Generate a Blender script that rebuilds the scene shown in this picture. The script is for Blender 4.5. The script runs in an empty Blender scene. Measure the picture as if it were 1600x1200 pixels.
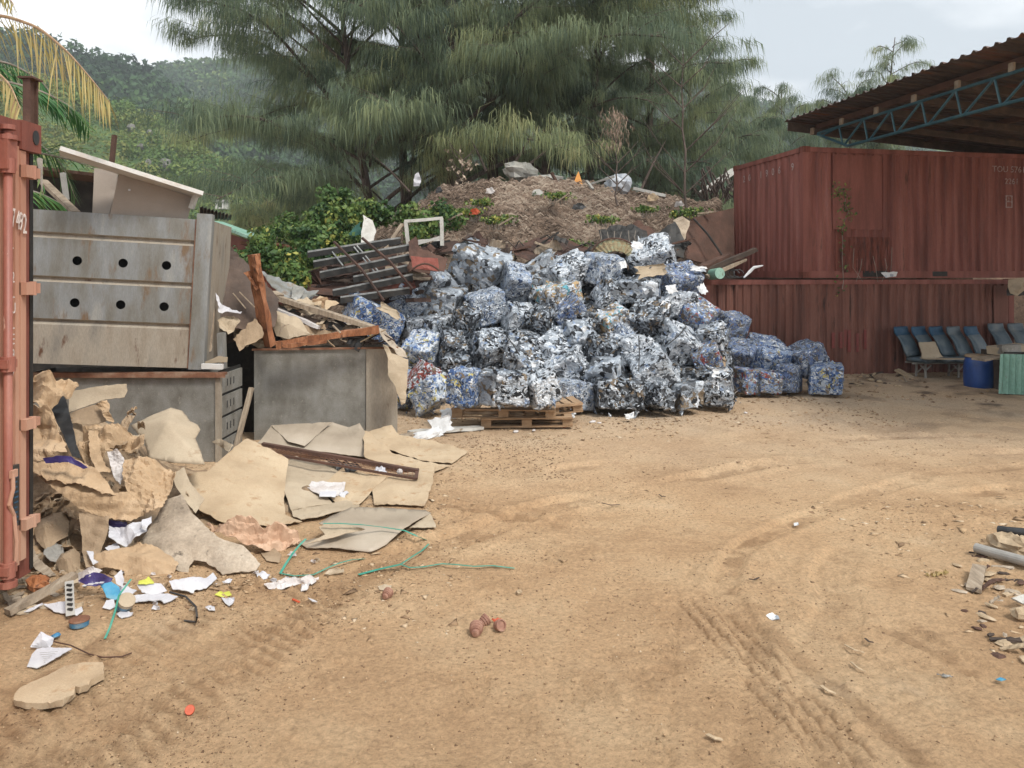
import bpy, math, random
import numpy as np
from mathutils import Vector, Matrix, Euler
from mathutils.geometry import delaunay_2d_cdt

# ---------------------------------------------------------------- camera, sky, sun, exposure
SC = bpy.context.scene
COL = SC.collection
H = 1.85          # eye height
F = 1210.0        # focal length in photo pixels
HZ = 430.0        # horizon row of the photo
cd = bpy.data.cameras.new("camera")
cam = bpy.data.objects.new("camera", cd)
COL.objects.link(cam)
cam.location = (0, 0, H)
cam.rotation_euler = (math.radians(90), 0, 0)
cd.sensor_width = 36.0
cd.lens = F / 1600 * 36
cd.shift_y = -(600 - HZ) / 1600
cd.clip_start = 0.05
cd.clip_end = 3000
SC.camera = cam

SUN_EL, SUN_AZ = math.radians(52), math.radians(140)   # azimuth clockwise from +Y: behind the camera, to the right
w = bpy.data.worlds.new("World")
SC.world = w
w.use_nodes = True
nt = w.node_tree
nt.nodes.clear()
wo = nt.nodes.new("ShaderNodeOutputWorld")
bg = nt.nodes.new("ShaderNodeBackground")
bg.inputs[1].default_value = 0.1
sky = nt.nodes.new("ShaderNodeTexSky")
sky.sky_type = 'NISHITA'
sky.sun_disc = False
sky.sun_elevation = SUN_EL
sky.sun_rotation = SUN_AZ
tc = nt.nodes.new("ShaderNodeTexCoord")
mp = nt.nodes.new("ShaderNodeMapping")
mp.inputs['Scale'].default_value = (1.0, 1.0, 2.2)
mp.inputs['Location'].default_value = (0.35, 0.1, 0.2)
nz = nt.nodes.new("ShaderNodeTexNoise")
nz.inputs['Scale'].default_value = 3.1
nz.inputs['Detail'].default_value = 7
nz.inputs['Roughness'].default_value = 0.47
cr = nt.nodes.new("ShaderNodeValToRGB")
cr.color_ramp.elements[0].position = 0.40
cr.color_ramp.elements[0].color = (0.42, 0.465, 0.505, 1)
cr.color_ramp.elements[1].position = 0.60
cr.color_ramp.elements[1].color = (1.0, 1.0, 1.0, 1)
sc_ = nt.nodes.new("ShaderNodeVectorMath")
sc_.operation = 'SCALE'
sc_.inputs['Scale'].default_value = 9.0
mx = nt.nodes.new("ShaderNodeMix")
mx.data_type = 'RGBA'
mx.inputs[0].default_value = 0.97
nt.links.new(tc.outputs['Generated'], mp.inputs[0])
nt.links.new(mp.outputs[0], nz.inputs['Vector'])
nt.links.new(nz.outputs['Fac'], cr.inputs[0])
nt.links.new(cr.outputs[0], sc_.inputs[0])
nt.links.new(sky.outputs[0], mx.inputs[6])
nt.links.new(sc_.outputs[0], mx.inputs[7])
nt.links.new(mx.outputs[2], bg.inputs[0])
nt.links.new(bg.outputs[0], wo.inputs[0])

sl = bpy.data.lights.new("sun", 'SUN')
sl.energy = 2.0
sl.angle = math.radians(14)
sl.color = (1.0, 0.95, 0.87)
sun = bpy.data.objects.new("sun", sl)
COL.objects.link(sun)
sd = Vector((math.sin(SUN_AZ) * math.cos(SUN_EL), math.cos(SUN_AZ) * math.cos(SUN_EL), math.sin(SUN_EL)))
sun.rotation_euler = sd.to_track_quat('Z', 'Y').to_euler()
sun.location = (0, 0, 30)

SC.view_settings.view_transform = 'Standard'
SC.view_settings.look = 'None'
SC.view_settings.exposure = 0.9
SC.view_settings.gamma = 1.0
SC.render.engine = 'CYCLES'
SC.cycles.max_bounces = 6
SC.cycles.diffuse_bounces = 3
SC.cycles.glossy_bounces = 3
SC.cycles.volume_bounces = 0
SC.cycles.use_denoising = True

# ---------------------------------------------------------------- helpers
R = random.Random(7)
NR = np.random.RandomState(11)


def P(px, py, D):
    return Vector(((px - 800) / F * D, D, H - (py - HZ) / F * D))


GROUND = [None]


def G(px, py, z=0.0):
    """point seen at px, py lying z above the ground"""
    p = P(px, py, F * (H - z) / (py - HZ))
    if GROUND[0] is not None:
        for _ in range(3):
            p = P(px, py, F * (H - z - float(GROUND[0](p.x, p.y))) / (py - HZ))
    return p


def Q(px, py, v):
    """v below 1.9 is a height above the ground, else a distance."""
    return G(px, py, v) if v < 1.9 else P(px, py, v)


def vnoise(x, y, seed=0):
    """2-D value noise on arrays, 0..1"""
    xi = np.floor(x).astype(np.int64)
    yi = np.floor(y).astype(np.int64)
    xf = x - xi
    yf = y - yi
    xf = xf * xf * (3 - 2 * xf)
    yf = yf * yf * (3 - 2 * yf)

    def h(a, b):
        n = (a * 374761393 + b * 668265263 + seed * 1442695041) & 0x7fffffff
        n = ((n ^ (n >> 13)) * 1274126177) & 0x7fffffff
        n = (n ^ (n >> 16)) & 0xffffff
        return n / float(0xffffff)
    return (h(xi, yi) * (1 - xf) + h(xi + 1, yi) * xf) * (1 - yf) + (h(xi, yi + 1) * (1 - xf) + h(xi + 1, yi + 1) * xf) * yf


def fbm(x, y, octs=4, seed=0, gain=0.5):
    s = 0
    a = 1.0
    t = 0
    for o in range(octs):
        s = s + a * vnoise(x * 2 ** o + 17.3 * o, y * 2 ** o - 9.1 * o, seed + o)
        t += a
        a *= gain
    return s / t


def tag(o, label=None, cat=None, group=None, kind=None):
    if label:
        o['label'] = label
    if cat:
        o['category'] = cat
    if group:
        o['group'] = group
    if kind:
        o['kind'] = kind
    return o


def thing(name, label, cat, loc=(0, 0, 0), rot=None, group=None):
    o = bpy.data.objects.new(name, None)
    COL.objects.link(o)
    o.empty_display_size = 0.2
    o.location = loc
    if rot:
        o.rotation_euler = rot
    return tag(o, label, cat, group)


def mesh_obj(name, V, faces, mat, parent=None, label=None, cat=None, group=None, kind=None,
             local=False, smooth=False, tint=None, origin=None):
    """V: n x 3 array in world coordinates (or the parent's, local=True). faces: list of tuples, or an (n,k) int array"""
    V = np.asarray(V, dtype=np.float64).reshape(-1, 3)
    off = np.zeros(3)
    if parent is not None:
        if not local:
            off = np.array(parent.parent.location if parent.parent is not None else parent.location)
    elif origin is not None:
        off = np.array(origin, dtype=float)
    elif kind is None or kind == 'thing':
        mn, mxx = V.min(0), V.max(0)
        off = np.array([(mn[0] + mxx[0]) / 2, (mn[1] + mxx[1]) / 2, mn[2]])
    me = bpy.data.meshes.new(name)
    if isinstance(faces, np.ndarray):
        n, k = faces.shape
        me.vertices.add(len(V))
        me.vertices.foreach_set("co", (V - off).astype(np.float32).ravel())
        me.loops.add(n * k)
        me.loops.foreach_set("vertex_index", faces.astype(np.int32).ravel())
        me.polygons.add(n)
        me.polygons.foreach_set("loop_start", np.arange(0, n * k, k, dtype=np.int32))
        try:
            me.polygons.foreach_set("loop_total", np.full(n, k, dtype=np.int32))
        except Exception:
            pass
        me.update(calc_edges=True)
    else:
        me.from_pydata([tuple(v) for v in (V - off)], [], faces)
        me.update()
    if tint is not None:
        at = me.attributes.new("tint", 'FLOAT', 'FACE')
        at.data.foreach_set("value", np.asarray(tint, dtype=np.float32))
    if smooth:
        me.polygons.foreach_set("use_smooth", np.ones(len(me.polygons), dtype=bool))
    if mat is not None:
        me.materials.append(mat)
    o = bpy.data.objects.new(name, me)
    COL.objects.link(o)
    if parent is not None:
        o.parent = parent
    else:
        o.location = off
    return tag(o, label, cat, group, kind)


class MB:
    def __init__(s):
        s.v = []
        s.f = []

    def add(s, vs, fs):
        n = len(s.v)
        s.v += [Vector(v) for v in vs]
        s.f += [tuple(i + n for i in f) for f in fs]
        return s

    def hexa(s, c):
        """c: 8 corners, bottom ring then top ring"""
        return s.add(c, [(3, 2, 1, 0), (4, 5, 6, 7), (0, 1, 5, 4), (1, 2, 6, 5), (2, 3, 7, 6), (3, 0, 4, 7)])

    def box(s, x0, x1, y0, y1, z0, z1, m=None):
        c = [Vector(p) for p in ((x0, y0, z0), (x1, y0, z0), (x1, y1, z0), (x0, y1, z0), (x0, y0, z1), (x1, y0, z1), (x1, y1, z1), (x0, y1, z1))]
        if m is not None:
            c = [m @ p for p in c]
        return s.hexa(c)

    def bar(s, a, b, w_, h_, up=(0, 0, 1), taper=1.0, jit=0.0):
        a, b = Vector(a), Vector(b)
        d = (b - a).normalized()
        u = Vector(up)
        sd_ = d.cross(u)
        if sd_.length < 1e-4:
            sd_ = d.cross(Vector((0, 1, 0)))
        sd_.normalize()
        u = sd_.cross(d).normalized()
        nseg = 1 if jit == 0 else 6
        rings = []
        for i in range(nseg + 1):
            t = i / nseg
            p = a.lerp(b, t)
            k = 1 + (taper - 1) * t
            ww, hh = w_ / 2 * k, h_ / 2 * k
            ring = []
            for sx, sy in ((-1, -1), (1, -1), (1, 1), (-1, 1)):
                j = Vector((R.uniform(-jit, jit), R.uniform(-jit, jit), R.uniform(-jit, jit)))
                ring.append(p + sd_ * sx * ww + u * sy * hh + j)
            rings.append(ring)
        vs = [v for r_ in rings for v in r_]
        fs = [(0, 3, 2, 1), tuple(nseg * 4 + k for k in (0, 1, 2, 3))]
        for i in range(nseg):
            for k in range(4):
                fs.append((i * 4 + k, i * 4 + (k + 1) % 4, (i + 1) * 4 + (k + 1) % 4, (i + 1) * 4 + k))
        return s.add(vs, fs)

    def tube(s, pts, r, n=8, cap=True):
        """r: number or one per point"""
        pts = [Vector(p) for p in pts]
        rs = r if isinstance(r, (list, tuple)) else [r] * len(pts)
        vs = []
        prev = None
        for i, p in enumerate(pts):
            d = (pts[min(i + 1, len(pts) - 1)] - pts[max(i - 1, 0)])
            if d.length < 1e-9:
                d = Vector((0, 0, 1))
            d.normalize()
            ref = prev if prev is not None else (Vector((0, 0, 1)) if abs(d.z) < .9 else Vector((1, 0, 0)))
            sx = ref - d * ref.dot(d)
            if sx.length < 1e-5:
                sx = d.orthogonal()
            sx.normalize()
            prev = sx
            sy = d.cross(sx)
            for k in range(n):
                a = 2 * math.pi * k / n
                vs.append(p + sx * (rs[i] * math.cos(a)) + sy * (rs[i] * math.sin(a)))
        fs = []
        for i in range(len(pts) - 1):
            for k in range(n):
                fs.append((i * n + k, i * n + (k + 1) % n, (i + 1) * n + (k + 1) % n, (i + 1) * n + k))
        if cap:
            fs.append(tuple(range(n - 1, -1, -1)))
            fs.append(tuple((len(pts) - 1) * n + k for k in range(n)))
        return s.add(vs, fs)

    def ribbon(s, pts, width, normal=(0, 0, 1), th=0.002):
        pts = [Vector(p) for p in pts]
        vs = []
        for i, p in enumerate(pts):
            d = (pts[min(i + 1, len(pts) - 1)] - pts[max(i - 1, 0)]).normalized()
            sd_ = d.cross(Vector(normal)).normalized()
            n_ = sd_.cross(d)
            for a, b in ((-1, 0), (1, 0), (1, 1), (-1, 1)):
                vs.append(p + sd_ * (a * width / 2) + n_ * (b * th))
        fs = [(0, 3, 2, 1)]
        for i in range(len(pts) - 1):
            for k in range(4):
                fs.append((i * 4 + k, i * 4 + (k + 1) % 4, (i + 1) * 4 + (k + 1) % 4, (i + 1) * 4 + k))
        e = (len(pts) - 1) * 4
        fs.append((e, e + 1, e + 2, e + 3))
        return s.add(vs, fs)

    def rock(s, c, sx, sy, sz, n=10, flat=0.0):
        """irregular closed lump: rings of a squashed sphere with jitter"""
        c = Vector(c)
        rows = max(4, n // 2)
        vs = []
        rot = R.uniform(0, 6.28)
        jr = [[R.uniform(.72, 1.15) for _ in range(n)] for _ in range(rows + 1)]
        for i in range(rows + 1):
            t = math.pi * i / rows
            for k in range(n):
                a = 2 * math.pi * k / n
                j = jr[i][k] if 0 < i < rows else 1
                x, y = math.cos(a) * math.sin(t) * sx * j, math.sin(a) * math.sin(t) * sy * j
                vs.append(c + Vector((x * math.cos(rot) - y * math.sin(rot), x * math.sin(rot) + y * math.cos(rot), math.cos(t) * sz * (j if i not in (0, rows) else 1))))
        fs = []
        for i in range(rows):
            for k in range(n):
                fs.append((i * n + k, (i + 1) * n + k, (i + 1) * n + (k + 1) % n, i * n + (k + 1) % n))
        return s.add(vs, fs)

    def xf(s, m):
        s.v = [m @ v for v in s.v]
        return s

    def build(s, name, mat, parent=None, **k):
        return mesh_obj(name, np.array([tuple(v) for v in s.v]), s.f, mat, parent, **k)


# ---------------------------------------------------------------- materials
def newmat(name):
    m = bpy.data.materials.new(name)
    m.use_nodes = True
    t = m.node_tree
    b = t.nodes['Principled BSDF']
    return m, t, b


def ramp(t, stops, interp='LINEAR'):
    r_ = t.nodes.new("ShaderNodeValToRGB")
    r_.color_ramp.interpolation = interp
    e = r_.color_ramp.elements
    while len(e) < len(stops):
        e.new(0.5)
    for i, (p, c) in enumerate(stops):
        e[i].position = p
        e[i].color = (c[0], c[1], c[2], 1)
    return r_


def weathered(name, cols, scale=3.0, rough=0.8, metal=0.0, bump=0.25, bscale=60.0, stretch=(1, 1, 1), fine=0.25, lo=0.3, hi=0.7,
              spots=None, spot_scale=6.0, spot_at=0.6, detail=7.0, dist=0.0, cell=False):
    """noise through a colour ramp, fine grain, optional second-colour spots, and a bump"""
    m, t, b = newmat(name)
    L = t.links.new
    tcn = t.nodes.new("ShaderNodeTexCoord")
    mpn = t.nodes.new("ShaderNodeMapping")
    mpn.inputs['Scale'].default_value = stretch
    L(tcn.outputs['Object'], mpn.inputs[0])
    n1 = t.nodes.new("ShaderNodeTexNoise")
    n1.inputs['Scale'].default_value = scale
    n1.inputs['Detail'].default_value = detail
    n1.inputs['Roughness'].default_value = 0.6
    n1.inputs['Distortion'].default_value = dist
    L(mpn.outputs[0], n1.inputs['Vector'])
    k = len(cols)
    rp = ramp(t, [(lo + (hi - lo) * i / max(1, k - 1), c) for i, c in enumerate(cols)])
    L(n1.outputs['Fac'], rp.inputs[0])
    out = rp.outputs[0]
    if spots is not None:
        n3 = t.nodes.new("ShaderNodeTexNoise")
        n3.inputs['Scale'].default_value = spot_scale
        n3.inputs['Detail'].default_value = 8
        n3.inputs['Roughness'].default_value = 0.65
        L(mpn.outputs[0], n3.inputs['Vector'])
        r3 = ramp(t, [(spot_at - .04, (0, 0, 0)), (spot_at + .05, (1, 1, 1))])
        L(n3.outputs['Fac'], r3.inputs[0])
        mm = t.nodes.new("ShaderNodeMix")
        mm.data_type = 'RGBA'
        L(r3.outputs[0], mm.inputs[0])
        L(out, mm.inputs[6])
        mm.inputs[7].default_value = (*spots, 1)
        out = mm.outputs[2]
    n2 = t.nodes.new("ShaderNodeTexNoise")
    n2.inputs['Scale'].default_value = bscale
    n2.inputs['Detail'].default_value = 6
    n2.inputs['Roughness'].default_value = 0.7
    L(mpn.outputs[0], n2.inputs['Vector'])
    if fine > 0:
        r2 = ramp(t, [(0.25, (1 - fine,) * 3), (0.75, (1 + fine,) * 3)])
        L(n2.outputs['Fac'], r2.inputs[0])
        mu = t.nodes.new("ShaderNodeMix")
        mu.data_type = 'RGBA'
        mu.blend_type = 'MULTIPLY'
        mu.inputs[0].default_value = 1
        L(out, mu.inputs[6])
        L(r2.outputs[0], mu.inputs[7])
        out = mu.outputs[2]
    L(out, b.inputs['Base Color'])
    b.inputs['Roughness'].default_value = rough
    b.inputs['Metallic'].default_value = metal
    if bump > 0:
        bp = t.nodes.new("ShaderNodeBump")
        bp.inputs['Strength'].default_value = bump
        bp.inputs['Distance'].default_value = 0.01
        L(n2.outputs['Fac'], bp.inputs['Height'])
        L(bp.outputs[0], b.inputs['Normal'])
    return m


def leafmat(name, stops, rough=0.6, trans=0.25):
    """colour from the per-face 'tint' value"""
    m, t, b = newmat(name)
    L = t.links.new
    a = t.nodes.new("ShaderNodeAttribute")
    a.attribute_name = "tint"
    k = len(stops)
    rp = ramp(t, [(i / (k - 1), c) for i, c in enumerate(stops)])
    L(a.outputs['Fac'], rp.inputs[0])
    L(rp.outputs[0], b.inputs['Base Color'])
    b.inputs['Roughness'].default_value = rough
    b.inputs['Specular IOR Level'].default_value = 0.25
    if trans > 0:
        tr = t.nodes.new("ShaderNodeBsdfTranslucent")
        L(rp.outputs[0], tr.inputs[0])
        ms = t.nodes.new("ShaderNodeMixShader")
        ms.inputs[0].default_value = trans
        L(b.outputs[0], ms.inputs[1])
        L(tr.outputs[0], ms.inputs[2])
        L(ms.outputs[0], t.nodes['Material Output'].inputs[0])
    return m


def crushed(name, pal, sc1=16.0, rough=0.38, metal=0.75, bump=0.8):
    """compacted scrap: cells of foil-like colour, dark seams, strong bump. pal: [(share, colour)]"""
    m, t, b = newmat(name)
    L = t.links.new
    tcn = t.nodes.new("ShaderNodeTexCoord")
    nz_ = t.nodes.new("ShaderNodeTexNoise")
    nz_.inputs['Scale'].default_value = 9
    nz_.inputs['Detail'].default_value = 4
    L(tcn.outputs['Object'], nz_.inputs['Vector'])
    ad = t.nodes.new("ShaderNodeVectorMath")
    ad.operation = 'MULTIPLY_ADD'
    ad.inputs[1].default_value = (0.16, 0.16, 0.16)
    L(nz_.outputs['Color'], ad.inputs[0])
    L(tcn.outputs['Object'], ad.inputs[2])
    v1 = t.nodes.new("ShaderNodeTexVoronoi")
    v1.inputs['Scale'].default_value = sc1
    L(ad.outputs[0], v1.inputs['Vector'])
    sep = t.nodes.new("ShaderNodeSeparateColor")
    L(v1.outputs['Color'], sep.inputs[0])
    acc = 0
    stops = []
    tot = sum(p for p, _ in pal)
    for p, c in pal:
        stops.append((acc / tot, c))
        acc += p
    rp = ramp(t, stops, 'CONSTANT')
    L(sep.outputs[0], rp.inputs[0])
    # finer second layer of scraps
    v2 = t.nodes.new("ShaderNodeTexVoronoi")
    v2.inputs['Scale'].default_value = sc1 * 2.6
    L(ad.outputs[0], v2.inputs['Vector'])
    sep2 = t.nodes.new("ShaderNodeSeparateColor")
    L(v2.outputs['Color'], sep2.inputs[0])
    rp2 = ramp(t, stops, 'CONSTANT')
    L(sep2.outputs[1], rp2.inputs[0])
    mm = t.nodes.new("ShaderNodeMix")
    mm.data_type = 'RGBA'
    gt = t.nodes.new("ShaderNodeMath")
    gt.operation = 'GREATER_THAN'
    gt.inputs[1].default_value = 0.55
    L(sep2.outputs[2], gt.inputs[0])
    L(gt.outputs[0], mm.inputs[0])
    L(rp.outputs[0], mm.inputs[6])
    L(rp2.outputs[0], mm.inputs[7])
    L(mm.outputs[2], b.inputs['Base Color'])
    b.inputs['Metallic'].default_value = metal
    rr = t.nodes.new("ShaderNodeMapRange")
    rr.inputs['To Min'].default_value = rough - .14
    rr.inputs['To Max'].default_value = rough + .25
    L(sep.outputs[1], rr.inputs[0])
    L(rr.outputs[0], b.inputs['Roughness'])
    v3 = t.nodes.new("ShaderNodeTexVoronoi")
    v3.feature = 'DISTANCE_TO_EDGE'
    v3.inputs['Scale'].default_value = sc1 * 1.5
    L(ad.outputs[0], v3.inputs['Vector'])
    n4 = t.nodes.new("ShaderNodeTexNoise")
    n4.inputs['Scale'].default_value = 34
    n4.inputs['Detail'].default_value = 5
    n4.inputs['Distortion'].default_value = 1.6
    L(tcn.outputs['Object'], n4.inputs['Vector'])
    sm = t.nodes.new("ShaderNodeMath")
    sm.operation = 'ADD'
    L(v3.outputs['Distance'], sm.inputs[0])
    L(n4.outputs['Fac'], sm.inputs[1])
    bp = t.nodes.new("ShaderNodeBump")
    bp.inputs['Strength'].default_value = bump
    bp.inputs['Distance'].default_value = 0.03
    L(sm.outputs[0], bp.inputs['Height'])
    L(bp.outputs[0], b.inputs['Normal'])
    return m


M = {}
M['steel'] = weathered('galvanised_steel', [(.16, .145, .115), (.215, .21, .19), (.26, .27, .27), (.35, .345, .32)], 2.2, .55, .35, .2, 50, (2.2, 2.2, .55), .18,
                       spots=(.20, .135, .085), spot_scale=2.6, spot_at=.60)
M['steel_brown'] = weathered('dirty_steel', [(.25, .205, .155), (.34, .30, .245), (.23, .21, .18)], 3, .6, .2, .25, 50, (1.6, 1.6, .5), .2, spots=(.12, .06, .035), spot_scale=5, spot_at=.64)
M['steel_dark'] = weathered('dark_steel', [(.15, .14, .12), (.235, .23, .21), (.31, .31, .295)], 2.5, .55, .35, .25, 60, (2, 2, 1.4), .28, spots=(.34, .32, .285), spot_scale=14, spot_at=.63)
M['rail_rust'] = weathered('rusted_edge', [(.10, .045, .03), (.20, .09, .05), (.30, .2, .14)], 6, .8, .1, .4, 60, fine=.3)
M['salmon'] = weathered('faded_red_paint', [(.28, .12, .08), (.42, .225, .155), (.48, .30, .215)], 1.2, .6, 0, .15, 70, (2.5, 2.5, .25), .1, spots=(.16, .05, .03), spot_scale=8, spot_at=.70)
M['red_paint'] = weathered('red_oxide_paint', [(.18, .06, .042), (.27, .095, .068), (.33, .14, .10)], 2.5, .5, 0, .15, 60, (2, 2, .6), .15, spots=(.62, .42, .33), spot_scale=12, spot_at=.69)
M['dark_red'] = weathered('dark_red_paint', [(.11, .035, .025), (.17, .05, .034), (.2, .07, .05)], 3, .65, 0, .2, 60, (2, 2, .4), .2)
M['rust_upper'] = weathered('rusty_red_container', [(.12, .038, .028), (.21, .068, .052), (.27, .105, .082)], 1.6, .7, 0, .3, 55, (2.6, 2.6, .28), .25,
                            spots=(.07, .03, .023), spot_scale=3.4, spot_at=.655)
M['rust_lower'] = weathered('shaded_rusty_container', [(.07, .028, .021), (.165, .065, .046), (.24, .11, .082)], 1.6, .75, 0, .35, 55, (2.5, 2.5, .3), .25,  # rust with the shade of the roof put into its darker brown
                            spots=(.04, .018, .013), spot_scale=3.2, spot_at=.62)
M['rust_patch'] = weathered('rusted_through_patch', [(.03, .012, .009), (.13, .035, .022), (.2, .06, .04)], 5, .8, 0, .5, 60, (2.5, 2.5, .5), .3)
M['rust_dark'] = weathered('dark_brown_rust', [(.022, .013, .01), (.05, .026, .019), (.095, .045, .03)], 4, .8, .1, .5, 50, fine=.3)
M['rust_brown'] = weathered('brown_rust', [(.05, .026, .018), (.085, .044, .031), (.125, .062, .044)], 3, .85, .1, .4, 60, fine=.25)
M['rust_orange'] = weathered('orange_rust', [(.13, .045, .02), (.30, .11, .04), (.42, .18, .08)], 7, .9, 0, .6, 40, (1, 1, .4), .3, spots=(.07, .03, .02), spot_scale=9, spot_at=.62)
M['black_steel'] = weathered('blackened_steel', [(.010, .010, .010), (.022, .021, .02), (.05, .042, .036)], 6, .6, .3, .3, 60, fine=.2)
M['slat_grey'] = weathered('grey_slat_top', [(.12, .125, .125), (.22, .23, .23), (.34, .34, .33)], 7, .55, .2, .2, 60)
M['teal'] = weathered('teal_paint', [(.010, .042, .058), (.015, .062, .082), (.035, .085, .10)], 5, .5, 0, .15, 60, fine=.2, spots=(.08, .05, .04), spot_scale=6, spot_at=.68)
M['roof_sheet'] = weathered('dark_roof_sheet', [(.03, .025, .025), (.055, .042, .038), (.09, .062, .05)], 2, .7, .2, .2, 40, (.4, 2, 1), .25, spots=(.11, .045, .025), spot_scale=2, spot_at=.6)  # dark brown base with redder spots
M['timber_dark'] = weathered('old_dark_timber', [(.03, .022, .017), (.055, .037, .028), (.085, .06, .044)], 5, .85, 0, .4, 50, (1, 1, 1), .25)
M['timber_grey'] = weathered('grey_timber', [(.16, .125, .09), (.28, .22, .16), (.36, .30, .23)], 6, .85, 0, .4, 70, (6, 1, 1), .2)
M['timber_pallet'] = weathered('pallet_timber', [(.20, .125, .07), (.31, .20, .115), (.40, .28, .17)], 6, .8, 0, .3, 60, (1, 4, 4), .2)
M['timber_red'] = weathered('rotten_red_timber', [(.12, .045, .022), (.27, .11, .05), (.38, .18, .095)], 6, .9, 0, .8, 30, (3, 3, .7), .3, spots=(.06, .03, .02), spot_scale=7, spot_at=.62)
M['kraft'] = weathered('kraft_paper', [(.31, .215, .13), (.40, .28, .17), (.47, .345, .225)], 3, .85, 0, .3, 30, fine=.1)
M['kraft_red'] = weathered('pinkish_kraft_paper', [(.42, .26, .17), (.50, .335, .23), (.55, .39, .28)], 4, .85, 0, .3, 30, fine=.1)
M['card'] = weathered('pale_cardboard', [(.30, .24, .165), (.39, .315, .225), (.45, .375, .275)], 2.2, .85, 0, .15, 90, fine=.1, spots=(.28, .2, .125), spot_scale=5, spot_at=.66)
M['card_sand'] = weathered('sandy_cardboard', [(.33, .24, .15), (.42, .32, .21), (.48, .38, .26)], 2.0, .9, 0, .25, 110, fine=.15, spots=(.35, .23, .13), spot_scale=9, spot_at=.62)
M['card_grey'] = weathered('weathered_grey_cardboard', [(.22, .175, .13), (.36, .295, .225), (.46, .39, .31)], 3.5, .9, 0, .5, 50, (1, 1, 1), .25, spots=(.10, .08, .06), spot_scale=11, spot_at=.65)
M['card_smooth'] = weathered('smooth_grey_board', [(.24, .195, .145), (.33, .275, .21), (.42, .36, .29)], 1.6, .6, 0, .08, 90, fine=.06)
M['card_dark'] = weathered('dark_brown_card', [(.20, .14, .085), (.29, .21, .135), (.36, .27, .18)], 3, .85, 0, .25, 60, fine=.15)  # darker brown card tone
M['paper'] = weathered('white_paper', [(.42, .42, .46), (.50, .50, .53), (.55, .55, .55)], 3, .7, 0, .1, 50, fine=.05)
M['paper_dirty'] = weathered('stained_paper', [(.42, .36, .32), (.52, .49, .48), (.60, .58, .57)], 6, .8, 0, .15, 50, fine=.1)
M['panel_taupe'] = weathered('taupe_board', [(.27, .225, .185), (.31, .262, .22), (.35, .3, .25)], 1.5, .7, 0, .05, 60, fine=.05)
M['board_white'] = weathered('white_board', [(.52, .50, .48), (.60, .59, .57), (.52, .46, .40)], 5, .6, 0, .15, 60, fine=.08)
M['white_paint'] = weathered('chipped_white_paint', [(.32, .30, .27), (.44, .43, .40), (.50, .49, .46)], 6, .7, 0, .2, 50, fine=.12, spots=(.22, .17, .12), spot_scale=9, spot_at=.64)
M['strap'] = weathered('green_plastic_strap', [(.03, .20, .145), (.05, .28, .21), (.10, .33, .25)], 5, .4, 0, .05, 60, fine=.05)
M['blue_plastic'] = weathered('blue_plastic', [(.012, .035, .13), (.018, .065, .24), (.04, .10, .26)], 3, .45, 0, .1, 60, (1, 1, .5), .12)
M['blue_cloth'] = weathered('blue_headrest_cloth', [(.015, .05, .10), (.02, .075, .14), (.05, .10, .16)], 6, .7, 0, .2, 60, fine=.15)
M['seat_vinyl'] = weathered('dusty_blue_vinyl', [(.045, .075, .10), (.075, .11, .135), (.13, .15, .155)], 4, .5, 0, .15, 60, fine=.15)
M['black_plastic'] = weathered('black_plastic', [(.012, .012, .013), (.025, .026, .028), (.05, .048, .045)], 5, .45, 0, .1, 60, fine=.1)
M['pvc'] = weathered('grey_plastic_pipe', [(.22, .21, .19), (.28, .27, .25), (.34, .32, .29)], 6, .5, 0, .1, 60, (1, 1, 1), .1)
M['stone'] = weathered('sandy_stone', [(.26, .19, .12), (.38, .29, .19), (.47, .37, .26)], 6, .95, 0, .6, 40, fine=.25)
M['rock_white'] = weathered('pale_boulder', [(.10, .105, .09), (.16, .155, .14), (.21, .21, .19)], .8, .9, 0, .4, 6, fine=.2)
M['mint'] = weathered('mint_sheet_paint', [(.12, .24, .18), (.20, .36, .29), (.27, .42, .35)], 3, .6, 0, .2, 50, (1, 1, .5), .2, spots=(.10, .08, .06), spot_scale=6, spot_at=.62)
M['blue_tin'] = weathered('blue_tin', [(.03, .13, .27), (.05, .2, .36), (.2, .28, .34)], 14, .4, .2, .1, 60, fine=.1)
M['purple'] = weathered('purple_print', [(.035, .026, .09), (.05, .038, .15), (.09, .075, .2)], 6, .35, 0, .1, 60, fine=.05)
M['cyan'] = weathered('cyan_print', [(.03, .16, .30), (.05, .25, .40), (.2, .38, .45)], 8, .4, 0, .1, 60, fine=.05)
M['yellow'] = weathered('yellow_note', [(.42, .44, .05), (.52, .54, .10)], 6, .7, 0, .05, 60, fine=.05)
M['orange_red'] = weathered('orange_red_scrap', [(.38, .06, .02), (.55, .10, .04)], 9, .5, 0, .2, 60, fine=.1)
M['terracotta'] = weathered('reddish_ring_scrap', [(.16, .07, .05), (.28, .145, .10), (.38, .24, .18)], 12, .7, 0, .3, 60, (1, 1, 1), .2)
M['bark'] = weathered('casuarina_bark', [(.035, .025, .02), (.075, .055, .045), (.13, .10, .085)], 6, .95, 0, .6, 20, (3, 3, .6), .25)
M['bark_grey'] = weathered('pale_twig_bark', [(.13, .11, .09), (.22, .19, .16), (.3, .27, .23)], 6, .95, 0, .4, 30, fine=.2)
M['needle'] = leafmat('casuarina_needles', [(.085, .125, .095), (.14, .19, .125), (.21, .26, .155), (.31, .35, .18), (.40, .39, .21)], .75, .5)
M['forest'] = leafmat('forest_leaves', [(.018, .045, .02), (.035, .08, .028), (.065, .13, .04), (.14, .195, .05), (.19, .20, .06)], .8, .15)
M['bushleaf'] = leafmat('bush_leaves', [(.02, .05, .018), (.05, .105, .032), (.11, .18, .05), (.22, .27, .075), (.42, .38, .09)], .5, .25)
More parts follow.
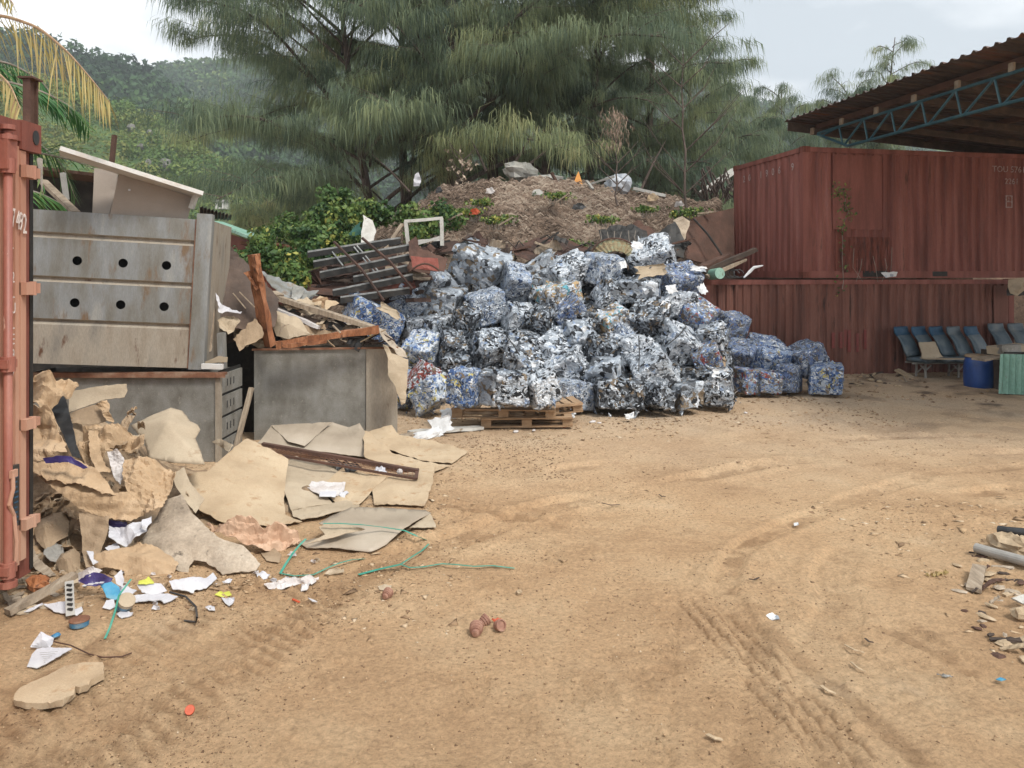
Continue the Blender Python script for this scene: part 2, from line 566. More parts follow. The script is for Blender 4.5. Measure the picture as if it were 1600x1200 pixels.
M['palm_yellow'] = leafmat('yellow_palm_leaflets', [(.20, .19, .07), (.36, .30, .11), (.48, .39, .17), (.30, .19, .10)], .55, .3)
M['palm_green'] = leafmat('green_palm_leaflets', [(.02, .07, .025), (.04, .13, .04), (.09, .2, .06), (.2, .27, .1)], .45, .3)
M['litter'] = leafmat('dry_needle_litter', [(.07, .05, .038), (.17, .125, .095), (.29, .215, .165), (.44, .36, .285)], .95, 0)
M['crumb'] = leafmat('soil_and_chips', [(.12, .075, .045), (.26, .17, .10), (.42, .29, .17), (.52, .42, .3)], .95, 0)
# ---------------------------------------------------------------- the ground
def seg_dist(x, y, a, b):
    """signed side distance, distance along, for a line a->b"""
    dx, dy = b[0] - a[0], b[1] - a[1]
    l = math.hypot(dx, dy)
    dx, dy = dx / l, dy / l
    u = (x - a[0]) * dx + (y - a[1]) * dy
    v = (x - a[0]) * dy - (y - a[1]) * dx
    return v, u, l


def gxy(px, py):
    g = P(px, py, F * H / (py - HZ))
    return (g.x, g.y)


def sstep(a, b, x):
    t = np.clip((x - a) / (b - a), 0, 1)
    return t * t * (3 - 2 * t)


LOOSE = [None]


def ground_z(x, y, fine=True):
    x = np.asarray(x, float)
    y = np.asarray(y, float)
    z = (fbm(x * .5, y * .5, 3, 3) - .5) * .05
    if not fine:
        return z
    z = z + (fbm(x * 3.2, y * 3.2, 4, 5) - .5) * .03
    rg = fbm(x * 11, y * 13, 3, 9)
    z = z + (np.abs(rg - .5)) * .034 * sstep(.35, .65, fbm(x * 1.1, y * 1.1, 2, 31))
    clod = vnoise(x * 30, y * 30, 77)
    z = z + np.maximum(0, clod - .72) * .07 * sstep(.40, .62, fbm(x * 1.7 + 4, y * 1.7, 2, 41))
    loose = np.zeros_like(z)
    # wide lug track, lower left
    v, u, l = seg_dist(x, y, gxy(60, 1190), gxy(500, 900))
    m = sstep(.46, .36, np.abs(v)) * sstep(-.6, 0, u) * sstep(l + .3, l - .3, u)
    ph = (u * 1.0 + v * .42 + (fbm(x * 2, y * 2, 2, 8) - .5) * .10) / .088
    lug = np.clip(np.sin(ph * 2 * np.pi) * 3.5, -1, 1)
    z = z + m * (.0085 * lug * (0.1 + fbm(x * 5, y * 5, 2, 14)) - .008 + .02 * (vnoise(x * 40, y * 40, 15) - .5))
    loose = np.maximum(loose, m * sstep(.1, -.6, lug) * .62 * sstep(.3, .55, fbm(x * 6, y * 3, 3, 19)))
    loose = np.maximum(loose, m * .12)
    # chevron tyre print, lower right
    v, u, l = seg_dist(x, y, gxy(1085, 935), gxy(1345, 1215))
    m = sstep(.17, .14, np.abs(v)) * sstep(-.1, .15, u)
    zig = v + .012 * np.abs(((u / .055) % 1) - .5) * 2
    gr = m * sstep(.013, .006, np.abs(((zig / .075) % 1) - .5) * .075)
    gr = gr * sstep(.25, .5, fbm(x * 5, y * 5, 2, 18))
    z = z - m * .004 - .011 * gr
    loose = np.maximum(loose, gr * .9)
    v2, u2, l2 = seg_dist(x, y, gxy(1165, 960), gxy(1440, 1190))
    m2 = sstep(.07, .03, np.abs(v2)) * sstep(0, .2, u2)
    z = z - m2 * .010
    loose = np.maximum(loose, m2 * (.3 + .5 * vnoise(x * 25, y * 25, 3)))
    # thin edge line with lugs, centre
    v, u, l = seg_dist(x, y, gxy(1060, 930), gxy(1045, 1190))
    z = z - .012 * sstep(.02, .0, np.abs(v)) * sstep(-.1, .1, u) * sstep(l + .1, l - .1, u)
    m = sstep(0, .02, v) * sstep(.16, .1, v) * sstep(-.1, .1, u)
    z = z + m * .008 * np.sin(u / .09 * 2 * np.pi)
    # long curving wheel tracks across the yard
    for cx, cy, r_, wd, dp, sd_ in ((6.5, 2.0, 5.2, .13, .018, 1), (6.5, 2.0, 5.75, .1, .013, 2), (5.5, .5, 7.6, .16, .02, 3), (5.5, .5, 8.3, .12, .014, 4), (-2.5, 1.5, 5.2, .12, .014, 5), (9.5, 1.0, 7.2, .15, .016, 6)):
        rr = np.hypot(x - cx, y - cy) - r_ + (fbm(x * .8, y * .8, 2, 60 + sd_) - .5) * .5
        k = sstep(.36, .5, fbm(x * .6 + 9, y * .6, 2, 70 + sd_))
        loose = np.maximum(loose, .55 * k * sstep(wd * .7, wd * .5, np.abs(rr)) * sstep(.35, .6, fbm(x * 9, y * 9, 2, 88)))
        z = z - k * dp * 1.3 * sstep(wd, wd * .7, np.abs(rr)) + k * dp * .8 * sstep(wd * .55, 0, np.abs(np.abs(rr) - wd * 1.25))
    # tread prints of shoes
    for px, py, ang in ((820, 1115, .2), (1000, 1065, .1), (905, 1085, -.3), (940, 1075, .3), (1120, 905, .5), (1080, 895, .1), (1340, 1010, 0), (860, 870, .4), (1025, 1165, .2), (745, 1080, -.2), (1200, 870, .3)):
        gx, gy = gxy(px, py)
        a, b = x - gx, y - gy
        c, s_ = math.cos(ang), math.sin(ang)
        a, b = a * c + b * s_, -a * s_ + b * c
        e = (a / .055) ** 2 + (b / .15) ** 2
        z = z - .012 * sstep(1.15, .85, e) * (.6 + .5 * np.sin(b / .022 * 2 * np.pi)) + .008 * sstep(1.6, 1.2, e) * sstep(.8, 1.15, e)
    # scuffed dark patches
    loose = np.maximum(loose, .28 * sstep(.56, .66, fbm(x * 1.6 + 3, y * 2.4, 4, 92)) * sstep(.3, .7, fbm(x * 16, y * 22, 3, 93)))
    LOOSE[0] = loose
    # raised rubble foot of the heaps
    z = z + .05 * sstep(-1.3, -2.6, x) * sstep(7.5, 4, y) * fbm(x * 4, y * 4, 3, 90)
    z = z + .09 * sstep(2.75, 3.6, x) * sstep(6.6, 5.6, y) * sstep(3.2, 4.4, y) * fbm(x * 5, y * 5, 3, 91)
    return z


def axis(parts):
    out = []
    for a, b, st in parts:
        out += list(np.arange(a, b, st))
    out.append(parts[-1][1])
    return np.array(sorted(set(round(float(v), 4) for v in out)))


GROUND[0] = ground_z
gx = axis([(-550, -100, 50), (-100, -12, 8), (-12, -4, .25), (-4, -2.2, .04), (-2.2, 2.2, .018), (2.2, 4.4, .025), (4.4, 12, .14), (12, 100, 6), (100, 550, 50)])
gy = axis([(-20, 1, 2), (1, 2.6, .1), (2.6, 4.6, .0135), (4.6, 7, .024), (7, 10, .05), (10, 17, .12), (17, 40, 1.5), (40, 590, 55)])
GX, GY = np.meshgrid(gx, gy)
edge = sstep(60, 20, np.hypot(GX, GY))
GZ = ground_z(GX, GY) * edge
GLOOSE = LOOSE[0].ravel().astype(np.float32)
nx, ny = len(gx), len(gy)
idx = np.arange(nx * ny).reshape(ny, nx)
fa = np.stack([idx[:-1, :-1].ravel(), idx[:-1, 1:].ravel(), idx[1:, 1:].ravel(), idx[1:, :-1].ravel()], 1)

m, t, b = newmat('packed_sandy_earth')
L = t.links.new
tcn = t.nodes.new("ShaderNodeTexCoord")


def nnode(scale, det, rough_=.6, vec=None, dist=0):
    n = t.nodes.new("ShaderNodeTexNoise")
    n.inputs['Scale'].default_value = scale
    n.inputs['Detail'].default_value = det
    n.inputs['Roughness'].default_value = rough_
    n.inputs['Distortion'].default_value = dist
    L(vec or tcn.outputs['Object'], n.inputs['Vector'])
    return n


def mixc(fac, a, b_, mode='MIX'):
    mm = t.nodes.new("ShaderNodeMix")
    mm.data_type = 'RGBA'
    mm.blend_type = mode
    for s_, v_ in ((0, fac), (6, a), (7, b_)):
        if hasattr(v_, 'links'):
            L(v_, mm.inputs[s_])
        elif isinstance(v_, tuple):
            mm.inputs[s_].default_value = (*v_, 1)
        else:
            mm.inputs[s_].default_value = v_
    return mm.outputs[2]


n1 = nnode(.9, 9, .62)
r1 = ramp(t, [(.30, (.45, .285, .16)), (.48, (.57, .38, .222)), (.62, (.625, .44, .268)), (.75, (.65, .49, .33))])
L(n1.outputs[0], r1.inputs[0])
# greyer, dustier earth towards the container side of the yard
sx = t.nodes.new("ShaderNodeSeparateXYZ")
L(tcn.outputs['Object'], sx.inputs[0])
mr = t.nodes.new("ShaderNodeMapRange")
mr.inputs['From Min'].default_value = 6.0
mr.inputs['From Max'].default_value = 10.0
L(sx.outputs['Y'], mr.inputs[0])
n2 = nnode(.55, 5)
ml = t.nodes.new("ShaderNodeMath")
ml.operation = 'MULTIPLY'
L(mr.outputs[0], ml.inputs[0])
r2 = ramp(t, [(.3, (.35,) * 3), (.65, (1, 1, 1))])
L(n2.outputs[0], r2.inputs[0])
L(r2.outputs[0], ml.inputs[1])
c = mixc(ml.outputs[0], r1.outputs[0], (.50, .385, .275))
# dark damp stains by the barrel and seats
n3 = nnode(.8, 6, .6, dist=.6)
r3 = ramp(t, [(.50, (0, 0, 0)), (.62, (1, 1, 1))])
L(n3.outputs[0], r3.inputs[0])
mrx = t.nodes.new("ShaderNodeMapRange")
mrx.inputs['From Min'].default_value = 3.5
mrx.inputs['From Max'].default_value = 6.5
L(sx.outputs['X'], mrx.inputs[0])
m3 = t.nodes.new("ShaderNodeMath")
m3.operation = 'MULTIPLY'
L(r3.outputs[0], m3.inputs[0])
L(mrx.outputs[0], m3.inputs[1])
m4 = t.nodes.new("ShaderNodeMath")
m4.operation = 'MULTIPLY'
L(m3.outputs[0], m4.inputs[0])
L(mr.outputs[0], m4.inputs[1])
c = mixc(m4.outputs[0], c, (.17, .125, .09))
# darker loose soil patches
n5 = nnode(3.2, 12, .82, dist=.2)
r5 = ramp(t, [(.54, (0, 0, 0)), (.66, (.5, .5, .5))])
L(n5.outputs[0], r5.inputs[0])
c = mixc(r5.outputs[0], c, (.34, .215, .125))
n6 = nnode(38, 10, .85)
r6 = ramp(t, [(.30, (.50,) * 3), (.5, (1, 1, 1)), (.70, (1.36,) * 3)])
L(n6.outputs[0], r6.inputs[0])
c = mixc(1.0, c, r6.outputs[0], 'MULTIPLY')
v7 = t.nodes.new("ShaderNodeTexVoronoi")
v7.inputs['Scale'].default_value = 55
L(tcn.outputs['Object'], v7.inputs['Vector'])
r7 = ramp(t, [(.06, (.55,) * 3), (.13, (1, 1, 1))])
L(v7.outputs['Distance'], r7.inputs[0])
n8 = nnode(3.5, 4)
r8 = ramp(t, [(.48, (0, 0, 0)), (.62, (1, 1, 1))])
L(n8.outputs[0], r8.inputs[0])
c = mixc(r8.outputs[0], c, mixc(1.0, c, r7.outputs[0], 'MULTIPLY'))
al = t.nodes.new('ShaderNodeAttribute')
al.attribute_name = 'loose'
c = mixc(al.outputs['Fac'], c, mixc(1.0, c, (.56, .51, .47), 'MULTIPLY'))
L(c, b.inputs['Base Color'])
b.inputs['Roughness'].default_value = .95
b.inputs['Specular IOR Level'].default_value = .15
nb = nnode(42, 10, .8, dist=0)
mpb = t.nodes.new("ShaderNodeMapping")
mpb.inputs['Scale'].default_value = (.85, 1.15, 1)
mpb.inputs['Rotation'].default_value = (0, 0, .25)
L(tcn.outputs['Object'], mpb.inputs[0])
nb2 = nnode(11, 9, .7, vec=mpb.outputs[0], dist=.1)
sm = t.nodes.new("ShaderNodeMath")
sm.operation = 'MULTIPLY_ADD'
sm.inputs[1].default_value = .6
L(nb2.outputs[0], sm.inputs[0])
L(nb.outputs[0], sm.inputs[2])
bp = t.nodes.new("ShaderNodeBump")
bp.inputs['Strength'].default_value = 1.0
bp.inputs['Distance'].default_value = .03
L(sm.outputs[0], bp.inputs['Height'])
L(bp.outputs[0], b.inputs['Normal'])
M['ground'] = m
og = mesh_obj('ground', np.stack([GX, GY, GZ], -1), fa, m, kind='structure', smooth=True)
og.data.attributes.new('loose', 'FLOAT', 'POINT').data.foreach_set('value', GLOOSE)


# ---------------------------------------------------------------- hills
def hill_z(x, y):
    x = np.asarray(x, float)
    y = np.asarray(y, float)
    ridge = np.interp(x, [-500, -330, -249, -215, -178, -100, 0, 100, 141, 200, 300, 500], [70, 92, 116, 121, 130, 136, 140, 119, 103, 96, 82, 60])
    ridge = ridge * .85 + (fbm(x * .012, y * .004, 3, 21) - .5) * 8
    far = ridge * sstep(190, 455, y) * sstep(760, 470, y)
    mid = 66 * np.exp(-((x + 150) / 85) ** 2 - ((y - 250) / 70) ** 2) + 20 * np.exp(-((x - 95) / 70) ** 2 - ((y - 200) / 60) ** 2)
    near = 29 * np.exp(-((x + 92) / 48) ** 2 - ((y - 135) / 38) ** 2)
    return np.maximum(far, mid) + near + 6 * sstep(60, 150, y) + (fbm(x * .03, y * .03, 3, 22) - .5) * 10 * sstep(70, 200, y) - .6


hx = np.arange(-520, 521, 8.0)
hy = np.arange(55, 600, 8.0)
HX, HY = np.meshgrid(hx, hy)
HZZ = hill_z(HX, HY)
n_, m_ = HX.shape
idx = np.arange(n_ * m_).reshape(n_, m_)
fa = np.stack([idx[:-1, :-1].ravel(), idx[:-1, 1:].ravel(), idx[1:, 1:].ravel(), idx[1:, :-1].ravel()], 1)
M['hill'] = weathered('hillside_undergrowth', [(.03, .06, .02), (.06, .11, .03), (.10, .13, .05)], .05, .95, 0, 0, 1.0, fine=.3)
mesh_obj('hills', np.stack([HX, HY, HZZ], -1), fa, M['hill'], kind='structure', smooth=True)


def leaf_quads(C, S, tint, per, leaf, flat=.75, rs=NR, aspect=.6):
    """C: n x 3 clump centres, S: radii (n), per leaves each, leaf: leaf size relative to the clump radius or absolute array"""
    n = len(C)
    N = n * per
    d = rs.normal(size=(N, 3))
    d /= np.linalg.norm(d, axis=1)[:, None]
    rad = np.repeat(S, per) * (rs.uniform(.55, 1.0, N) ** .6)
    c = np.repeat(C, per, axis=0) + d * rad[:, None] * np.array([1, 1, flat])
    nrm = d + rs.normal(size=(N, 3)) * .55
    nrm /= np.linalg.norm(nrm, axis=1)[:, None]
    a = np.cross(nrm, rs.normal(size=(N, 3)))
    a /= np.linalg.norm(a, axis=1)[:, None]
    b_ = np.cross(nrm, a)
    ls = (np.repeat(leaf, per) if np.ndim(leaf) else leaf * np.ones(N)) * rs.uniform(.6, 1.3, N)
    a = a * ls[:, None]
    b_ = b_ * (ls * aspect)[:, None]
    V = np.stack([c - a, c - b_ * .9 + a * .1, c + a, c + b_ * .9 + a * .1], 1).reshape(-1, 3)
    Fq = np.arange(N * 4).reshape(N, 4)
    tt = np.clip(np.repeat(tint, per) + rs.normal(size=N) * .06, 0, 1)
    return V, Fq, tt


# the wooded slopes: too many trees to count, one mass
def slope_wood(name, n, xr, yr, rad, per, tint0, seed, ls=.2):
    rs = np.random.RandomState(seed)
    x = rs.uniform(xr[0], xr[1], n)
    y = np.sqrt(rs.uniform(yr[0] ** 2, yr[1] ** 2, n))
    x = x * y / yr[1]
    z = hill_z(x, y)
    r_ = rs.uniform(rad[0], rad[1], n) * (.75 + .5 * vnoise(x * .1, y * .1, 5))
    tn = np.clip(tint0 + (fbm(x * .03, y * .03, 3, seed) - .5) * 1.0 + rs.normal(size=n) * .12, 0, 1)
    # the low scrubby spur is yellower
    tn = np.clip(tn + .38 * np.exp(-((x + 70) / 42) ** 2 - ((y - 125) / 40) ** 2), 0, 1)
    V, Fq, tt = leaf_quads(np.stack([x, y, z + r_ * .45], 1), r_, tn, per, r_ * ls, .8, rs)
    mesh_obj(name, V, Fq, M['forest'], kind='stuff', tint=tt, origin=(0, 0, 0), label='dense green forest covering the hillside behind the yard' if name == 'hill_forest' else None)


slope_wood('hill_forest', 9500, (-420, 360), (215, 500), (3.4, 6.2), 52, .26, 5)
slope_wood('hill_forest', 2600, (-185, -55), (70, 240), (1.2, 3.0), 170, .46, 6, .115)
slope_wood('hill_forest', 1800, (-55, 160), (70, 240), (1.6, 3.4), 60, .40, 7)

# boulders, a bare tree and a small white house on the slope
for i, (px, py, D, s) in enumerate(((258, 277, 120, 1.7), (205, 247, 128, 1.0), (234, 237, 130, .9), (232, 276, 118, .9), (219, 262, 122, .8))):
    mb = MB()
    c = P(px, py, D)
    c.z = float(hill_z(c.x, c.y)) + 1.2 - s * .2 + .6
    mb.rock(c, s * .75, s * .6, s * .7, 9)
    mb.build('boulder', M['rock_white'], label=('large pale boulder among yellow green scrub on the hillside', 'grey boulder high on the scrubby hill spur', 'small grey boulder on the hill spur near the pole top',
             'flat grey rock beside the large pale boulder', 'smallest rock in the hill scrub between the boulders')[i], cat='boulder', group='boulders on the hill slope')

t_ = thing('house', 'tiny white house among trees at the foot of the hill', 'house', P(344, 326, 105))
o = t_.location
MB().box(o.x - .7, o.x + .7, o.y, o.y + 1.4, o.z, o.z + .9).build('wall', M['board_white'], t_)
mb = MB()
mb.add([(o.x - .9, o.y - .2, o.z + .9), (o.x + .9, o.y - .2, o.z + .9), (o.x + .9, o.y + 1.6, o.z + .9), (o.x - .9, o.y + 1.6, o.z + .9), (o.x - .9, o.y + .7, o.z + 1.3), (o.x + .9, o.y + .7, o.z + 1.3)],
       [(0, 1, 5, 4), (3, 4, 5, 2), (0, 4, 3), (1, 2, 5), (3, 2, 1, 0)])
mb.build('roof', M['rock_white'], t_)
MB().box(o.x - .25, o.x + .25, o.y - .03, o.y, o.z + .2, o.z + .7).build('window', M['black_plastic'], t_)

# ---------------------------------------------------------------- the mound behind the bales
def mound_z(x, y):
    x = np.asarray(x, float)
    y = np.asarray(y, float)
    top = np.interp(x, [-7.5, -5.0, -3.6, -2.7, -1.6, 0, 2.0, 3.6, 4.9, 6.0], [0, .3, 1.7, 2.85, 3.5, 3.72, 3.66, 3.4, 3.1, 2.4])
    rise = sstep(12.6, 17.2, y + (fbm(x * .5, y * .1, 2, 33) - .5) * 1.0)
    z = top * (.16 + .84 * rise)
    z = z + (fbm(x * 1.4, y * 1.4, 4, 34) - .5) * .75 * sstep(0, 1.5, z) + (np.abs(fbm(x * 4, y * 4, 3, 35) - .5)) * .35
    back = sstep(34, 22, y)
    front = sstep(12.0, 12.9, y)
    side = sstep(-8, -6, x)
    return z * back * front * side - .3 * (1 - front)


mx_ = np.arange(-8, 12.01, .12)
my_ = np.concatenate([np.arange(12.0, 19, .12), np.arange(19, 36, .5)])
MX, MY = np.meshgrid(mx_, my_)
MZ = mound_z(MX, MY)
# the containers cut into the right-hand end of the mound
cut = sstep(0, .35, MX - 2.95 - (MY - 13.5) * .45) * sstep(18.4, 17.3, MY)
MZ = MZ * (1 - cut) - .3 * cut
n_, m_ = MX.shape
idx = np.arange(n_ * m_).reshape(n_, m_)
fa = np.stack([idx[:-1, :-1].ravel(), idx[:-1, 1:].ravel(), idx[1:, 1:].ravel(), idx[1:, :-1].ravel()], 1)
M['mound'] = weathered('brown_needle_covered_earth', [(.09, .06, .045), (.20, .14, .10), (.29, .21, .155)], 2.2, .97, 0, .9, 25, fine=.35, spots=(.06, .042, .03), spot_scale=1.6, spot_at=.6)
mesh_obj('mound', np.stack([MX, MY, MZ], -1), fa, M['mound'], kind='structure', smooth=True)

# dry needle litter lying over it: thin curved strands
rs = np.random.RandomState(3)
n = 110000
x = rs.uniform(-4.6, 5.6, n)
y = rs.uniform(12.5, 18.5, n)
ok = ~((x > 2.95 + (y - 13.5) * .45) & (y < 18.2))
x, y = x[ok], y[ok]
n = len(x)
z = mound_z(x, y) + rs.uniform(-.02, .07, n)
ang = rs.normal(size=n) * .9 + np.where(fbm(x, y, 2, 44) > .5, 1.2, -.4)
ln = rs.uniform(.08, .28, n)
dx, dz = np.cos(ang) * ln, -np.abs(np.sin(ang)) * ln * .9
dy = -rs.uniform(0, .2, n) * ln
wd = rs.uniform(.006, .02, n)
p0 = np.stack([x, y, z], 1)
p1 = p0 + np.stack([dx, dy, dz], 1)
mid = (p0 + p1) / 2 + np.stack([0 * x, -.02 + 0 * x, .03 + rs.uniform(0, .05, n)], 1)
off = np.stack([0 * wd, 0 * wd, wd], 1)
V = np.stack([p0, mid - off, p1, mid + off], 1).reshape(-1, 3)
tn = np.clip(.56 + (fbm(x * 1.5, y * 1.5, 3, 46) - .5) * 1.2 + rs.normal(size=n) * .28, 0, 1)
mesh_obj('needle_litter', V, np.arange(n * 4).reshape(n, 4), M['litter'], kind='stuff', tint=tn, origin=(0, 0, 0), label='brown dry needle litter over the mound')

# ground crumbs and chips: stuff
def crumbs(name, spec, seed, label):
    rs_ = np.random.RandomState(seed)
    Vs, Ts = [], []
    base = np.array([[1, 0, -.2], [-.5, .87, -.2], [-.5, -.87, -.2], [0, 0, .8], [.2, .1, -.8]])
    fcs = np.array([[0, 1, 3], [1, 2, 3], [2, 0, 3], [1, 0, 4], [2, 1, 4], [0, 2, 4]])
    k = 0
    for (n_c, x0, x1, y0, y1, s0, s1, fl, tt) in spec:
        xx = rs_.uniform(x0, x1, n_c)
        yy = rs_.uniform(y0, y1, n_c)
        keep = fbm(xx * 1.3, yy * 1.3, 3, 55) + rs_.uniform(-.2, .2, n_c) > .46
        xx, yy = xx[keep], yy[keep]
        c_ = len(xx)
        s_ = s0 + (s1 - s0) * rs_.uniform(0, 1, c_) ** 3
        zz = ground_z(xx, yy) + s_ * .25 * fl
        a_ = rs_.uniform(0, 6.28, c_)
        el = rs_.uniform(.5, 2.2, c_) if fl < .5 else rs_.uniform(.7, 1.4, c_)
        jj = base[None] * rs_.uniform(.6, 1.3, (c_, 5, 3)) * s_[:, None, None]
        jj[:, :, 0] *= el[:, None]
        jj[:, :, 2] *= fl
        X_ = jj[:, :, 0] * np.cos(a_)[:, None] - jj[:, :, 1] * np.sin(a_)[:, None]
        Y_ = jj[:, :, 0] * np.sin(a_)[:, None] + jj[:, :, 1] * np.cos(a_)[:, None]
        Vs.append(np.stack([X_ + xx[:, None], Y_ + yy[:, None], jj[:, :, 2] + zz[:, None]], 2).reshape(-1, 3))
        Ts.append(np.repeat(np.clip(tt + rs_.normal(size=c_) * .22, 0, 1), 6))
    V_ = np.concatenate(Vs)
    n_t = len(V_) // 5
    F_ = (fcs[None] + (np.arange(n_t) * 5)[:, None, None]).reshape(-1, 3)
    mesh_obj(name, V_, F_, M['crumb'], kind='stuff', tint=np.concatenate(Ts), origin=(0, 0, 0), label=label)


crumbs('soil_crumbs', [(30000, -3.2, 4.6, 2.7, 7, .0025, .010, .7, .45), (9000, -3.2, 6, 7, 12, .005, .018, .6, .45), (1900, 2.4, 4.3, 3.1, 6.2, .004, .022, .5, .4), (2600, -3.0, -.6, 4.3, 7, .005, .02, .5, .5),
       (2500, -1.5, 5, 9.2, 10.8, .006, .03, .5, .35), (1500, 3.4, 8.5, 11.2, 14.3, .01, .05, .5, .3), (5000, -2.1, -.9, 2.7, 4.8, .003, .009, .7, .22), (900, .9, 1.6, 2.8, 4.4, .003, .008, .7, .3), (2500, -.6, .6, 7, 9, .004, .016, .6, .2)], 71, 'loose crumbs of soil and grit scattered over the yard')
crumbs('wood_chips', [(1500, 2.3, 4.4, 3.0, 6.4, .01, .05, .16, .62), (1300, -3.1, -.3, 3.9, 7.5, .01, .04, .15, .6), (500, -1, 3.4, 4.4, 9, .008, .03, .18, .3), (900, -1.6, 4, 8.6, 10.6, .012, .05, .15, .55)], 72,
       'thin bark chips and flakes trodden into the ground')

# haze: one closed box of pale air round camera and scene
m, t, b = newmat('pale_air')
t.nodes.remove(b)
pv = t.nodes.new("ShaderNodeVolumePrincipled")
pv.inputs['Color'].default_value = (.86, .92, .98, 1)
pv.inputs['Density'].default_value = 0.00075
pv.inputs['Anisotropy'].default_value = .2
t.links.new(pv.outputs[0], t.nodes['Material Output'].inputs['Volume'])
mb = MB().box(-560, 560, -60, 605, -8, 172)
mb.build('haze', m, kind='stuff', origin=(0, 0, 0))
# ---------------------------------------------------------------- shipping containers
def corrugated(x0, x1, z0, z1, pitch, depth, face=0.0, phase=0.0, jit=0.0):
    """front skin in the x-z plane facing -y; returns MB in local coordinates"""
    mb = MB()
    prof = []
    x = x0
    pat = ((0, 0), (.36, 0), (.5, 1), (.86, 1))
    k = 0
    while x < x1 - 1e-4:
        for u, d in pat:
            xx = x + u * pitch
            if xx >= x1:
                break
            prof.append((xx, face + d * depth + R.uniform(-jit, jit)))
        x += pitch
    prof.append((x1, prof[-1][1]))
    rows = 9
    L0 = R.uniform(0, 50)
    vs, fs = [], []
    n_ = len(prof)
    for r_ in range(rows):
        z = z0 + (z1 - z0) * r_ / (rows - 1)
        for (xx, yy) in prof:
            vs.append((xx, yy + R.uniform(-jit, jit) + (float(vnoise(np.array(xx * 1.3 + L0), np.array(z * 1.1), 9)) - .5) * .045 * (1 if jit > .002 and 0 < r_ < rows - 1 else 0), z))
    for r_ in range(rows - 1):
        for i in range(n_ - 1):
            a = r_ * n_ + i
            fs.append((a, a + 1, a + n_ + 1, a + n_))
    mb.add(vs, fs)
    return mb


def text_mesh(name, s, size, mat, parent, mtx, extrude=.0015, local=True, label=None, spacing=1.0):
    cu = bpy.data.curves.new(name, 'FONT')
    cu.body = s
    cu.size = size
    cu.extrude = extrude
    cu.space_character = spacing
    cu.resolution_u = 2
    cu.align_x = 'LEFT'
    tmp = bpy.data.objects.new(name + "_tmp", cu)
    COL.objects.link(tmp)
    bpy.context.view_layer.update()
    me = bpy.data.meshes.new_from_object(tmp)
    bpy.data.objects.remove(tmp)
    me.transform(mtx)
    me.materials.clear()
    me.materials.append(mat)
    o = bpy.data.objects.new(name, me)
    COL.objects.link(o)
    o.parent = parent
    return o


M['letter'] = weathered('worn_white_lettering', [(.30, .22, .2), (.55, .48, .45), (.66, .6, .56)], 30, .8, 0, 0, 60, fine=.1)
M['letter_dim'] = weathered('faded_white_lettering', [(.16, .10, .09), (.36, .28, .27), (.44, .37, .35)], 30, .8, 0, 0, 60, fine=.1)
ANG = math.atan2(.9, 4.64)


def container(name, label, corner, L_, W_, z0, z1, mats, pitch, depth=.036, end_pitch=.2):
    """corner: left front bottom corner, long side runs along +x of its own axes"""
    t_ = thing(name, label, 'container', (corner[0], corner[1], z0), (0, 0, ANG))
    Hh = z1 - z0
    mm, mf = mats
    p = .12
    mb = corrugated(p, L_ - p, .13, Hh - .1, pitch, depth, .012, jit=.004)
    mb.build('side_wall', mm, t_, local=True)
    e = corrugated(p, W_ - p, .13, Hh - .1, end_pitch, depth, .012, jit=.003)
    e.xf(Matrix.Rotation(math.radians(-90), 4, 'Z')).xf(Matrix.Translation((0, W_, 0)))
    e.build('end_wall', mm, t_, local=True)
    MB().box(.04, L_ - .04, W_ - .06, W_ - .02, .1, Hh - .05).box(L_ - .06, L_ - .02, .1, W_ - .1, .1, Hh - .05).build('back_wall', mm, t_, local=True)
    MB().box(.03, L_ - .03, .03, W_ - .03, Hh - .06, Hh - .02).build('roof', mm, t_, local=True)
    MB().box(.03, L_ - .03, .06, W_ - .06, .06, .12).build('floor', mf, t_, local=True)
    mb = MB()
    for y in (0, W_ - .07):
        mb.box(.1, L_ - .1, y, y + .07, 0, .13)
    mb.box(0, .07, .1, W_ - .1, 0, .13)
    mb.build('bottom_rail', mf, t_, local=True)
    mb = MB()
    for y in (0, W_ - .06):
        mb.box(.1, L_ - .1, y, y + .06, Hh - .10, Hh - .012)
    mb.box(0, .06, .1, W_ - .1, Hh - .1, Hh - .012)
    mb.build('top_rail', mf, t_, local=True)
    for x in (0, L_ - .12):
        for y in (0, W_ - .12):
            MB().box(x, x + .12, y, y + .12, .11, Hh - .11).build('corner_post', mf, t_, local=True)
            for zz in (0, Hh - .11):
                cb = MB()
                cb.box(x - .006, x + .14, y - .006, y + .14, zz, zz + .11)
                cb.build('corner_casting', M['rust_patch'], t_, local=True)
    return t_


UP = container('shipping_container', 'upper rust red shipping container with a vine and rusted patch under the open roof', (5.34, 14.2), 6.06, 2.7, 1.80, 4.22, (M['rust_upper'], M['rust_upper']), .192, .034, .205)
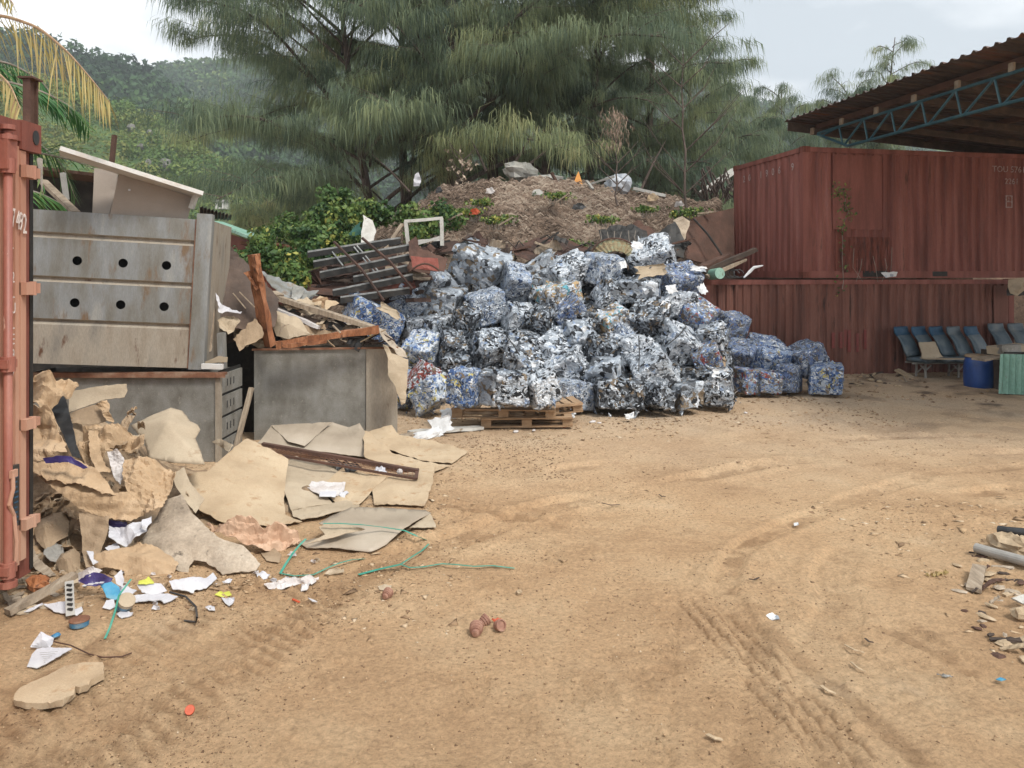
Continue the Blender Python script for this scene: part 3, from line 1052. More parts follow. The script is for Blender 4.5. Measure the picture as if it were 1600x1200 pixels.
# flat patch plate and the rusted-through square below it
MB().box(.60, 1.62, -.004, .012, .9, 2.28).build('patch_plate', M['rust_upper'], UP, local=True)
corrugated(.74, 1.78, .10, .76, .1, .02, -.016, jit=.006).build('rusted_patch', M['rust_patch'], UP, local=True)
MB().box(.66, .80, -.006, .01, .13, .9).build('dark_streak', M['rust_patch'], UP, local=True)
fm = MB()
fm.box(1.22, 1.72, -.012, .004, .02, .13)
fm.box(2.7, 3.02, -.006, .004, .03, .12)
fm.build('fork_pocket', M['black_steel'], UP, local=True)
RX = Matrix.Rotation(math.radians(90), 4, 'X')
text_mesh('lettering', 'TOU 5761', .17, M['letter_dim'], UP, Matrix.Translation((4.02, .008, 2.05)) @ RX)
text_mesh('lettering', '2261', .16, M['letter_dim'], UP, Matrix.Translation((4.30, .008, 1.82)) @ RX)
mb = MB()
mb.box(4.32, 4.34, 0, .008, 1.36, 1.60).box(4.45, 4.47, 0, .008, 1.36, 1.60).box(4.34, 4.45, 0, .008, 1.58, 1.60).box(4.34, 4.45, 0, .008, 1.36, 1.38).box(4.34, 4.45, 0, .008, 1.47, 1.485)
mb.build('stencil_box', M['letter_dim'], UP, local=True)
text_mesh('lettering', '3', .10, M['letter_dim'], UP, Matrix.Translation((4.36, .005, 1.49)) @ RX)
EM = Matrix.Translation((.005, 2.3, 2.02)) @ Matrix.Rotation(math.radians(-90), 4, 'Z') @ RX
for i, ch in enumerate('20 1906 9'):
    if ch != ' ':
        text_mesh('letter', ch, .2, M['letter_dim'], UP, Matrix.Translation((.005, 2.3 - i * .235, 2.02)) @ Matrix.Rotation(math.radians(-90), 4, 'Z') @ RX)

LO = container('shipping_container', 'lower brown shipping container carrying the red one, with worn ribs and a red painted smudge', (3.42, 13.80), 6.44, 2.5, -.55, 1.78, (M['rust_lower'], M['rust_upper']), .165, .034, .2)
# its end door panel, hinge side
MB().box(5.98, 6.30, -.012, .012, .15, 2.2).build('door_panel', M['rust_lower'], LO, local=True)
mb = MB()
for i in range(9):
    mb.box(2.53 + i * .0825 + R.uniform(-.01, .01), 2.58 + i * .0825 + R.uniform(0, .012), .004, .009, .95 + R.uniform(0, .14), 1.3 + R.uniform(0, .12))
M['red_smudge'] = weathered('red_spray_smudge', [(.15, .05, .04), (.20, .042, .036), (.17, .05, .04)], 9, .7, 0, .1, 60, fine=.3)
mb.build('paint_smudge', M['red_smudge'], LO, local=True)

# left container: its door end faces the yard
LC = thing('shipping_container', 'faded salmon red shipping container with door rods beside the crumpled kraft paper', 'container', (-2.745, 4.5, .13))
X0 = -2.745
zb, zt = .13, 2.72
MB().box(-8.8, X0 - .06, 2.06, 4.5, zb + .1, zt - .02).build('body', M['rust_upper'], LC)
# corner post column, dark
mb = MB()
mb.box(X0 - .10, X0 - .045, 4.385, 4.49, zb, zt - .16)
mb.build('corner_post', M['dark_red'], LC)
MB().box(X0 - .05, X0 - .040, 4.475, 4.505, zb + .02, zt - .15).build('post_edge', M['black_steel'], LC)
mb = MB()
mb.box(X0 - .12, X0 + .004, 4.33, 4.51, zt - .165, zt)
mb.build('corner_casting', M['dark_red'], LC)
mb = MB().tube([(X0 + .001, 4.455, zt - .08), (X0 + .010, 4.455, zt - .08)], [.028, .028], 14)
mb.v = [Vector((v.x, v.y, (v.z - (zt - .08)) * 1.5 + zt - .08)) for v in mb.v]
mb.build('casting_hole', M['black_plastic'], LC)
# header
MB().box(X0 - .12, X0 - .002, 2.1, 4.33, zt - .12, zt - .01).build('door_header', M['dark_red'], LC)
# door leaf with a pressed edge
mb = MB()
mb.box(X0 - .07, X0 - .022, 2.15, 4.20, zb + .10, zt - .16)
mb.box(X0 - .07, X0 - .010, 4.20, 4.245, zb + .10, zt - .15)
mb.box(X0 - .07, X0 - .024, 4.245, 4.30, zb + .10, zt - .16)
mb.box(X0 - .07, X0 - .012, 4.30, 4.335, zb + .10, zt - .15)
mb.box(X0 - .07, X0 - .006, 4.335, 4.385, zb + .12, zt - .17)
DOOR = mb.build('door', M['salmon'], LC)
for z, h_ in ((zt - .32, .07), (1.74, .07), (.98, .06), (.42, .06)):
    mb = MB()
    mb.box(X0 - .015, X0 + .028, 4.335, 4.40, z, z + h_)
    mb.tube([(X0 + .012, 4.415, z - .004), (X0 + .012, 4.415, z + h_ + .004)], .02, 10)
    mb.box(X0 - .01, X0 + .02, 4.41, 4.475, z + .006, z + h_ - .006)
    mb.build('hinge', M['salmon'], DOOR)
rods = {}
for y, r_ in ((4.175, .022), (3.9, .022)):
    rod = MB()
    rod.tube([(X0 + .028, y, .16), (X0 + .028, y, .2), (X0 + .028, y, zt - .1)], r_, 12)
    rods[y] = rod.build('lock_rod', M['red_paint'], LC, smooth=True)
for y in (4.175, 3.9):
    for z in (.24, 1.35, 2.42):
        mb = MB()
        mb.box(X0 - .012, X0 + .052, y - .042, y + .042, z, z + .045 if z < 2 else z + .16)
        mb.tube([(X0 + .028, y, z - .02), (X0 + .028, y, z + .06)], .036, 12)
        mb.build('rod_bracket', M['red_paint'], rods[y])
    for z0_, z1_, r2_ in ((zt - .14, zt - .115, .046), (zt - .085, zt - .06, .038), (.17, .20, .045)):
        MB().tube([(X0 + .028, y, z0_), (X0 + .028, y, z1_)], r2_, 12).build('cam_end', M['red_paint'], rods[y])
# handle and its loop
mb = MB()
mb.tube([(X0 + .06, 4.165, .78), (X0 + .065, 4.16, .70), (X0 + .05, 4.15, .62), (X0 + .05, 4.19, .55), (X0 + .055, 4.205, .40), (X0 + .05, 4.205, .30)], .011, 8)
mb.box(X0 + .05, X0 + .066, 4.15, 4.20, .76, .80)
mb.build('door_handle', M['salmon'], DOOR)
MB().box(X0 - .02, X0 + .004, 4.255, 4.31, .46, .80).build('label_plate', M['black_plastic'], DOOR)
mb = MB()
for i in range(11):
    mb.box(X0 + .004, X0 + .006, 4.260 + R.uniform(0, .004), 4.30 - R.uniform(0, .012), .48 + i * .028, .488 + i * .028)
mb.build('label_print', M['blue_cloth'], DOOR)
# lettering: runs along the wall
EM = Matrix.Rotation(math.radians(90), 4, 'Z') @ RX
lm = M['letter']
for s_, y_, z_, sz in (('7', 4.245, 2.115, .15), ('4', 4.285, 2.105, .15), ('9', 4.312, 2.10, .15), ('2', 4.345, 2.085, .16)):
    text_mesh('lettering', s_, sz, lm, LC, Matrix.Translation((.004, y_ - 4.5 - .005, z_ - zb)) @ EM @ Matrix.Diagonal((.45, 1, 1, 1)))
zz = 1.98
for ch in ('-', 'J', '2', 'L', 'U', 'L', 'E', '9', '9'):
    text_mesh('lettering', ch, .085, lm, LC, Matrix.Translation((.003, 4.243 - 4.5, zz - zb)) @ EM @ Matrix.Diagonal((.6, 1, 1, 1)))
    zz -= .085

# steel H post standing up behind the container's corner
hp = MB()
c_ = P(41, 190, 4.40)
hp.box(c_.x - .02, c_.x + .02, c_.y, c_.y + .010, zt, 2.97).box(c_.x - .02, c_.x + .02, c_.y + .07, c_.y + .08, zt, 2.97).box(c_.x - .005, c_.x + .005, c_.y + .01, c_.y + .07, zt, 2.97)
hp.box(c_.x - .045, c_.x + .04, c_.y - .012, c_.y + .095, 2.97, 2.98)
hp.build('steel_post', M['rust_brown'], label='dark H section steel post with a cap plate behind the salmon container corner', cat='post')

# ---------------------------------------------------------------- open shed roof over the containers
e_dir = Vector((math.sin(-ANG) * -1, -math.cos(ANG), 0)).normalized()      # along the eave, towards the camera
r_dir = Vector((math.cos(ANG), math.sin(ANG), -.075)).normalized()          # across, falling gently
E0 = Vector((5.22, 14.75, H + 2.93))
SH = thing('shed_roof', 'dark open shed roof of corrugated sheets over timber beams and teal steel trusses', 'roof', (E0.x, E0.y, 0))


def rp(u, v, dz=0.0):
    return E0 + e_dir * u + r_dir * v + Vector((0, 0, dz))


# sheets: ribs run across from the eave
LE = 8.6
sheet = MB()
pitch = .19
prof = []
u = -.05
while u < LE:
    for a, d in ((0, 0), (.30, 0), (.45, .035), (.60, .035), (.75, 0)):
        prof.append((u + a * pitch, d + R.uniform(-.003, .003)))
    u += pitch
vs, fs = [], []
vv = [0, 2.2, 4.4, 6.6, 9.0]
for v in vv:
    for (uu, d) in prof:
        vs.append(rp(uu, v - (R.uniform(0, .02) if v == 0 else 0), d))
n_ = len(prof)
for i in range(len(vv) - 1):
    for j in range(n_ - 1):
        a = i * n_ + j
        fs.append((a, a + 1, a + n_ + 1, a + n_))
sheet.add(vs, fs)
sheet.build('roof_sheet', M['roof_sheet'], SH)
# edge purlin parallel to the eave, timber beams across with pale sawn ends
MB().bar(rp(.05, .62, -.05), rp(LE - .1, .62, -.05), .07, .09).bar(rp(.05, 3.0, -.05), rp(LE - .1, 3.0, -.05), .07, .09).bar(rp(.05, 5.4, -.05), rp(LE - .1, 5.4, -.05), .07, .09).build('purlin', M['rust_brown'], SH)
for uu in (.08, 1.0, 1.95, 2.85, 3.75, 4.7, 5.7, 6.8):
    bm_ = MB().bar(rp(uu, .52, -.15), rp(uu, 8.8, -.15), .075, .11, jit=.002).build('beam', M['timber_dark'], SH)
    MB().bar(rp(uu, .48, -.15), rp(uu, .515, -.15), .085, .125).build('beam_end', M['timber_grey'], bm_)
# fascia board on the far edge
MB().bar(rp(-.02, .05, -.09), rp(-.02, 8.9, -.09), .03, .16).build('fascia', M['timber_dark'], SH)


def truss(v0, u0, u1, parent, drop=.36):
    t_len = u1 - u0
    top = lambda u_: rp(u_, v0, -.26)
    n_p = 11
    start = .9

    def bot(u_):
        k = min(1, max(0, (u_ - u0) / start))
        return rp(u_, v0, -.26 - drop * k - .02)
    MB().tube([top(u0), top(u0 + t_len)], .024, 8).build('upper_chord', M['teal'], parent)
    MB().tube([bot(u0), bot(u0 + start), bot(u1)], .025, 8).build('lower_chord', M['teal'], parent)
    st = t_len / n_p
    for i in range(n_p):
        a = u0 + i * st
        MB().tube([top(a + st * .95), bot(a + .12)], .020, 6).build('web', M['teal'], parent)
        MB().tube([top(a + st * .95), bot(a + st * 1.1)], .018, 6).build('web', M['teal'], parent)


TR = thing('roof_truss', 'teal tubular steel truss carrying the shed roof, starting on the red container corner', 'truss', rp(.45, .38, -.3))
truss(.40, .42, 8.0, TR)
# posts of the shed, beyond the frame
for i, (uu, v) in enumerate(((8.3, .6), (8.3, 8.6), (.4, 8.6))):
    p_ = rp(uu, v, -.3)
    MB().box(p_.x - .06, p_.x + .06, p_.y - .06, p_.y + .06, 0, p_.z).build('shed_post', M['teal'], SH)
# ---------------------------------------------------------------- bales of crushed cans and tinplate
W_, LG, MG, DG, BK = (.64, .68, .73), (.44, .49, .55), (.28, .315, .36), (.11, .12, .135), (.022, .024, .028)
BL, LB, DB, BR, RD, YE, CY = (.07, .14, .33), (.27, .35, .50), (.03, .055, .12), (.22, .175, .125), (.26, .06, .05), (.55, .48, .18), (.12, .36, .44)
BM = {
    'white': crushed('bright_tinplate', [(4, W_), (3, LG), (2, MG), (1.6, DG), (1.3, BK), (.3, LB)], 11, .34, .35),
    'silver': crushed('silver_tinplate', [(2, W_), (3, LG), (3, MG), (2.6, DG), (1.6, BK), (.5, BR), (.4, LB)], 11, .34, .55),
    'steelgrey': crushed('grey_tinplate', [(1, W_), (3, LG), (4, MG), (2, DG), (.8, BK), (1, LB)], 6, .3, .5),
    'greybrown': crushed('grey_brown_tinplate', [(1.2, W_), (2.4, LG), (3, MG), (2.6, BR), (1.5, DG), (.7, BK)], 6, .34, .5),
    'bluegrey': crushed('blue_grey_cans', [(1.6, W_), (3, LG), (2.6, (.28, .32, .38)), (1.7, LB), (1.5, DB), (1, DG)], 17, .45, .35),
    'blue': crushed('blue_cans', [(1.4, W_), (1.6, LG), (3, LB), (3.4, BL), (1.6, DB), (1, DG), (.5, BR), (.25, YE)], 17, .45, .3),
    'slate': crushed('slate_blue_cans', [(.7, W_), (2, MG), (2.4, (.26, .32, .44)), (2.6, (.13, .19, .36)), (2, DB), (2, DG), (1, BR)], 20, .5, .35),
    'bluebrown': crushed('blue_brown_cans', [(1, W_), (2, MG), (2, LB), (2, BL), (2.4, BR), (1, DG), (.5, RD)], 17, .5, .3),
    'red': crushed('red_cans', [(2, W_), (1, LG), (4, RD), (2, (.25, .07, .06)), (1, BR), (.8, DG)], 17, .45, .3),
    'yellowblue': crushed('yellow_blue_cans', [(3.4, W_), (2, LG), (2.6, LB), (1.5, BL), (.7, YE), (1, DG)], 15, .4, .25),
    'brass': crushed('golden_tinplate', [(3, W_), (2, LG), (2.4, (.50, .36, .2)), (1.6, BR), (1, CY), (1.5, DG)], 11, .42, .4),
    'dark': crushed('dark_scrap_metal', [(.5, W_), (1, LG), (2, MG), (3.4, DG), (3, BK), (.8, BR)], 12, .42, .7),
}
LOOK = {'white': 'bright white crumpled tinplate bale', 'silver': 'silver crushed metal bale', 'steelgrey': 'smooth steel grey metal bale', 'greybrown': 'grey brown tinplate bale',
        'bluegrey': 'pale blue grey can bale', 'blue': 'blue flecked can bale', 'slate': 'dark slate blue can bale', 'bluebrown': 'blue and brown can bale', 'red': 'red flecked can bale',
        'yellowblue': 'blue and yellow flecked can bale', 'brass': 'golden brown mottled metal bale', 'dark': 'dark crushed metal bale'}
NV = 15


def bale_mesh(dx, dy, dz, seed, rough=1.0, flakes=90):
    """a cube of compacted scrap: faceted, torn, bulging, with loose tabs"""
    rs_ = np.random.RandomState(seed)
    g = np.linspace(-1, 1, NV)
    A, B = np.meshgrid(g, g)
    A, B = A.ravel(), B.ravel()
    one = np.ones_like(A)
    faces6 = [np.stack(v, 1) for v in ((A, B, one), (B, A, -one), (one, A, B), (-one, B, A), (B, one, A), (A, -one, B))]
    key = {}
    V, Fc = [], []
    for fp in faces6:
        ids = []
        for p in fp:
            k = (round(p[0], 4), round(p[1], 4), round(p[2], 4))
            if k not in key:
                key[k] = len(V)
                V.append(p)
            ids.append(key[k])
        ids = np.array(ids).reshape(NV, NV)
        Fc.append(np.stack([ids[:-1, :-1].ravel(), ids[:-1, 1:].ravel(), ids[1:, 1:].ravel(), ids[1:, :-1].ravel()], 1))
    V = np.array(V)
    Fc = np.concatenate(Fc)
    ax_ = np.abs(V).argmax(1)
    nrm = np.where(np.abs(V) > .93, np.sign(V), 0.0) + V * .05
    nrm /= np.linalg.norm(nrm, axis=1)[:, None]
    S = np.array([dx, dy, dz]) / 2
    pw = 18.0
    rd = (np.abs(V) ** pw).sum(1) ** (-1 / pw)
    Vs = V * rd[:, None] * 1.02 * S
    # pressed plates: nearest seed gives each patch its own tilt and push
    ns = 60
    sd_ = rs_.uniform(-1, 1, (ns, 3))
    ax = rs_.randint(0, 3, ns)
    sd_[np.arange(ns), ax] = np.sign(sd_[np.arange(ns), ax])
    sd_ = sd_ * S
    d2 = ((Vs[:, None, :] - sd_[None]) ** 2).sum(2)
    near = d2.argmin(1)
    push = rs_.normal(size=ns) * .010 * rough
    tilt = rs_.normal(size=(ns, 3)) * .11 * rough
    rel = Vs - sd_[near]
    Vs = Vs + nrm * (push[near] + (rel * tilt[near]).sum(1))[:, None]
    Vs = Vs + rs_.normal(size=Vs.shape) * .0022 * rough
    # shear and bend of the whole bale
    Vs[:, 0] += Vs[:, 2] * rs_.uniform(-.12, .12) + .08 * Vs[:, 1] ** 2 / dy * rs_.uniform(-1, 1)
    Vs[:, 2] += Vs[:, 0] * rs_.uniform(-.12, .12)
    # loose tabs and curled strips
    fl = int(flakes)
    fi = rs_.randint(0, len(Fc), fl)
    c = Vs[Fc[fi]].mean(1)
    n_ = nrm[Fc[fi][:, 0]]
    r1_ = rs_.normal(size=(fl, 3))
    a = np.cross(n_, r1_)
    a /= np.linalg.norm(a, axis=1)[:, None] + 1e-9
    lift = n_ * rs_.uniform(.1, 1.0, fl)[:, None]
    a = a + lift * .8
    b_ = np.cross(n_, a)
    b_ /= np.linalg.norm(b_, axis=1)[:, None] + 1e-9
    s1 = rs_.uniform(.02, .065, fl) * (1 + (rs_.uniform(0, 1, fl) > .93) * .7)
    s2 = rs_.uniform(.015, .05, fl)
    p0 = c - a * (s1 * .4)[:, None] + n_ * .004
    p1 = c + b_ * s2[:, None] + n_ * .008
    p2 = c + a * s1[:, None] + n_ * (s1 * .5)[:, None]
    p3 = c - b_ * s2[:, None] * rs_.uniform(.3, 1.2, fl)[:, None] + n_ * .01
    FV = np.stack([p0, p1, p2, p3], 1).reshape(-1, 3)
    FF = np.arange(fl * 4).reshape(fl, 4) + len(Vs)
    return np.concatenate([Vs, FV]), np.concatenate([Fc, FF])


# px, py, width, height (photo pixels), turn in the picture plane (degrees), kind, where it lies
BALES = [
    (750, 419, 98, 70, 24, 'greybrown', 'big slab shaped, topmost at the peak nearest the burnt slatted frame'),
    (806, 446, 44, 64, 4, 'bluegrey', 'upright flat one just under the slab shaped bale at the peak'),
    (849, 427, 60, 58, -32, 'greybrown', 'tilted on its corner beside the top white bale'),
    (676, 447, 52, 60, 32, 'steelgrey', 'leaning against the burnt slatted frame below the rusty bent sheet'),
    (634, 471, 60, 50, 28, 'bluegrey', 'under the lower bars of the slatted frame'),
    (694, 478, 62, 58, 18, 'greybrown', 'square faced, under the slab shaped peak bale'),
    (759, 480, 66, 52, -8, 'bluegrey', 'wide one resting directly below the slab shaped peak bale'),
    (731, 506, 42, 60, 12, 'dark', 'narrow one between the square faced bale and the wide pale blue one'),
    (874, 464, 74, 44, -14, 'brass', 'only golden brown one, with a turquoise scrap on its side'),
    (893, 491, 52, 44, -25, 'slate', 'small one tucked right under the golden brown bale'),
    (668, 514, 78, 40, 10, 'silver', 'flat one above the blue and yellow flecked bale'),
    (580, 498, 104, 58, 24, 'blue', 'long one behind the cardboard draped middle bin'),
    (659, 549, 62, 50, 18, 'yellowblue', 'at the left edge of the heap beside the hanging cardboard'),
    (704, 552, 42, 66, 6, 'dark', 'tall shadowy one beside the blue and yellow flecked bale'),
    (815, 501, 56, 46, 14, 'white', 'below the upright flat blue grey bale'),
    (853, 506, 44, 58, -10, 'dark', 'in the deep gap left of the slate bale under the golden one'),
    (764, 550, 56, 58, -6, 'silver', 'in the middle of the heap above the bright blue cube on the pallet'),
    (816, 546, 54, 54, 10, 'silver', 'middle of the heap, above the swirl faced bale'),
    (872, 553, 76, 56, -26, 'white', 'long sloping one crossing the centre of the heap'),
    (664, 596, 56, 52, 24, 'red', 'only red one, near the foot of the hanging cardboard'),
    (672, 628, 60, 46, -34, 'yellowblue', 'standing on its corner under the red flecked bale'),
    (631, 640, 36, 60, 8, 'blue', 'upright one touching the middle bin near the ground'),
    (726, 612, 54, 60, 7, 'blue', 'brightest blue cube, standing on the pallet'),
    (765, 608, 38, 56, -4, 'greybrown', 'pressed against the bright blue cube on the pallet'),
    (798, 612, 56, 56, 5, 'silver', 'with a swirl of sheet on its face, at the back of the pallet'),
    (828, 572, 70, 54, 30, 'silver', 'rough one above and behind the pallet end'),
    (845, 616, 52, 48, -20, 'white', 'low one behind the tilted pallet end'),
    (888, 577, 66, 50, -32, 'white', 'crumpled one diagonally above the low row near the pallet'),
    (893, 626, 70, 48, -3, 'bluegrey', 'in the bottom row just past the pallet'),
    (969, 624, 78, 48, 1, 'dark', 'bottom row bale with round can ends on its front face'),
    (948, 586, 60, 44, -16, 'steelgrey', 'resting on the dark bale with round can ends'),
    (988, 548, 62, 46, 3, 'white', 'roof shaped one bound with a dark strap in the middle right of the heap'),
    (1027, 586, 66, 74, -24, 'white', 'largest upright crumpled one, leaning over the bottom row'),
    (1031, 624, 44, 36, 12, 'dark', 'bottom row, under the largest leaning white bale'),
    (1075, 617, 50, 42, -3, 'greybrown', 'bottom row, neat box shape between two darker gaps'),
    (1126, 606, 52, 58, 2, 'silver', 'end of the bottom row, with white torn top and ringed can ends'),
    (1063, 540, 72, 54, 12, 'white', 'ragged one on the right shoulder of the heap'),
    (1109, 563, 50, 52, -22, 'bluebrown', 'leaning one above the end of the bottom row'),
    (941, 552, 44, 52, -8, 'dark', 'between the long sloping white bale and the roof shaped one'),
    (905, 529, 56, 42, 12, 'steelgrey', 'under the small slate bale in the centre of the heap'),
    (1016, 500, 70, 54, 2, 'dark', 'edge forward one in the upper right of the heap'),
    (955, 463, 46, 50, 16, 'silver', 'veined one beneath the squarish blue grey top bale'),
    (1002, 455, 72, 40, -8, 'steelgrey', 'wide folded one below the flat tan scrap near the top'),
    (942, 420, 56, 50, 8, 'bluegrey', 'box shaped, near the ribbed rusty arc'),
    (892, 424, 72, 42, -22, 'white', 'frayed one in the top row beside the corner tilted bale'),
    (1020, 399, 80, 42, -12, 'white', 'highest frayed one, in front of the black folded sheet'),
    (1064, 437, 68, 40, 4, 'slate', 'with white tabs, at the top edge next to the container rail'),
    (1064, 476, 54, 42, 10, 'white', 'splayed one under the slate bale by the container rail'),
    (1093, 497, 56, 46, -18, 'bluebrown', 'corner pointing at the container, upper right shoulder of the heap'),
    (958, 503, 52, 40, -14, 'brass', 'creamy one in the centre right, under the veined bale'),
    (1115, 527, 46, 40, 6, 'silver', 'small one beside the lone dark blue block on top of the blue stack'),
    (974, 524, 38, 28, 15, 'bluegrey', 'smallest scrap bundle above the roof shaped white bale'),
    (712, 572, 40, 36, 20, 'dark', 'low shadowed one above the bright blue cube'),
    (925, 505, 42, 38, -30, 'dark', 'small wedge right of the small slate bale'),
    (1146, 511, 46, 44, -3, 'slate', 'lone block at the top of the blue stack by the container'),
    (1163, 557, 56, 44, -4, 'slate', 'under the lone top block of the blue stack'),
    (1206, 562, 62, 46, 8, 'blue', 'long sloping one across the blue stack'),
    (1196, 541, 48, 24, 3, 'slate', 'flat one lying behind the sloping blue bale'),
    (1168, 602, 38, 42, 0, 'bluebrown', 'foot of the blue stack beside the ringed can ends bale'),
    (1203, 602, 38, 36, 3, 'bluebrown', 'foot of the blue stack in the shade of the sloping bale'),
    (1236, 594, 38, 46, -3, 'slate', 'last upright one at the foot of the blue stack'),
    (1265, 562, 56, 48, -30, 'slate', 'leaning on its corner behind the last blue cube by the container'),
    (1296, 594, 58, 48, 0, 'blue', 'last cube of the heap, alone on open ground by the container'),
]


def bale_D(px, py):
    if px > 1138:
        return 11.75 + (600 - py) * .0105 + (.25 if py < 560 and px > 1240 else 0)
    base = 10.25 + .25 * math.sin(px / 90.0)
    if px < 700:
        base += .1
    return base + max(0, (632 - py)) / 232 * 2.35


def add_bale(i, px, py, wp, hp_, rot, kind, label, D=None, group='crushed metal bales in the heap', rough=1.0):
    D = D or bale_D(px, py) + (R.uniform(-.1, .12) if py < 600 else 0)
    k = D / F
    lay = R.uniform(-34, 34)
    yaw = {0: -28, 1: 24, 2: -12, 3: 34, 4: 10}[i % 5] + lay * .4
    dxm, dzm = wp * k * .86, hp_ * k * .90
    dym = min(.62, max(.36, (dxm + dzm) * .5))
    kk = abs(math.cos(math.radians(yaw))) + .55 * abs(math.sin(math.radians(yaw)))
    dxm /= kk * .92
    V, Fc = bale_mesh(dxm, dym, dzm, 100 + i, rough * R.uniform(.75, 1.25) * {'blue': .5, 'slate': .5, 'bluebrown': .5, 'bluegrey': .4, 'steelgrey': .75, 'greybrown': .6}.get(kind, .85), {'blue': 22, 'slate': 18, 'bluebrown': 22, 'bluegrey': 12, 'steelgrey': 26, 'greybrown': 22}.get(kind, 34))
    mt = Euler((math.radians(R.uniform(6, 40) if (py < 590 and i < 100) else R.uniform(-3, 6)), math.radians(rot + (R.uniform(-11, 11) if py < 600 else R.uniform(-3, 3))), math.radians(yaw)), 'XYZ').to_matrix()
    V = V @ np.array(mt).T
    c_ = P(px, py, D)
    c_.y += dym * .3
    low = V[:, 2].min() + c_.z
    if low < .01:
        c_.z += .01 - low
    if D == 9.15:
        c_.z += max(0, .255 - (V[:, 2].min() + c_.z))
    V = V + np.array(c_)
    return mesh_obj('metal_bale', V, Fc, BM[kind], label=label, cat='metal bale', group=group)


for i, (px, py, wp, hp_, rot, kind, where) in enumerate(BALES):
    add_bale(i, px, py, wp, hp_, rot, kind, D=9.15 if px in (726, 765, 798, 845) else {664: 10.15, 672: 9.95}.get(px), label= ' '.join((LOOK[kind] + ', ' + where).split()[:16]))

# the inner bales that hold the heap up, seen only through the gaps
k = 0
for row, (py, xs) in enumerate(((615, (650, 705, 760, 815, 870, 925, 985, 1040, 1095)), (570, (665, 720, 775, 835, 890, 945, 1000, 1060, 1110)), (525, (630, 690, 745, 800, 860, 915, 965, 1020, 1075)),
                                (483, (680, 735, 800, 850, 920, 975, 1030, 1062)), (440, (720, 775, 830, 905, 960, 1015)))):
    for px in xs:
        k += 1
        kind = 'dark'  # dark metal puts the shade of the gaps into these bales
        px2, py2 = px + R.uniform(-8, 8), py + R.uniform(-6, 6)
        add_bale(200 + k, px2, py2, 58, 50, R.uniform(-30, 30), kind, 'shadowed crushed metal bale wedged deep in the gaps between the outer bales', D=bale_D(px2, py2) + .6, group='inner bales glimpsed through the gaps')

# loose bright tabs and cuttings lying over the heap
rs = np.random.RandomState(9)
M['foil'] = crushed('loose_bright_scrap', [(6, (.60, .61, .62)), (2, LG), (1, MG)], 4, .6, .05, .2)


def scrap_piece(px, py, D, w1, h1, name, label, mat, cat='metal scrap', group=None, turn=0.0):
    """a bent ragged plate"""
    n = 7
    vs, fs = [], []
    k_ = D / F
    cx = P(px, py, D)
    ca, sa = math.cos(turn), math.sin(turn)
    bx, bz = R.uniform(-.5, .5), R.uniform(-.5, .5)
    for i in range(n):
        for j in range(n):
            u_, v_ = i / (n - 1) - .5, j / (n - 1) - .5
            rr = 1 - .35 * R.random() * (i in (0, n - 1) or j in (0, n - 1))
            x, z = u_ * w1 * k_ * rr, v_ * h1 * k_ * rr
            y = (u_ * u_ * bx + v_ * v_ * bz) * w1 * k_ + R.uniform(-.008, .008)
            vs.append((cx.x + x * ca - z * sa, cx.y + y + z * .5, cx.z + x * sa + z * ca))
    for i in range(n - 1):
        for j in range(n - 1):
            a = i * n + j
            fs.append((a, a + 1, a + n + 1, a + n))
    o = MB().add(vs, fs).build(name, mat, label=label, cat=cat, group=group)
    sm_ = o.modifiers.new("thick", 'SOLIDIFY')
    sm_.thickness = .004
    return o


for i, (px, py, w1, h1, tr, lb) in enumerate((
        (1092, 420, 46, 16, -.1, 'bright white metal tab across the slate bale by the container rail'),
        (1098, 452, 22, 30, .4, 'pointed white metal offcut hanging over the container top rail'),
        (1050, 452, 30, 26, .3, 'star shaped white metal offcut below the slate bale by the rail'),
        (1040, 478, 28, 22, -.4, 'white torn metal tab above the edge forward dark bale'),
        (974, 414, 20, 22, .2, 'small white square tab between two top bales'),
        (996, 384, 34, 22, -.3, 'white torn sheet standing on the highest frayed bale'),
        (836, 570, 22, 14, .2, 'small white tab over the rough silver bale near the pallet'),
        (984, 650, 28, 16, .2, 'white and brown torn tab on the ground before the can end bale'),
        (887, 645, 44, 20, -.5, 'bent white strips of tinplate in front of the pale blue grey bale'),
        (1125, 583, 50, 24, .0, 'torn white can sheet folded over the end bale'),
        (913, 514, 16, 16, .6, 'small diamond of white foil in the centre of the heap'),
        (677, 584, 14, 16, .6, 'white paper thin scrap on the red flecked bale'))):
    scrap_piece(px, py, bale_D(px, py) - .28, w1 * .62, h1 * .62, 'metal_offcut', lb, M['foil'], turn=tr, group='bright offcuts on the heap')
scrap_piece(1017, 423, 11.95, 54, 22, 'card_scrap', 'flat tan card scrap lying across the top of the heap', M['card'], 'card scrap', turn=.18)
scrap_piece(1126, 572, 10.9, 16, 36, 'card_scrap', 'narrow brown card strip leaning on the end bales', M['card_dark'], 'card scrap', turn=-.4)
scrap_piece(610, 486, 11.6, 44, 14, 'card_scrap', 'pale card flap lying over the long blue bale', M['card'], 'card scrap', turn=-.55)
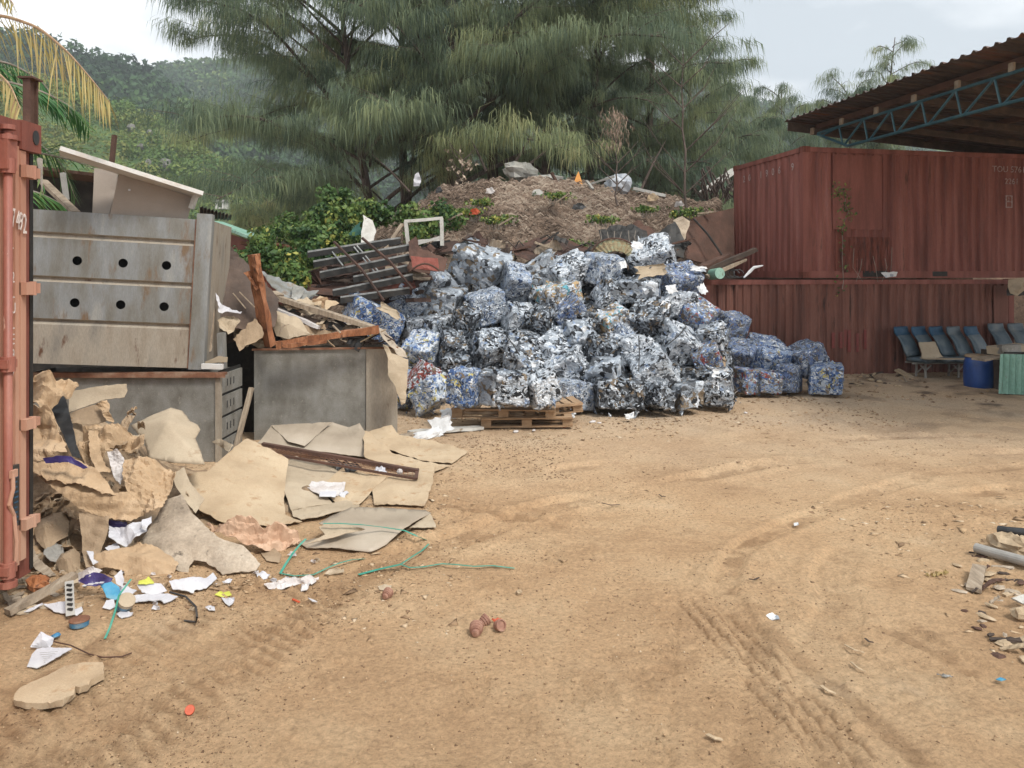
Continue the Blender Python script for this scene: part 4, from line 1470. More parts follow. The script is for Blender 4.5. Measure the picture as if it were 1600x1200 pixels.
# thousands of small tabs: uncountable
n = 420
px = rs.uniform(615, 1165, n)
py = rs.uniform(395, 650, n)
lim = np.interp(px, [615, 650, 700, 760, 850, 930, 1000, 1060, 1110, 1165], [515, 455, 400, 392, 402, 395, 385, 405, 470, 570])
ok = py > lim
px, py = px[ok], py[ok]
n = len(px)
Dn = np.array([bale_D(a, b_) for a, b_ in zip(px, py)]) - rs.uniform(.0, .42, n)
C = np.stack([(px - 800) / F * Dn, Dn, np.maximum(.02, H - (py - HZ) / F * Dn)], 1)
sz = rs.uniform(.008, .038, n)
a = rs.normal(size=(n, 3))
a /= np.linalg.norm(a, axis=1)[:, None]
b_ = np.cross(a, rs.normal(size=(n, 3)))
b_ /= np.linalg.norm(b_, axis=1)[:, None]
V = np.stack([C - a * sz[:, None], C + b_ * (sz * .6)[:, None], C + a * (sz * rs.uniform(.5, 1.6, n))[:, None], C - b_ * (sz * .5)[:, None]], 1).reshape(-1, 3)
mesh_obj('metal_shreds', V, np.arange(n * 4).reshape(n, 4), BM['silver'], kind='stuff', origin=(0, 0, 0), label='loose shreds of tinplate all over the heap')

# dark wire straps trailing over the bales
for i, (pts, lb) in enumerate((
        (((770, 515), (790, 522), (806, 545), (812, 555)), 'dark strap curling over the two middle silver bales'),
        (((806, 580), (812, 600), (816, 625), (830, 652)), 'dark strap hanging down towards the pallet'),
        (((1044, 538), (1060, 525), (1072, 510)), 'dark rod poking out above the ragged shoulder bale'),
        (((1100, 520), (1118, 517), (1135, 513)), 'thin dark strap pointing at the lone top block'),
        (((998, 525), (999, 550), (998, 580)), 'dark strap binding the roof shaped white bale'))):
    MB().tube([P(a_, b2, bale_D(a_, b2) - .42) for a_, b2 in pts], .008, 6).build('strap', M['black_steel'], label=lb, cat='strap', group='straps on the heap')

# ---------------------------------------------------------------- pallets at the foot of the heap
def pallet(org, yaw, roll, label, L_=1.15, W2=.8, pitch_=0.0):
    t_ = thing('pallet', label, 'pallet', org, Euler((math.radians(pitch_), math.radians(roll), math.radians(yaw))), 'wooden pallets under the bales')
    for j in range(3):
        y = j * (W2 - .1) / 2
        for i in range(3):
            MB().box(i * (L_ - .12) / 2, i * (L_ - .12) / 2 + .12, y, y + .1, .02, .10).build('block', M['timber_pallet'], t_, local=True)
        mb_ = MB()
        mb_.bar((0, y + .05, .01), (L_, y + .05, .01), .1, .018, jit=.004)
        mb_.build('bottom_board', M['timber_pallet'], t_, local=True)
    for i in range(6):
        x = i * (L_ - .1) / 5
        MB().bar((x + .05, 0, .111), (x + .05, W2, .111 + R.uniform(-.006, .01)), .095, .018, jit=.003).build('deck_board', M['timber_pallet'], t_, local=True)
    MB().bar((0, .01, .111), (L_, .01, .112 + R.uniform(-.01, .01)), .1, .02, jit=.005).build('lead_board', M['timber_pallet'], t_, local=True)
    return t_


g_ = G(706, 668)
pallet((g_.x, g_.y, .125), -4, 0, 'upper wooden pallet under the bright blue cube', 1.25, .5)
g_ = G(752, 670)
pallet((g_.x, g_.y - .04, .01), -2, -1, 'lower wooden pallet lying flat on the dirt', 1.1, .7)
g_ = G(822, 668)
pallet((g_.x, g_.y + .05, .10), 10, -5, 'broken twisted pallet end at the open side of the heap', .72, .6)
for i, (a_, b2, lb) in enumerate((((640, 676), (752, 668), 'pale flattened board lying beside the lower pallet'), ((618, 684), (690, 671), 'grey sheet edge on the dirt by the middle bin'))):
    MB().bar(G(*a_, .03), G(*b2, .03), .16, .03, jit=.006).build('board', M['timber_grey'] if i else M['white_paint'], label=lb, cat='board')
for px_, py_, w1, h1, lb in ((690, 665, 40, 30, 'crumpled white plastic sheet at the foot of the corner standing bale'), (668, 680, 50, 16, 'torn silver foil lying on the dirt by the pallets'), (700, 648, 26, 20, 'bent white bucket fragment beside the pallets')):
    scrap_piece(px_, py_, F * 1.75 / (py_ - HZ) - .12, w1, h1, 'plastic_scrap', lb, M['foil'], 'scrap', turn=.3)
mb = MB()
for px_, py_, s_ in ((834, 675, .035), (806, 676, .045), (926, 659, .05), (936, 661, .03), (930, 658, .02), (882, 668, .03), (1165, 647, .03)):
    g_ = G(px_, py_)
    MB().rock((g_.x, g_.y, .012), s_, s_ * .7, s_ * .4, 8).build('paper_scrap', M['paper_dirty'] if px_ not in (882,) else M['orange_red'], cat='paper scrap', group='crumpled scraps before the heap',
                                                              label={834: 'cream crumpled scrap before the broken pallet', 806: 'pale torn scrap beside the lower pallet', 926: 'flattened white cup on the dirt before the heap', 936: 'small torn end beside the flattened white cup',
                                                                     930: 'tiny crumb on top of the flattened cup', 882: 'orange scrap on the dirt before the pale blue grey bale', 1165: 'cream sliver on the dirt before the blue stack'}[px_])
# ---------------------------------------------------------------- outline patches: sheets of card, paper, plate
def creases(p, n, freq, seed):
    rs_ = np.random.RandomState(seed)
    s = np.zeros(len(p))
    warp = np.sin(p @ rs_.normal(size=3) * freq * .7) * .4
    for i in range(n):
        d = rs_.normal(size=3)
        d /= np.linalg.norm(d)
        f_ = freq * rs_.uniform(.5, 1.8)
        u_ = (p @ d) * f_ + rs_.uniform(0, 9) + warp * rs_.uniform(.4, 1.5)
        s += (np.abs((u_ % 1) - .5) * 2 - .5) / (f_ / freq) * rs_.uniform(.4, 1)
    for i in range(n):
        d = rs_.normal(size=3)
        d /= np.linalg.norm(d)
        u_ = (p @ d) * freq * rs_.uniform(3, 5) + rs_.uniform(0, 9) + warp * 2
        s += (np.abs((u_ % 1) - .5) * 2 - .5) * .11
    return s / n * 2.2


def catmull(pts, k):
    out = []
    n = len(pts)
    for i in range(n):
        p0, p1, p2, p3 = (np.array(pts[(i + j - 1) % n], float) for j in range(4))
        for s_ in range(k):
            t_ = s_ / k
            out.append(.5 * ((2 * p1) + (-p0 + p2) * t_ + (2 * p0 - 5 * p1 + 4 * p2 - p3) * t_ ** 2 + (-p0 + 3 * p1 - 3 * p2 + p3) * t_ ** 3))
    return out


def patch(name, pts, mat, label=None, cat=None, group=None, crumple=0.0, freq=8.0, ncr=5, jag=1.0, step=6.0, th=.004, curve=False, parent=None, smooth=False, seed=None, sag=0.0, bulge=0.0):
    """pts: photo outline with a height (<1.9) or a distance for each corner; becomes a real sheet at that place"""
    global PSEED
    PSEED += 1
    seed = seed or PSEED
    rs_ = np.random.RandomState(seed)
    W3 = [np.array(Q(*p)) for p in pts]
    o2 = [np.array([p[0], p[1]], float) for p in pts]
    inv = [1.0 / w3[1] for w3 in W3]
    raw = [np.array([a[0], a[1], b2 * 1000]) for a, b2 in zip(o2, inv)]
    if curve:
        raw = catmull(raw, 6)
    ring = []
    n = len(raw)
    for i in range(n):
        a, c_ = raw[i], raw[(i + 1) % n]
        ln_ = np.hypot(*(c_ - a)[:2])
        kk = max(1, int(ln_ / step))
        nn = np.array([-(c_ - a)[1], (c_ - a)[0]]) / (ln_ + 1e-6)
        for j in range(kk):
            q = a + (c_ - a) * j / kk
            if j > 0:
                q = q.copy()
                q[:2] += nn * rs_.normal() * jag
            ring.append(q)
    ring = np.array(ring)
    # plane fit of 1/D plus inverse distance residual
    A = np.c_[ring[:, :2], np.ones(len(ring))]
    co, *_ = np.linalg.lstsq(A, ring[:, 2], rcond=None)
    res = ring[:, 2] - A @ co
    x0, y0 = ring[:, 0].min(), ring[:, 1].min()
    x1, y1 = ring[:, 0].max(), ring[:, 1].max()
    gxs = np.arange(x0 + step * .5, x1, step)
    gys = np.arange(y0 + step * .5, y1, step * .9)
    inner = []
    rx, ry = ring[:, 0], ring[:, 1]
    for yy in gys:
        for xx in gxs:
            X_, Y_ = xx + rs_.uniform(-.3, .3) * step, yy + rs_.uniform(-.3, .3) * step
            c2 = False
            j = len(ring) - 1
            for i in range(len(ring)):
                if (ry[i] > Y_) != (ry[j] > Y_) and X_ < (rx[j] - rx[i]) * (Y_ - ry[i]) / (ry[j] - ry[i] + 1e-12) + rx[i]:
                    c2 = not c2
                j = i
            if c2 and np.min((rx - X_) ** 2 + (ry - Y_) ** 2) > (step * .45) ** 2:
                inner.append((X_, Y_))
    allp = [Vector((p[0], p[1])) for p in ring] + [Vector(p) for p in inner]
    vo, eo, fo, ov, oe, of = delaunay_2d_cdt(allp, [], [list(range(len(ring)))], 1, 1e-4)
    XY = np.array([(v.x, v.y) for v in vo])
    d2 = ((XY[:, None] - ring[None, :, :2]) ** 2).sum(2) + 1e-6
    wgt = 1 / d2 ** 1.3
    iv = (np.c_[XY, np.ones(len(XY))] @ co + (wgt * res).sum(1) / wgt.sum(1)) / 1000
    D = 1 / iv
    Wp = np.stack([(XY[:, 0] - 800) / F * D, D, H - (XY[:, 1] - HZ) / F * D], 1)
    c0 = Wp.mean(0)
    u_, s_, vt = np.linalg.svd(Wp - c0, full_matrices=False)
    nv = vt[2]
    if nv[1] > 0:
        nv = -nv
    dedge = np.sqrt(d2.min(1)) / (max(x1 - x0, y1 - y0) * .3)
    if crumple:
        Wp = Wp + nv * (creases(Wp, ncr, freq, seed) * crumple)[:, None]
    if bulge:
        Wp = Wp + nv * (np.clip(dedge, 0, 1) * bulge)[:, None]
    if sag:
        Wp[:, 2] -= np.clip(dedge, 0, 1) * sag
    Wp[:, 2] = np.maximum(Wp[:, 2], .006 if parent is None else -9)
    fcs = [tuple(f_) for f_ in fo]
    o = mesh_obj(name, Wp, fcs, mat, parent, label=label, cat=cat, group=group, smooth=smooth)
    md = o.modifiers.new("thick", 'SOLIDIFY')
    md.thickness = th
    md.offset = 0
    return o


PSEED = 500

# ---------------------------------------------------------------- rusty sheets, frame and timber above the bales
# burnt slatted frame
SF = thing('slatted_frame', 'burnt black slatted steel frame lying tilted on the scrap', 'metal frame', P(560, 430, 12.2))
for i, (a, b2) in enumerate((((481, 399), (626, 377)), ((490, 414), (640, 388)), ((500, 431), (645, 402)), ((552, 438), (636, 420)), ((520, 459), (645, 434)), ((532, 470), (640, 455)))):
    MB().bar(P(*a, 12.3 - i * .13), P(*b2, 12.5 - i * .13), .07, .085, jit=.003).build('slat', M['black_steel'], SF)
    MB().bar(P(a[0], a[1] - 5.6, 12.3 - i * .13), P(b2[0], b2[1] - 5.6, 12.5 - i * .13), .066, .028).build('slat_top', M['slat_grey'], SF)
for a, b2 in (((522, 378), (600, 470)), ((566, 372), (645, 452))):
    mp_ = ((a[0] + b2[0]) / 2 + 4, (a[1] + b2[1]) / 2 - 3)
    MB().tube([P(*a, 12.1), P(*mp_, 11.85), P(*b2, 11.7)], .024, 6).build('cross_bar', M['rust_dark'], SF)
for a, b2 in (((518, 392), (536, 415)), ((553, 386), (600, 443)), ((558, 384), (606, 442))):
    MB().tube([P(*a, 12.35), P(*b2, 12.0)], .014, 5).build('brace', M['slat_grey'], SF)

# spiral-ribbed red sheet and corrugated rusty sheets below
def ribbed(name, a, b2, c_, d_, mat, label, n=9, depth=.03, cat='metal sheet', m_=2, sag=0.0):
    """corrugated quad a-b-c-d in photo points with distances, ribs running a->d"""
    A_, B_, C_, D_ = (P(*q) for q in (a, b2, c_, d_))
    nrm = (B_ - A_).cross(D_ - A_).normalized()
    if nrm.y > 0:
        nrm = -nrm
    vs, fs = [], []
    cols = n * 4 + 1
    rows = 6 * m_
    for r_ in range(rows + 1):
        t_ = r_ / rows
        for k_ in range(cols):
            s_ = k_ / (cols - 1)
            p = A_.lerp(B_, s_).lerp(D_.lerp(C_, s_), t_)
            p = p + nrm * (depth * math.sin(k_ / 4 * 2 * math.pi) + R.uniform(-.004, .004)) + Vector((0, 0, -sag * math.sin(math.pi * t_)))
            vs.append(p)
    for r_ in range(rows):
        for k_ in range(cols - 1):
            i0 = r_ * cols + k_
            fs.append((i0, i0 + 1, i0 + cols + 1, i0 + cols))
    o = MB().add(vs, fs).build(name, mat, label=label, cat=cat)
    md = o.modifiers.new("thick", 'SOLIDIFY')
    md.thickness = .004
    return o


ribbed('corrugated_sheet', (462, 455, 12.0), (500, 420, 13.2), (620, 396, 13.3), (600, 472, 11.8), M['rust_brown'], 'rusty corrugated sheet spread under the slatted frame', 10)
ribbed('corrugated_sheet', (560, 474, 11.8), (520, 452, 12.6), (640, 420, 12.9), (650, 450, 12.0), M['rust_patch'], 'darker corrugated sheet tucked beneath the lower slats', 7)
ribbed('corrugated_sheet', (500, 476, 11.7), (548, 458, 12.2), (480, 440, 12.4), (452, 470, 11.9), M['rust_brown'], 'broken ribbed sheet end below the leafy bush', 6)
# fan of red ribbed sheet
mb = MB()
c_ = P(505, 452, 12.3)
vs, fs = [], []
for i in range(15):
    a = math.radians(100 + i * 8)
    for r_ in (.12, .5):
        vs.append(c_ + Vector((math.cos(a) * r_ * .9, R.uniform(-.01, .01) - r_ * .2 * (i % 2), math.sin(a) * r_ * .6 + .02 * (i % 2))))
for i in range(14):
    fs.append((2 * i, 2 * i + 1, 2 * i + 3, 2 * i + 2))
o = mb.add(vs, fs).build('fan_guard', M['rust_brown'], label='round red ribbed metal guard beside the slatted frame', cat='metal guard')
o.modifiers.new("thick", 'SOLIDIFY').thickness = .006

patch('bent_sheet', [(638, 378, 12.3), (650, 370, 12.3), (656, 388, 12.1), (700, 404, 12.0), (694, 424, 11.8), (682, 424, 11.8), (664, 422, 11.8), (646, 420, 11.8), (640, 402, 12.0)], M['rust_brown'],
      'red brown bent steel sheet standing between the frame and the peak bale', 'steel sheet', crumple=.03, freq=3, jag=.6, th=.008)
patch('bent_sheet', [(642, 400, 11.7), (684, 404, 11.6), (686, 424, 11.55), (664, 422, 11.55), (645, 420, 11.6)], weathered('bright_red_panel', [(.17, .045, .03), (.26, .07, .05)], 5, .7, 0, .3, 60), 'small brick red panel below the bent brown sheet', 'steel sheet', crumple=.02, jag=.4, th=.006)
MB().tube([P(640 + 6 * k_, 424 - 12 * math.sin(math.pi * k_ / 8) , 11.5) for k_ in range(9)], .014, 6).build('hoop', M['rust_brown'], label='thin rusty hoop leaning on the brick red panel', cat='metal hoop')
# long curled rusty skins along the mound foot
patch('curled_sheet', [(655, 388, 13.1), (680, 376, 13.2), (712, 376, 13.2), (735, 384, 13.2), (780, 388, 13.2), (800, 396, 13.1), (806, 412, 13.0), (778, 414, 13.0), (720, 400, 13.0), (690, 396, 13.0), (670, 398, 13.0)],
      M['rust_dark'], 'long curled dark rust skin behind the peak bale', 'steel sheet', crumple=.05, freq=3, jag=.8, th=.008)
patch('curled_sheet', [(800, 384, 13.0), (840, 374, 13.1), (880, 376, 13.1), (920, 392, 12.9), (935, 402, 12.7), (925, 410, 12.6), (870, 404, 12.6), (830, 408, 12.6), (806, 400, 12.7)],
      M['rust_dark'], 'curved rusty trough of sheet at the foot of the needle covered mound', 'steel sheet', crumple=.06, freq=3, jag=.8, th=.008)
patch('curled_sheet', [(806, 386, 13.05), (842, 371, 13.15), (882, 373, 13.15), (925, 390, 12.95), (922, 394, 12.95), (880, 379, 13.1), (842, 377, 13.1), (810, 390, 13.0)],
      M['rust_brown'], 'thin brown rim curling above the rusty trough', 'steel sheet', crumple=.01, jag=.3, th=.02)
patch('black_sheet', [(935, 362, 13.3), (960, 352, 13.4), (990, 350, 13.4), (1010, 362, 13.3), (1006, 380, 13.0), (975, 374, 13.0), (945, 380, 13.0)], M['black_steel'], 'crumpled black sheet draped with roots above the ribbed arc', 'steel sheet', crumple=.08, freq=4, th=.008)
patch('bent_sheet', [(988, 350, 13.6), (996, 344, 13.6), (1024, 362, 13.5), (1008, 376, 13.3), (990, 366, 13.4)], M['rust_brown'], 'small upturned brown plate on the mound foot beside the black sheet', 'steel sheet', crumple=.03, th=.008)
patch('black_sheet', [(1004, 376, 12.95), (1054, 348, 13.2), (1062, 360, 13.1), (1072, 384, 12.9), (1068, 402, 12.6), (1050, 400, 12.6), (1020, 384, 12.8)], M['black_steel'], 'folded black sheet behind the highest frayed bale', 'steel sheet', crumple=.06, freq=2.5, jag=.5, th=.01)
patch('torn_sheet', [(1052, 344, 13.3), (1066, 338, 13.3), (1078, 346, 13.3), (1074, 360, 13.2), (1070, 384, 13.0), (1064, 366, 13.1), (1056, 352, 13.2)], M['card_grey'], 'pale torn roll edge between the black sheet and the brown panel', 'torn sheet', crumple=.05, th=.01)
rt = random.Random(4)
for i in range(70):
    px_ = rt.uniform(655, 1075)
    py_ = rt.uniform(376, 404) - (6 if 800 < px_ < 940 else 0)
    q = P(px_, py_, 12.95 + rt.uniform(-.25, .2))
    a = rt.uniform(-.5, .9)
    l_ = rt.uniform(.12, .5)
    e = Vector((math.cos(a) * l_, rt.uniform(-.1, .1), math.sin(a) * l_ * .7))
    mb = MB()
    if i % 3 == 0:
        mb.bar(q - e * .5, q + e * .5, rt.uniform(.08, .2), .012, up=(rt.uniform(-1, 1), -1, rt.uniform(0, 1)), jit=.02)
    elif i % 3 == 1:
        mb.tube([q - e * .5, q + Vector((0, 0, rt.uniform(-.08, .12))), q + e * .5], .012, 5)
    else:
        mb.bar(q - e * .6, q + e * .6, .04, .03, jit=.008)
    mb.build('scrap_strip', (M['rust_dark'], M['rust_brown'], M['black_steel'], M['timber_dark'], M['rust_dark'], M['timber_grey'], M['black_steel'])[i % 7], label='thin rusty strip or bar in the tangle along the foot of the mound', cat='scrap strip', group='scrap tangle along the mound foot')
for i in range(46):
    px_ = rt.uniform(486, 660)
    py_ = rt.uniform(398, 474)
    q = P(px_, py_, 12.5 - (py_ - 398) * .008 + rt.uniform(.05, .25))
    a = rt.uniform(-.4, .9)
    l_ = rt.uniform(.15, .6)
    e = Vector((math.cos(a) * l_, rt.uniform(-.1, .1), math.sin(a) * l_ * .6))
    MB().bar(q - e * .5, q + e * .5, rt.uniform(.03, .12), .015, up=(0, -1, .6), jit=.012).build('scrap_strip', (M['rust_brown'], M['rust_dark'], M['timber_dark'], M['timber_grey'], M['rust_dark'])[i % 5], label='rusty or wooden strip lying among the sheets under the slatted frame', cat='scrap strip', group='strips under the slatted frame')
# ribbed arc
mb = MB()
vs, fs = [], []
for i in range(21):
    a = math.pi * (.06 + .88 * i / 20)
    q0 = P(960 - 34 * math.cos(a), 398 - 24 * math.sin(a), 12.6)
    q1 = P(962 - 19 * math.cos(a), 402 - 10 * math.sin(a), 12.35)
    q0.y += .03 * (i % 2)
    q1.y += .03 * (i % 2)
    vs += [q0, q1]
for i in range(20):
    fs.append((2 * i, 2 * i + 1, 2 * i + 3, 2 * i + 2))
o = mb.add(vs, fs).build('ribbed_arc', weathered('green_brown_ribs', [(.10, .06, .03), (.22, .17, .09), (.16, .22, .15)], 14, .7, 0, .3, 60), label='fan shaped ribbed arc of rusty green sheet above the top bales', cat='ribbed sheet')
o.modifiers.new("thick", 'SOLIDIFY').thickness = .01
MB().tube([P(960 - 35 * math.cos(math.pi * (.04 + .92 * i / 14)), 398 - 25.5 * math.sin(math.pi * (.04 + .92 * i / 14)), 12.58) for i in range(15)], .014, 6).build('rim', M['rust_brown'], o.parent, label='curved rusty rim over the ribbed arc', cat='rim')
for i in range(6):
    x_ = 938 + i * 11
    MB().tube([P(x_, 364 + R.uniform(-4, 2), 12.95), P(x_ + R.uniform(-3, 3), 372, 12.85), P(x_ + R.uniform(-5, 5), 384 + R.uniform(-3, 3), 12.8)], .006, 4).build('root', M['bark_grey'], label='thin pale root dangling over the crumpled black sheet', cat='root', group='roots over the black sheet')
# big brown panel left of the red container
BP = patch('leaning_plate', [(1072, 352, 14.2), (1084, 340, 14.2), (1146, 325, 14.9), (1147, 410, 14.6), (1100, 412, 14.0), (1072, 404, 13.8)], M['rust_brown'], 'big flat brown steel panel standing against the red container end', 'steel panel', jag=.2, th=.02, crumple=.01)
MB().tube([P(1084, 342, 14.02), P(1106, 366, 13.95), P(1128, 398, 13.85)], .02, 6).build('seam_bar', M['black_steel'], label='dark bar running diagonally down the brown steel panel', cat='bar')
# timbers, cans on top of the lower container
for i, (a, b2, D1, D2, w1, m_, lb) in enumerate((
        ((1100, 424), (1181, 390), 13.3, 13.7, .10, 'timber_dark', 'dark round ended timber leaning up by the red container'),
        ((1096, 420), (1136, 402), 13.3, 13.9, .16, 'rust_brown', 'short broad rusty plank under the leaning timber'),
        ((1105, 432), (1165, 406), 13.2, 13.6, .07, 'timber_grey', 'thin grey board lying beneath the dark leaning timber'))):
    MB().bar(P(*a, D1), P(*b2, D2), w1, w1 * .7, jit=.008).build('timber', M[m_], label=lb, cat='timber')
mb = MB()
mb.tube([P(1162, 434, 13.3), P(1172, 424, 13.35), P(1178, 418, 13.35), P(1192, 415, 13.4)], [.015, .03, .028, .012], 6)
mb.build('twisted_strip', M['foil'], label='twisted whitish strip on the lower container beside the cable coil', cat='metal strip')
MB().tube([P(1112, 429, 13.3), P(1125, 427, 13.05)], .095, 18).build('tin_can', M['mint'], label='round pale green tin lying on the lower container rail', cat='tin')
for k_ in range(3):
    c2 = P(1140 + k_ * 7, 430, 13.5)
    MB().tube([c2 + Vector((math.cos(a) * .09, math.sin(a) * .03, math.sin(a) * .07 + .03)) for a in np.linspace(0, 5.6, 14)], .009, 5, cap=False).build('cable_loop', M['black_plastic'], label='black cable loop lying behind the green tin on the container', cat='cable', group='cable loops on the container')
patch('rag', [(1577, 436, 14.5), (1600, 434, 14.5), (1606, 452, 14.45), (1590, 462, 14.4), (1580, 458, 14.4), (1575, 446, 14.45)], M['card'], 'crumpled khaki rag hanging at the end of the lower container', 'rag', crumple=.1, freq=9, th=.004)
patch('dark_cloth', [(1574, 440, 14.6), (1612, 440, 14.6), (1612, 462, 14.6), (1573, 462, 14.6)], M['black_plastic'], 'black plastic sheet behind the khaki rag', 'plastic sheet', crumple=.03, th=.004)
patch('torn_metal', [(1376, 426, 14.1), (1402, 425, 14.2), (1400, 432, 14.2), (1384, 434, 14.1)], M['foil'], 'pale torn strip caught under the rusted patch between the containers', 'metal strip', crumple=.03, th=.003)
# vine on the red container
t_ = thing('climbing_vine', 'thin green climbing vine hanging down the upper red container', 'vine', P(1318, 436, 14.3))
ptsv = [(1306, 297), (1314, 300), (1322, 304), (1320, 320), (1326, 330), (1320, 345), (1316, 360), (1317, 380), (1316, 400), (1317, 420), (1318, 440), (1316, 452)]
MB().tube([P(x_, y_, 14.18 + (x_ - 1255) * .0023) for x_, y_ in ptsv], .007, 5).build('stem', M['bark_grey'], t_)
rs = np.random.RandomState(21)
C = []
for x_, y_ in ptsv:
    k_ = 16 if 296 < y_ < 365 else 5
    for _ in range(k_):
        C.append(tuple(P(x_ + rs.normal() * 6, y_ + rs.normal() * 7, 14.15 + (x_ - 1255) * .0023 - rs.uniform(0, .07))))
C = np.array(C)
V, Fq, tt = leaf_quads(C, np.full(len(C), .02), rs.uniform(.1, .8, len(C)), 2, .028, 1, rs)
mesh_obj('foliage', V, Fq, M['bushleaf'], t_, tint=tt)
for i in range(5):
    x_ = 1330 + i * 16 + R.uniform(-5, 5)
    MB().tube([P(x_, 395 + R.uniform(-10, 10), 14.28), P(x_ + R.uniform(-8, 8), 418, 14.24), P(x_ + R.uniform(-14, 14), 440, 14.2)], .005, 4).build('dry_stem', M['bark_grey'], t_)

# white window frame and white board on the left foot of the mound
WF = thing('window_frame', 'old white timber window frame standing on the scrap edge', 'window frame', P(660, 380, 12.9))
for a, b2, w1 in (((632, 346), (692, 341), .05), ((690, 341), (691, 384), .06), ((634, 346), (638, 386), .06), ((636, 378), (690, 374), .04), ((630, 388), (690, 370), .04)):
    MB().bar(P(*a, 12.9), P(*b2, 12.9), w1, w1, jit=.003).build('frame_bar', M['white_paint'], WF)
patch('white_board', [(567, 336, 13.2), (582, 345, 13.2), (588, 362, 13.1), (584, 376, 13.0), (564, 382, 12.9)], M['white_paint'], 'broken white board standing upright beside the leafy bush', 'board', jag=.8, th=.02)
MB().bar(P(628, 350, 12.7), P(600, 392, 12.4), .05, .03).build('stick', M['timber_grey'], label='pale stick leaning between the white board and the window frame', cat='stick')
patch('green_cloth', [(556, 352, 13.4), (564, 346, 13.4), (566, 366, 13.3), (552, 370, 13.3), (544, 366, 13.3)], weathered('dark_green_net', [(.01, .05, .04), (.02, .10, .075)], 9, .8, 0, .2, 60), 'dark green net scrap beside the white board', 'net', crumple=.03)

# things dumped on the crest of the mound
def mz(px_, D_):
    v = P(px_, 300, D_)
    return float(mound_z(v.x, v.y))


for px_, py_, D_, rx, rz, nm, mt, lb in ((815, 270, 18.2, .62, .24, 'tarpaulin_sack', 'white_paint', 'grey white tarpaulin bundle on the crest of the mound'),
                                         (966, 290, 17.2, .36, .26, 'plastic_sack', 'foil2', 'pale bluish plastic sack bulging on the mound crest'),
                                         (856, 284, 17.6, .42, .16, 'plastic_sack', 'white_paint', 'pale crumpled sheeting behind the orange board')):
    if mt == 'foil2':
        M['foil2'] = weathered('translucent_sack', [(.30, .33, .38), (.46, .49, .54), (.58, .6, .63)], 5, .4, 0, .3, 14)
    MB().rock(P(px_, py_, D_), rx, .35, rz, 14).build(nm, M[mt], label=lb, cat='sack')
patch('orange_board', [(904, 268, 17.0), (913, 296, 16.8), (896, 297, 16.8), (893, 292, 16.8)], weathered('orange_board', [(.42, .17, .03), (.6, .27, .05)], 7, .7, 0, .3, 40), 'triangular orange board standing on the mound crest', 'board', jag=.4, th=.03)
for a, b2, w1, m_, lb in (((916, 283), (926, 296), .07, 'pvc', 'short grey lever lying beside the orange board'), ((924, 287), (960, 276), .05, 'pvc', 'grey bar resting on the pale sack'), ((990, 294), (1040, 306), .08, 'white_paint', 'white bar running down the crest past the bluish sack'),
                          ((862, 270), (876, 298), .06, 'rust_brown', 'rusty bar leaning on the crest by the crumpled sheeting')):
    MB().bar(P(*a, 16.9), P(*b2, 16.7), w1, w1 * .8, jit=.004).build('metal_bar', M[m_], label=lb, cat='bar')
MB().bar(P(1100, 300, 19.5), P(1150, 264, 20.5), .30, .05).build('white_gutter', M['white_paint'], label='white roof edging sloping up behind the red container end', cat='board')
mb = MB()
for i in range(60):
    q = P(R.uniform(1098, 1152), R.uniform(292, 322), 19.0)
    mb.bar(q, q + Vector((R.uniform(-.3, .3), R.uniform(-.3, .3), R.uniform(.2, .55))), .03, .03)
mb.build('brushwood_bundle', M['bark'], label='dark bundle of brushwood beyond the red container end', cat='brushwood')
for x_, y_, w_1, h_1, D_, mt, lb in ((652, 280, 6, 11, 17.4, 'paper', 'white bottle shaped scrap at the top left of the mound'), (686, 296, 6, 5, 15.8, 'black_plastic', 'small black scrap low on the mound side'),
                                  (766, 297, 8, 5, 16.0, 'paper_dirty', 'small pale scrap on the upper mound'), (840, 300, 9, 5, 15.9, 'white_paint', 'pale torn scrap below the tarpaulin bundle'), (905, 322, 12, 5, 15.0, 'black_plastic', 'dark rag half buried in the middle of the mound'),
                                  (1020, 308, 10, 6, 16.2, 'stone', 'pale clod beside the bluish sack'), (742, 330, 9, 5, 14.8, 'orange_red', 'orange leafy scrap low on the left of the mound'), (1062, 318, 8, 5, 15.8, 'paper_dirty', 'white scrap near the tall bare sapling')):
    patch('mound_scrap', [(x_ - w_1, y_ + h_1, D_), (x_ - w_1 * .7, y_ - h_1 * .6, D_), (x_ + w_1 * .3, y_ - h_1, D_), (x_ + w_1, y_ + h_1 * .3, D_), (x_ + w_1 * .5, y_ + h_1, D_)], M[mt], lb, 'scrap', crumple=.05, freq=6, step=3, jag=.6)
# small rubble on the mound face
for i, (px_, py_, a_) in enumerate(((930, 300, .3), (870, 316, .6), (1002, 318, -.3), (780, 352, .5), (1090, 334, .1), (700, 344, .4))):
    D_ = 15.4 - (py_ - 300) * .03
    q = P(px_, py_, D_)
    MB().bar(q, q + Vector((.28 * math.cos(a_), -.1, .28 * math.sin(a_))), .05, .03, jit=.004).build('wood_scrap', M['timber_grey'], label=('grey stick under the orange board', 'dark stump of wood high on the mound face', 'short stick below the bluish sack', 'pale stick low on the mound behind the peak bale',
                                                                                                                         'stick at the far end of the mound', 'stick near the old window frame')[i], cat='stick')
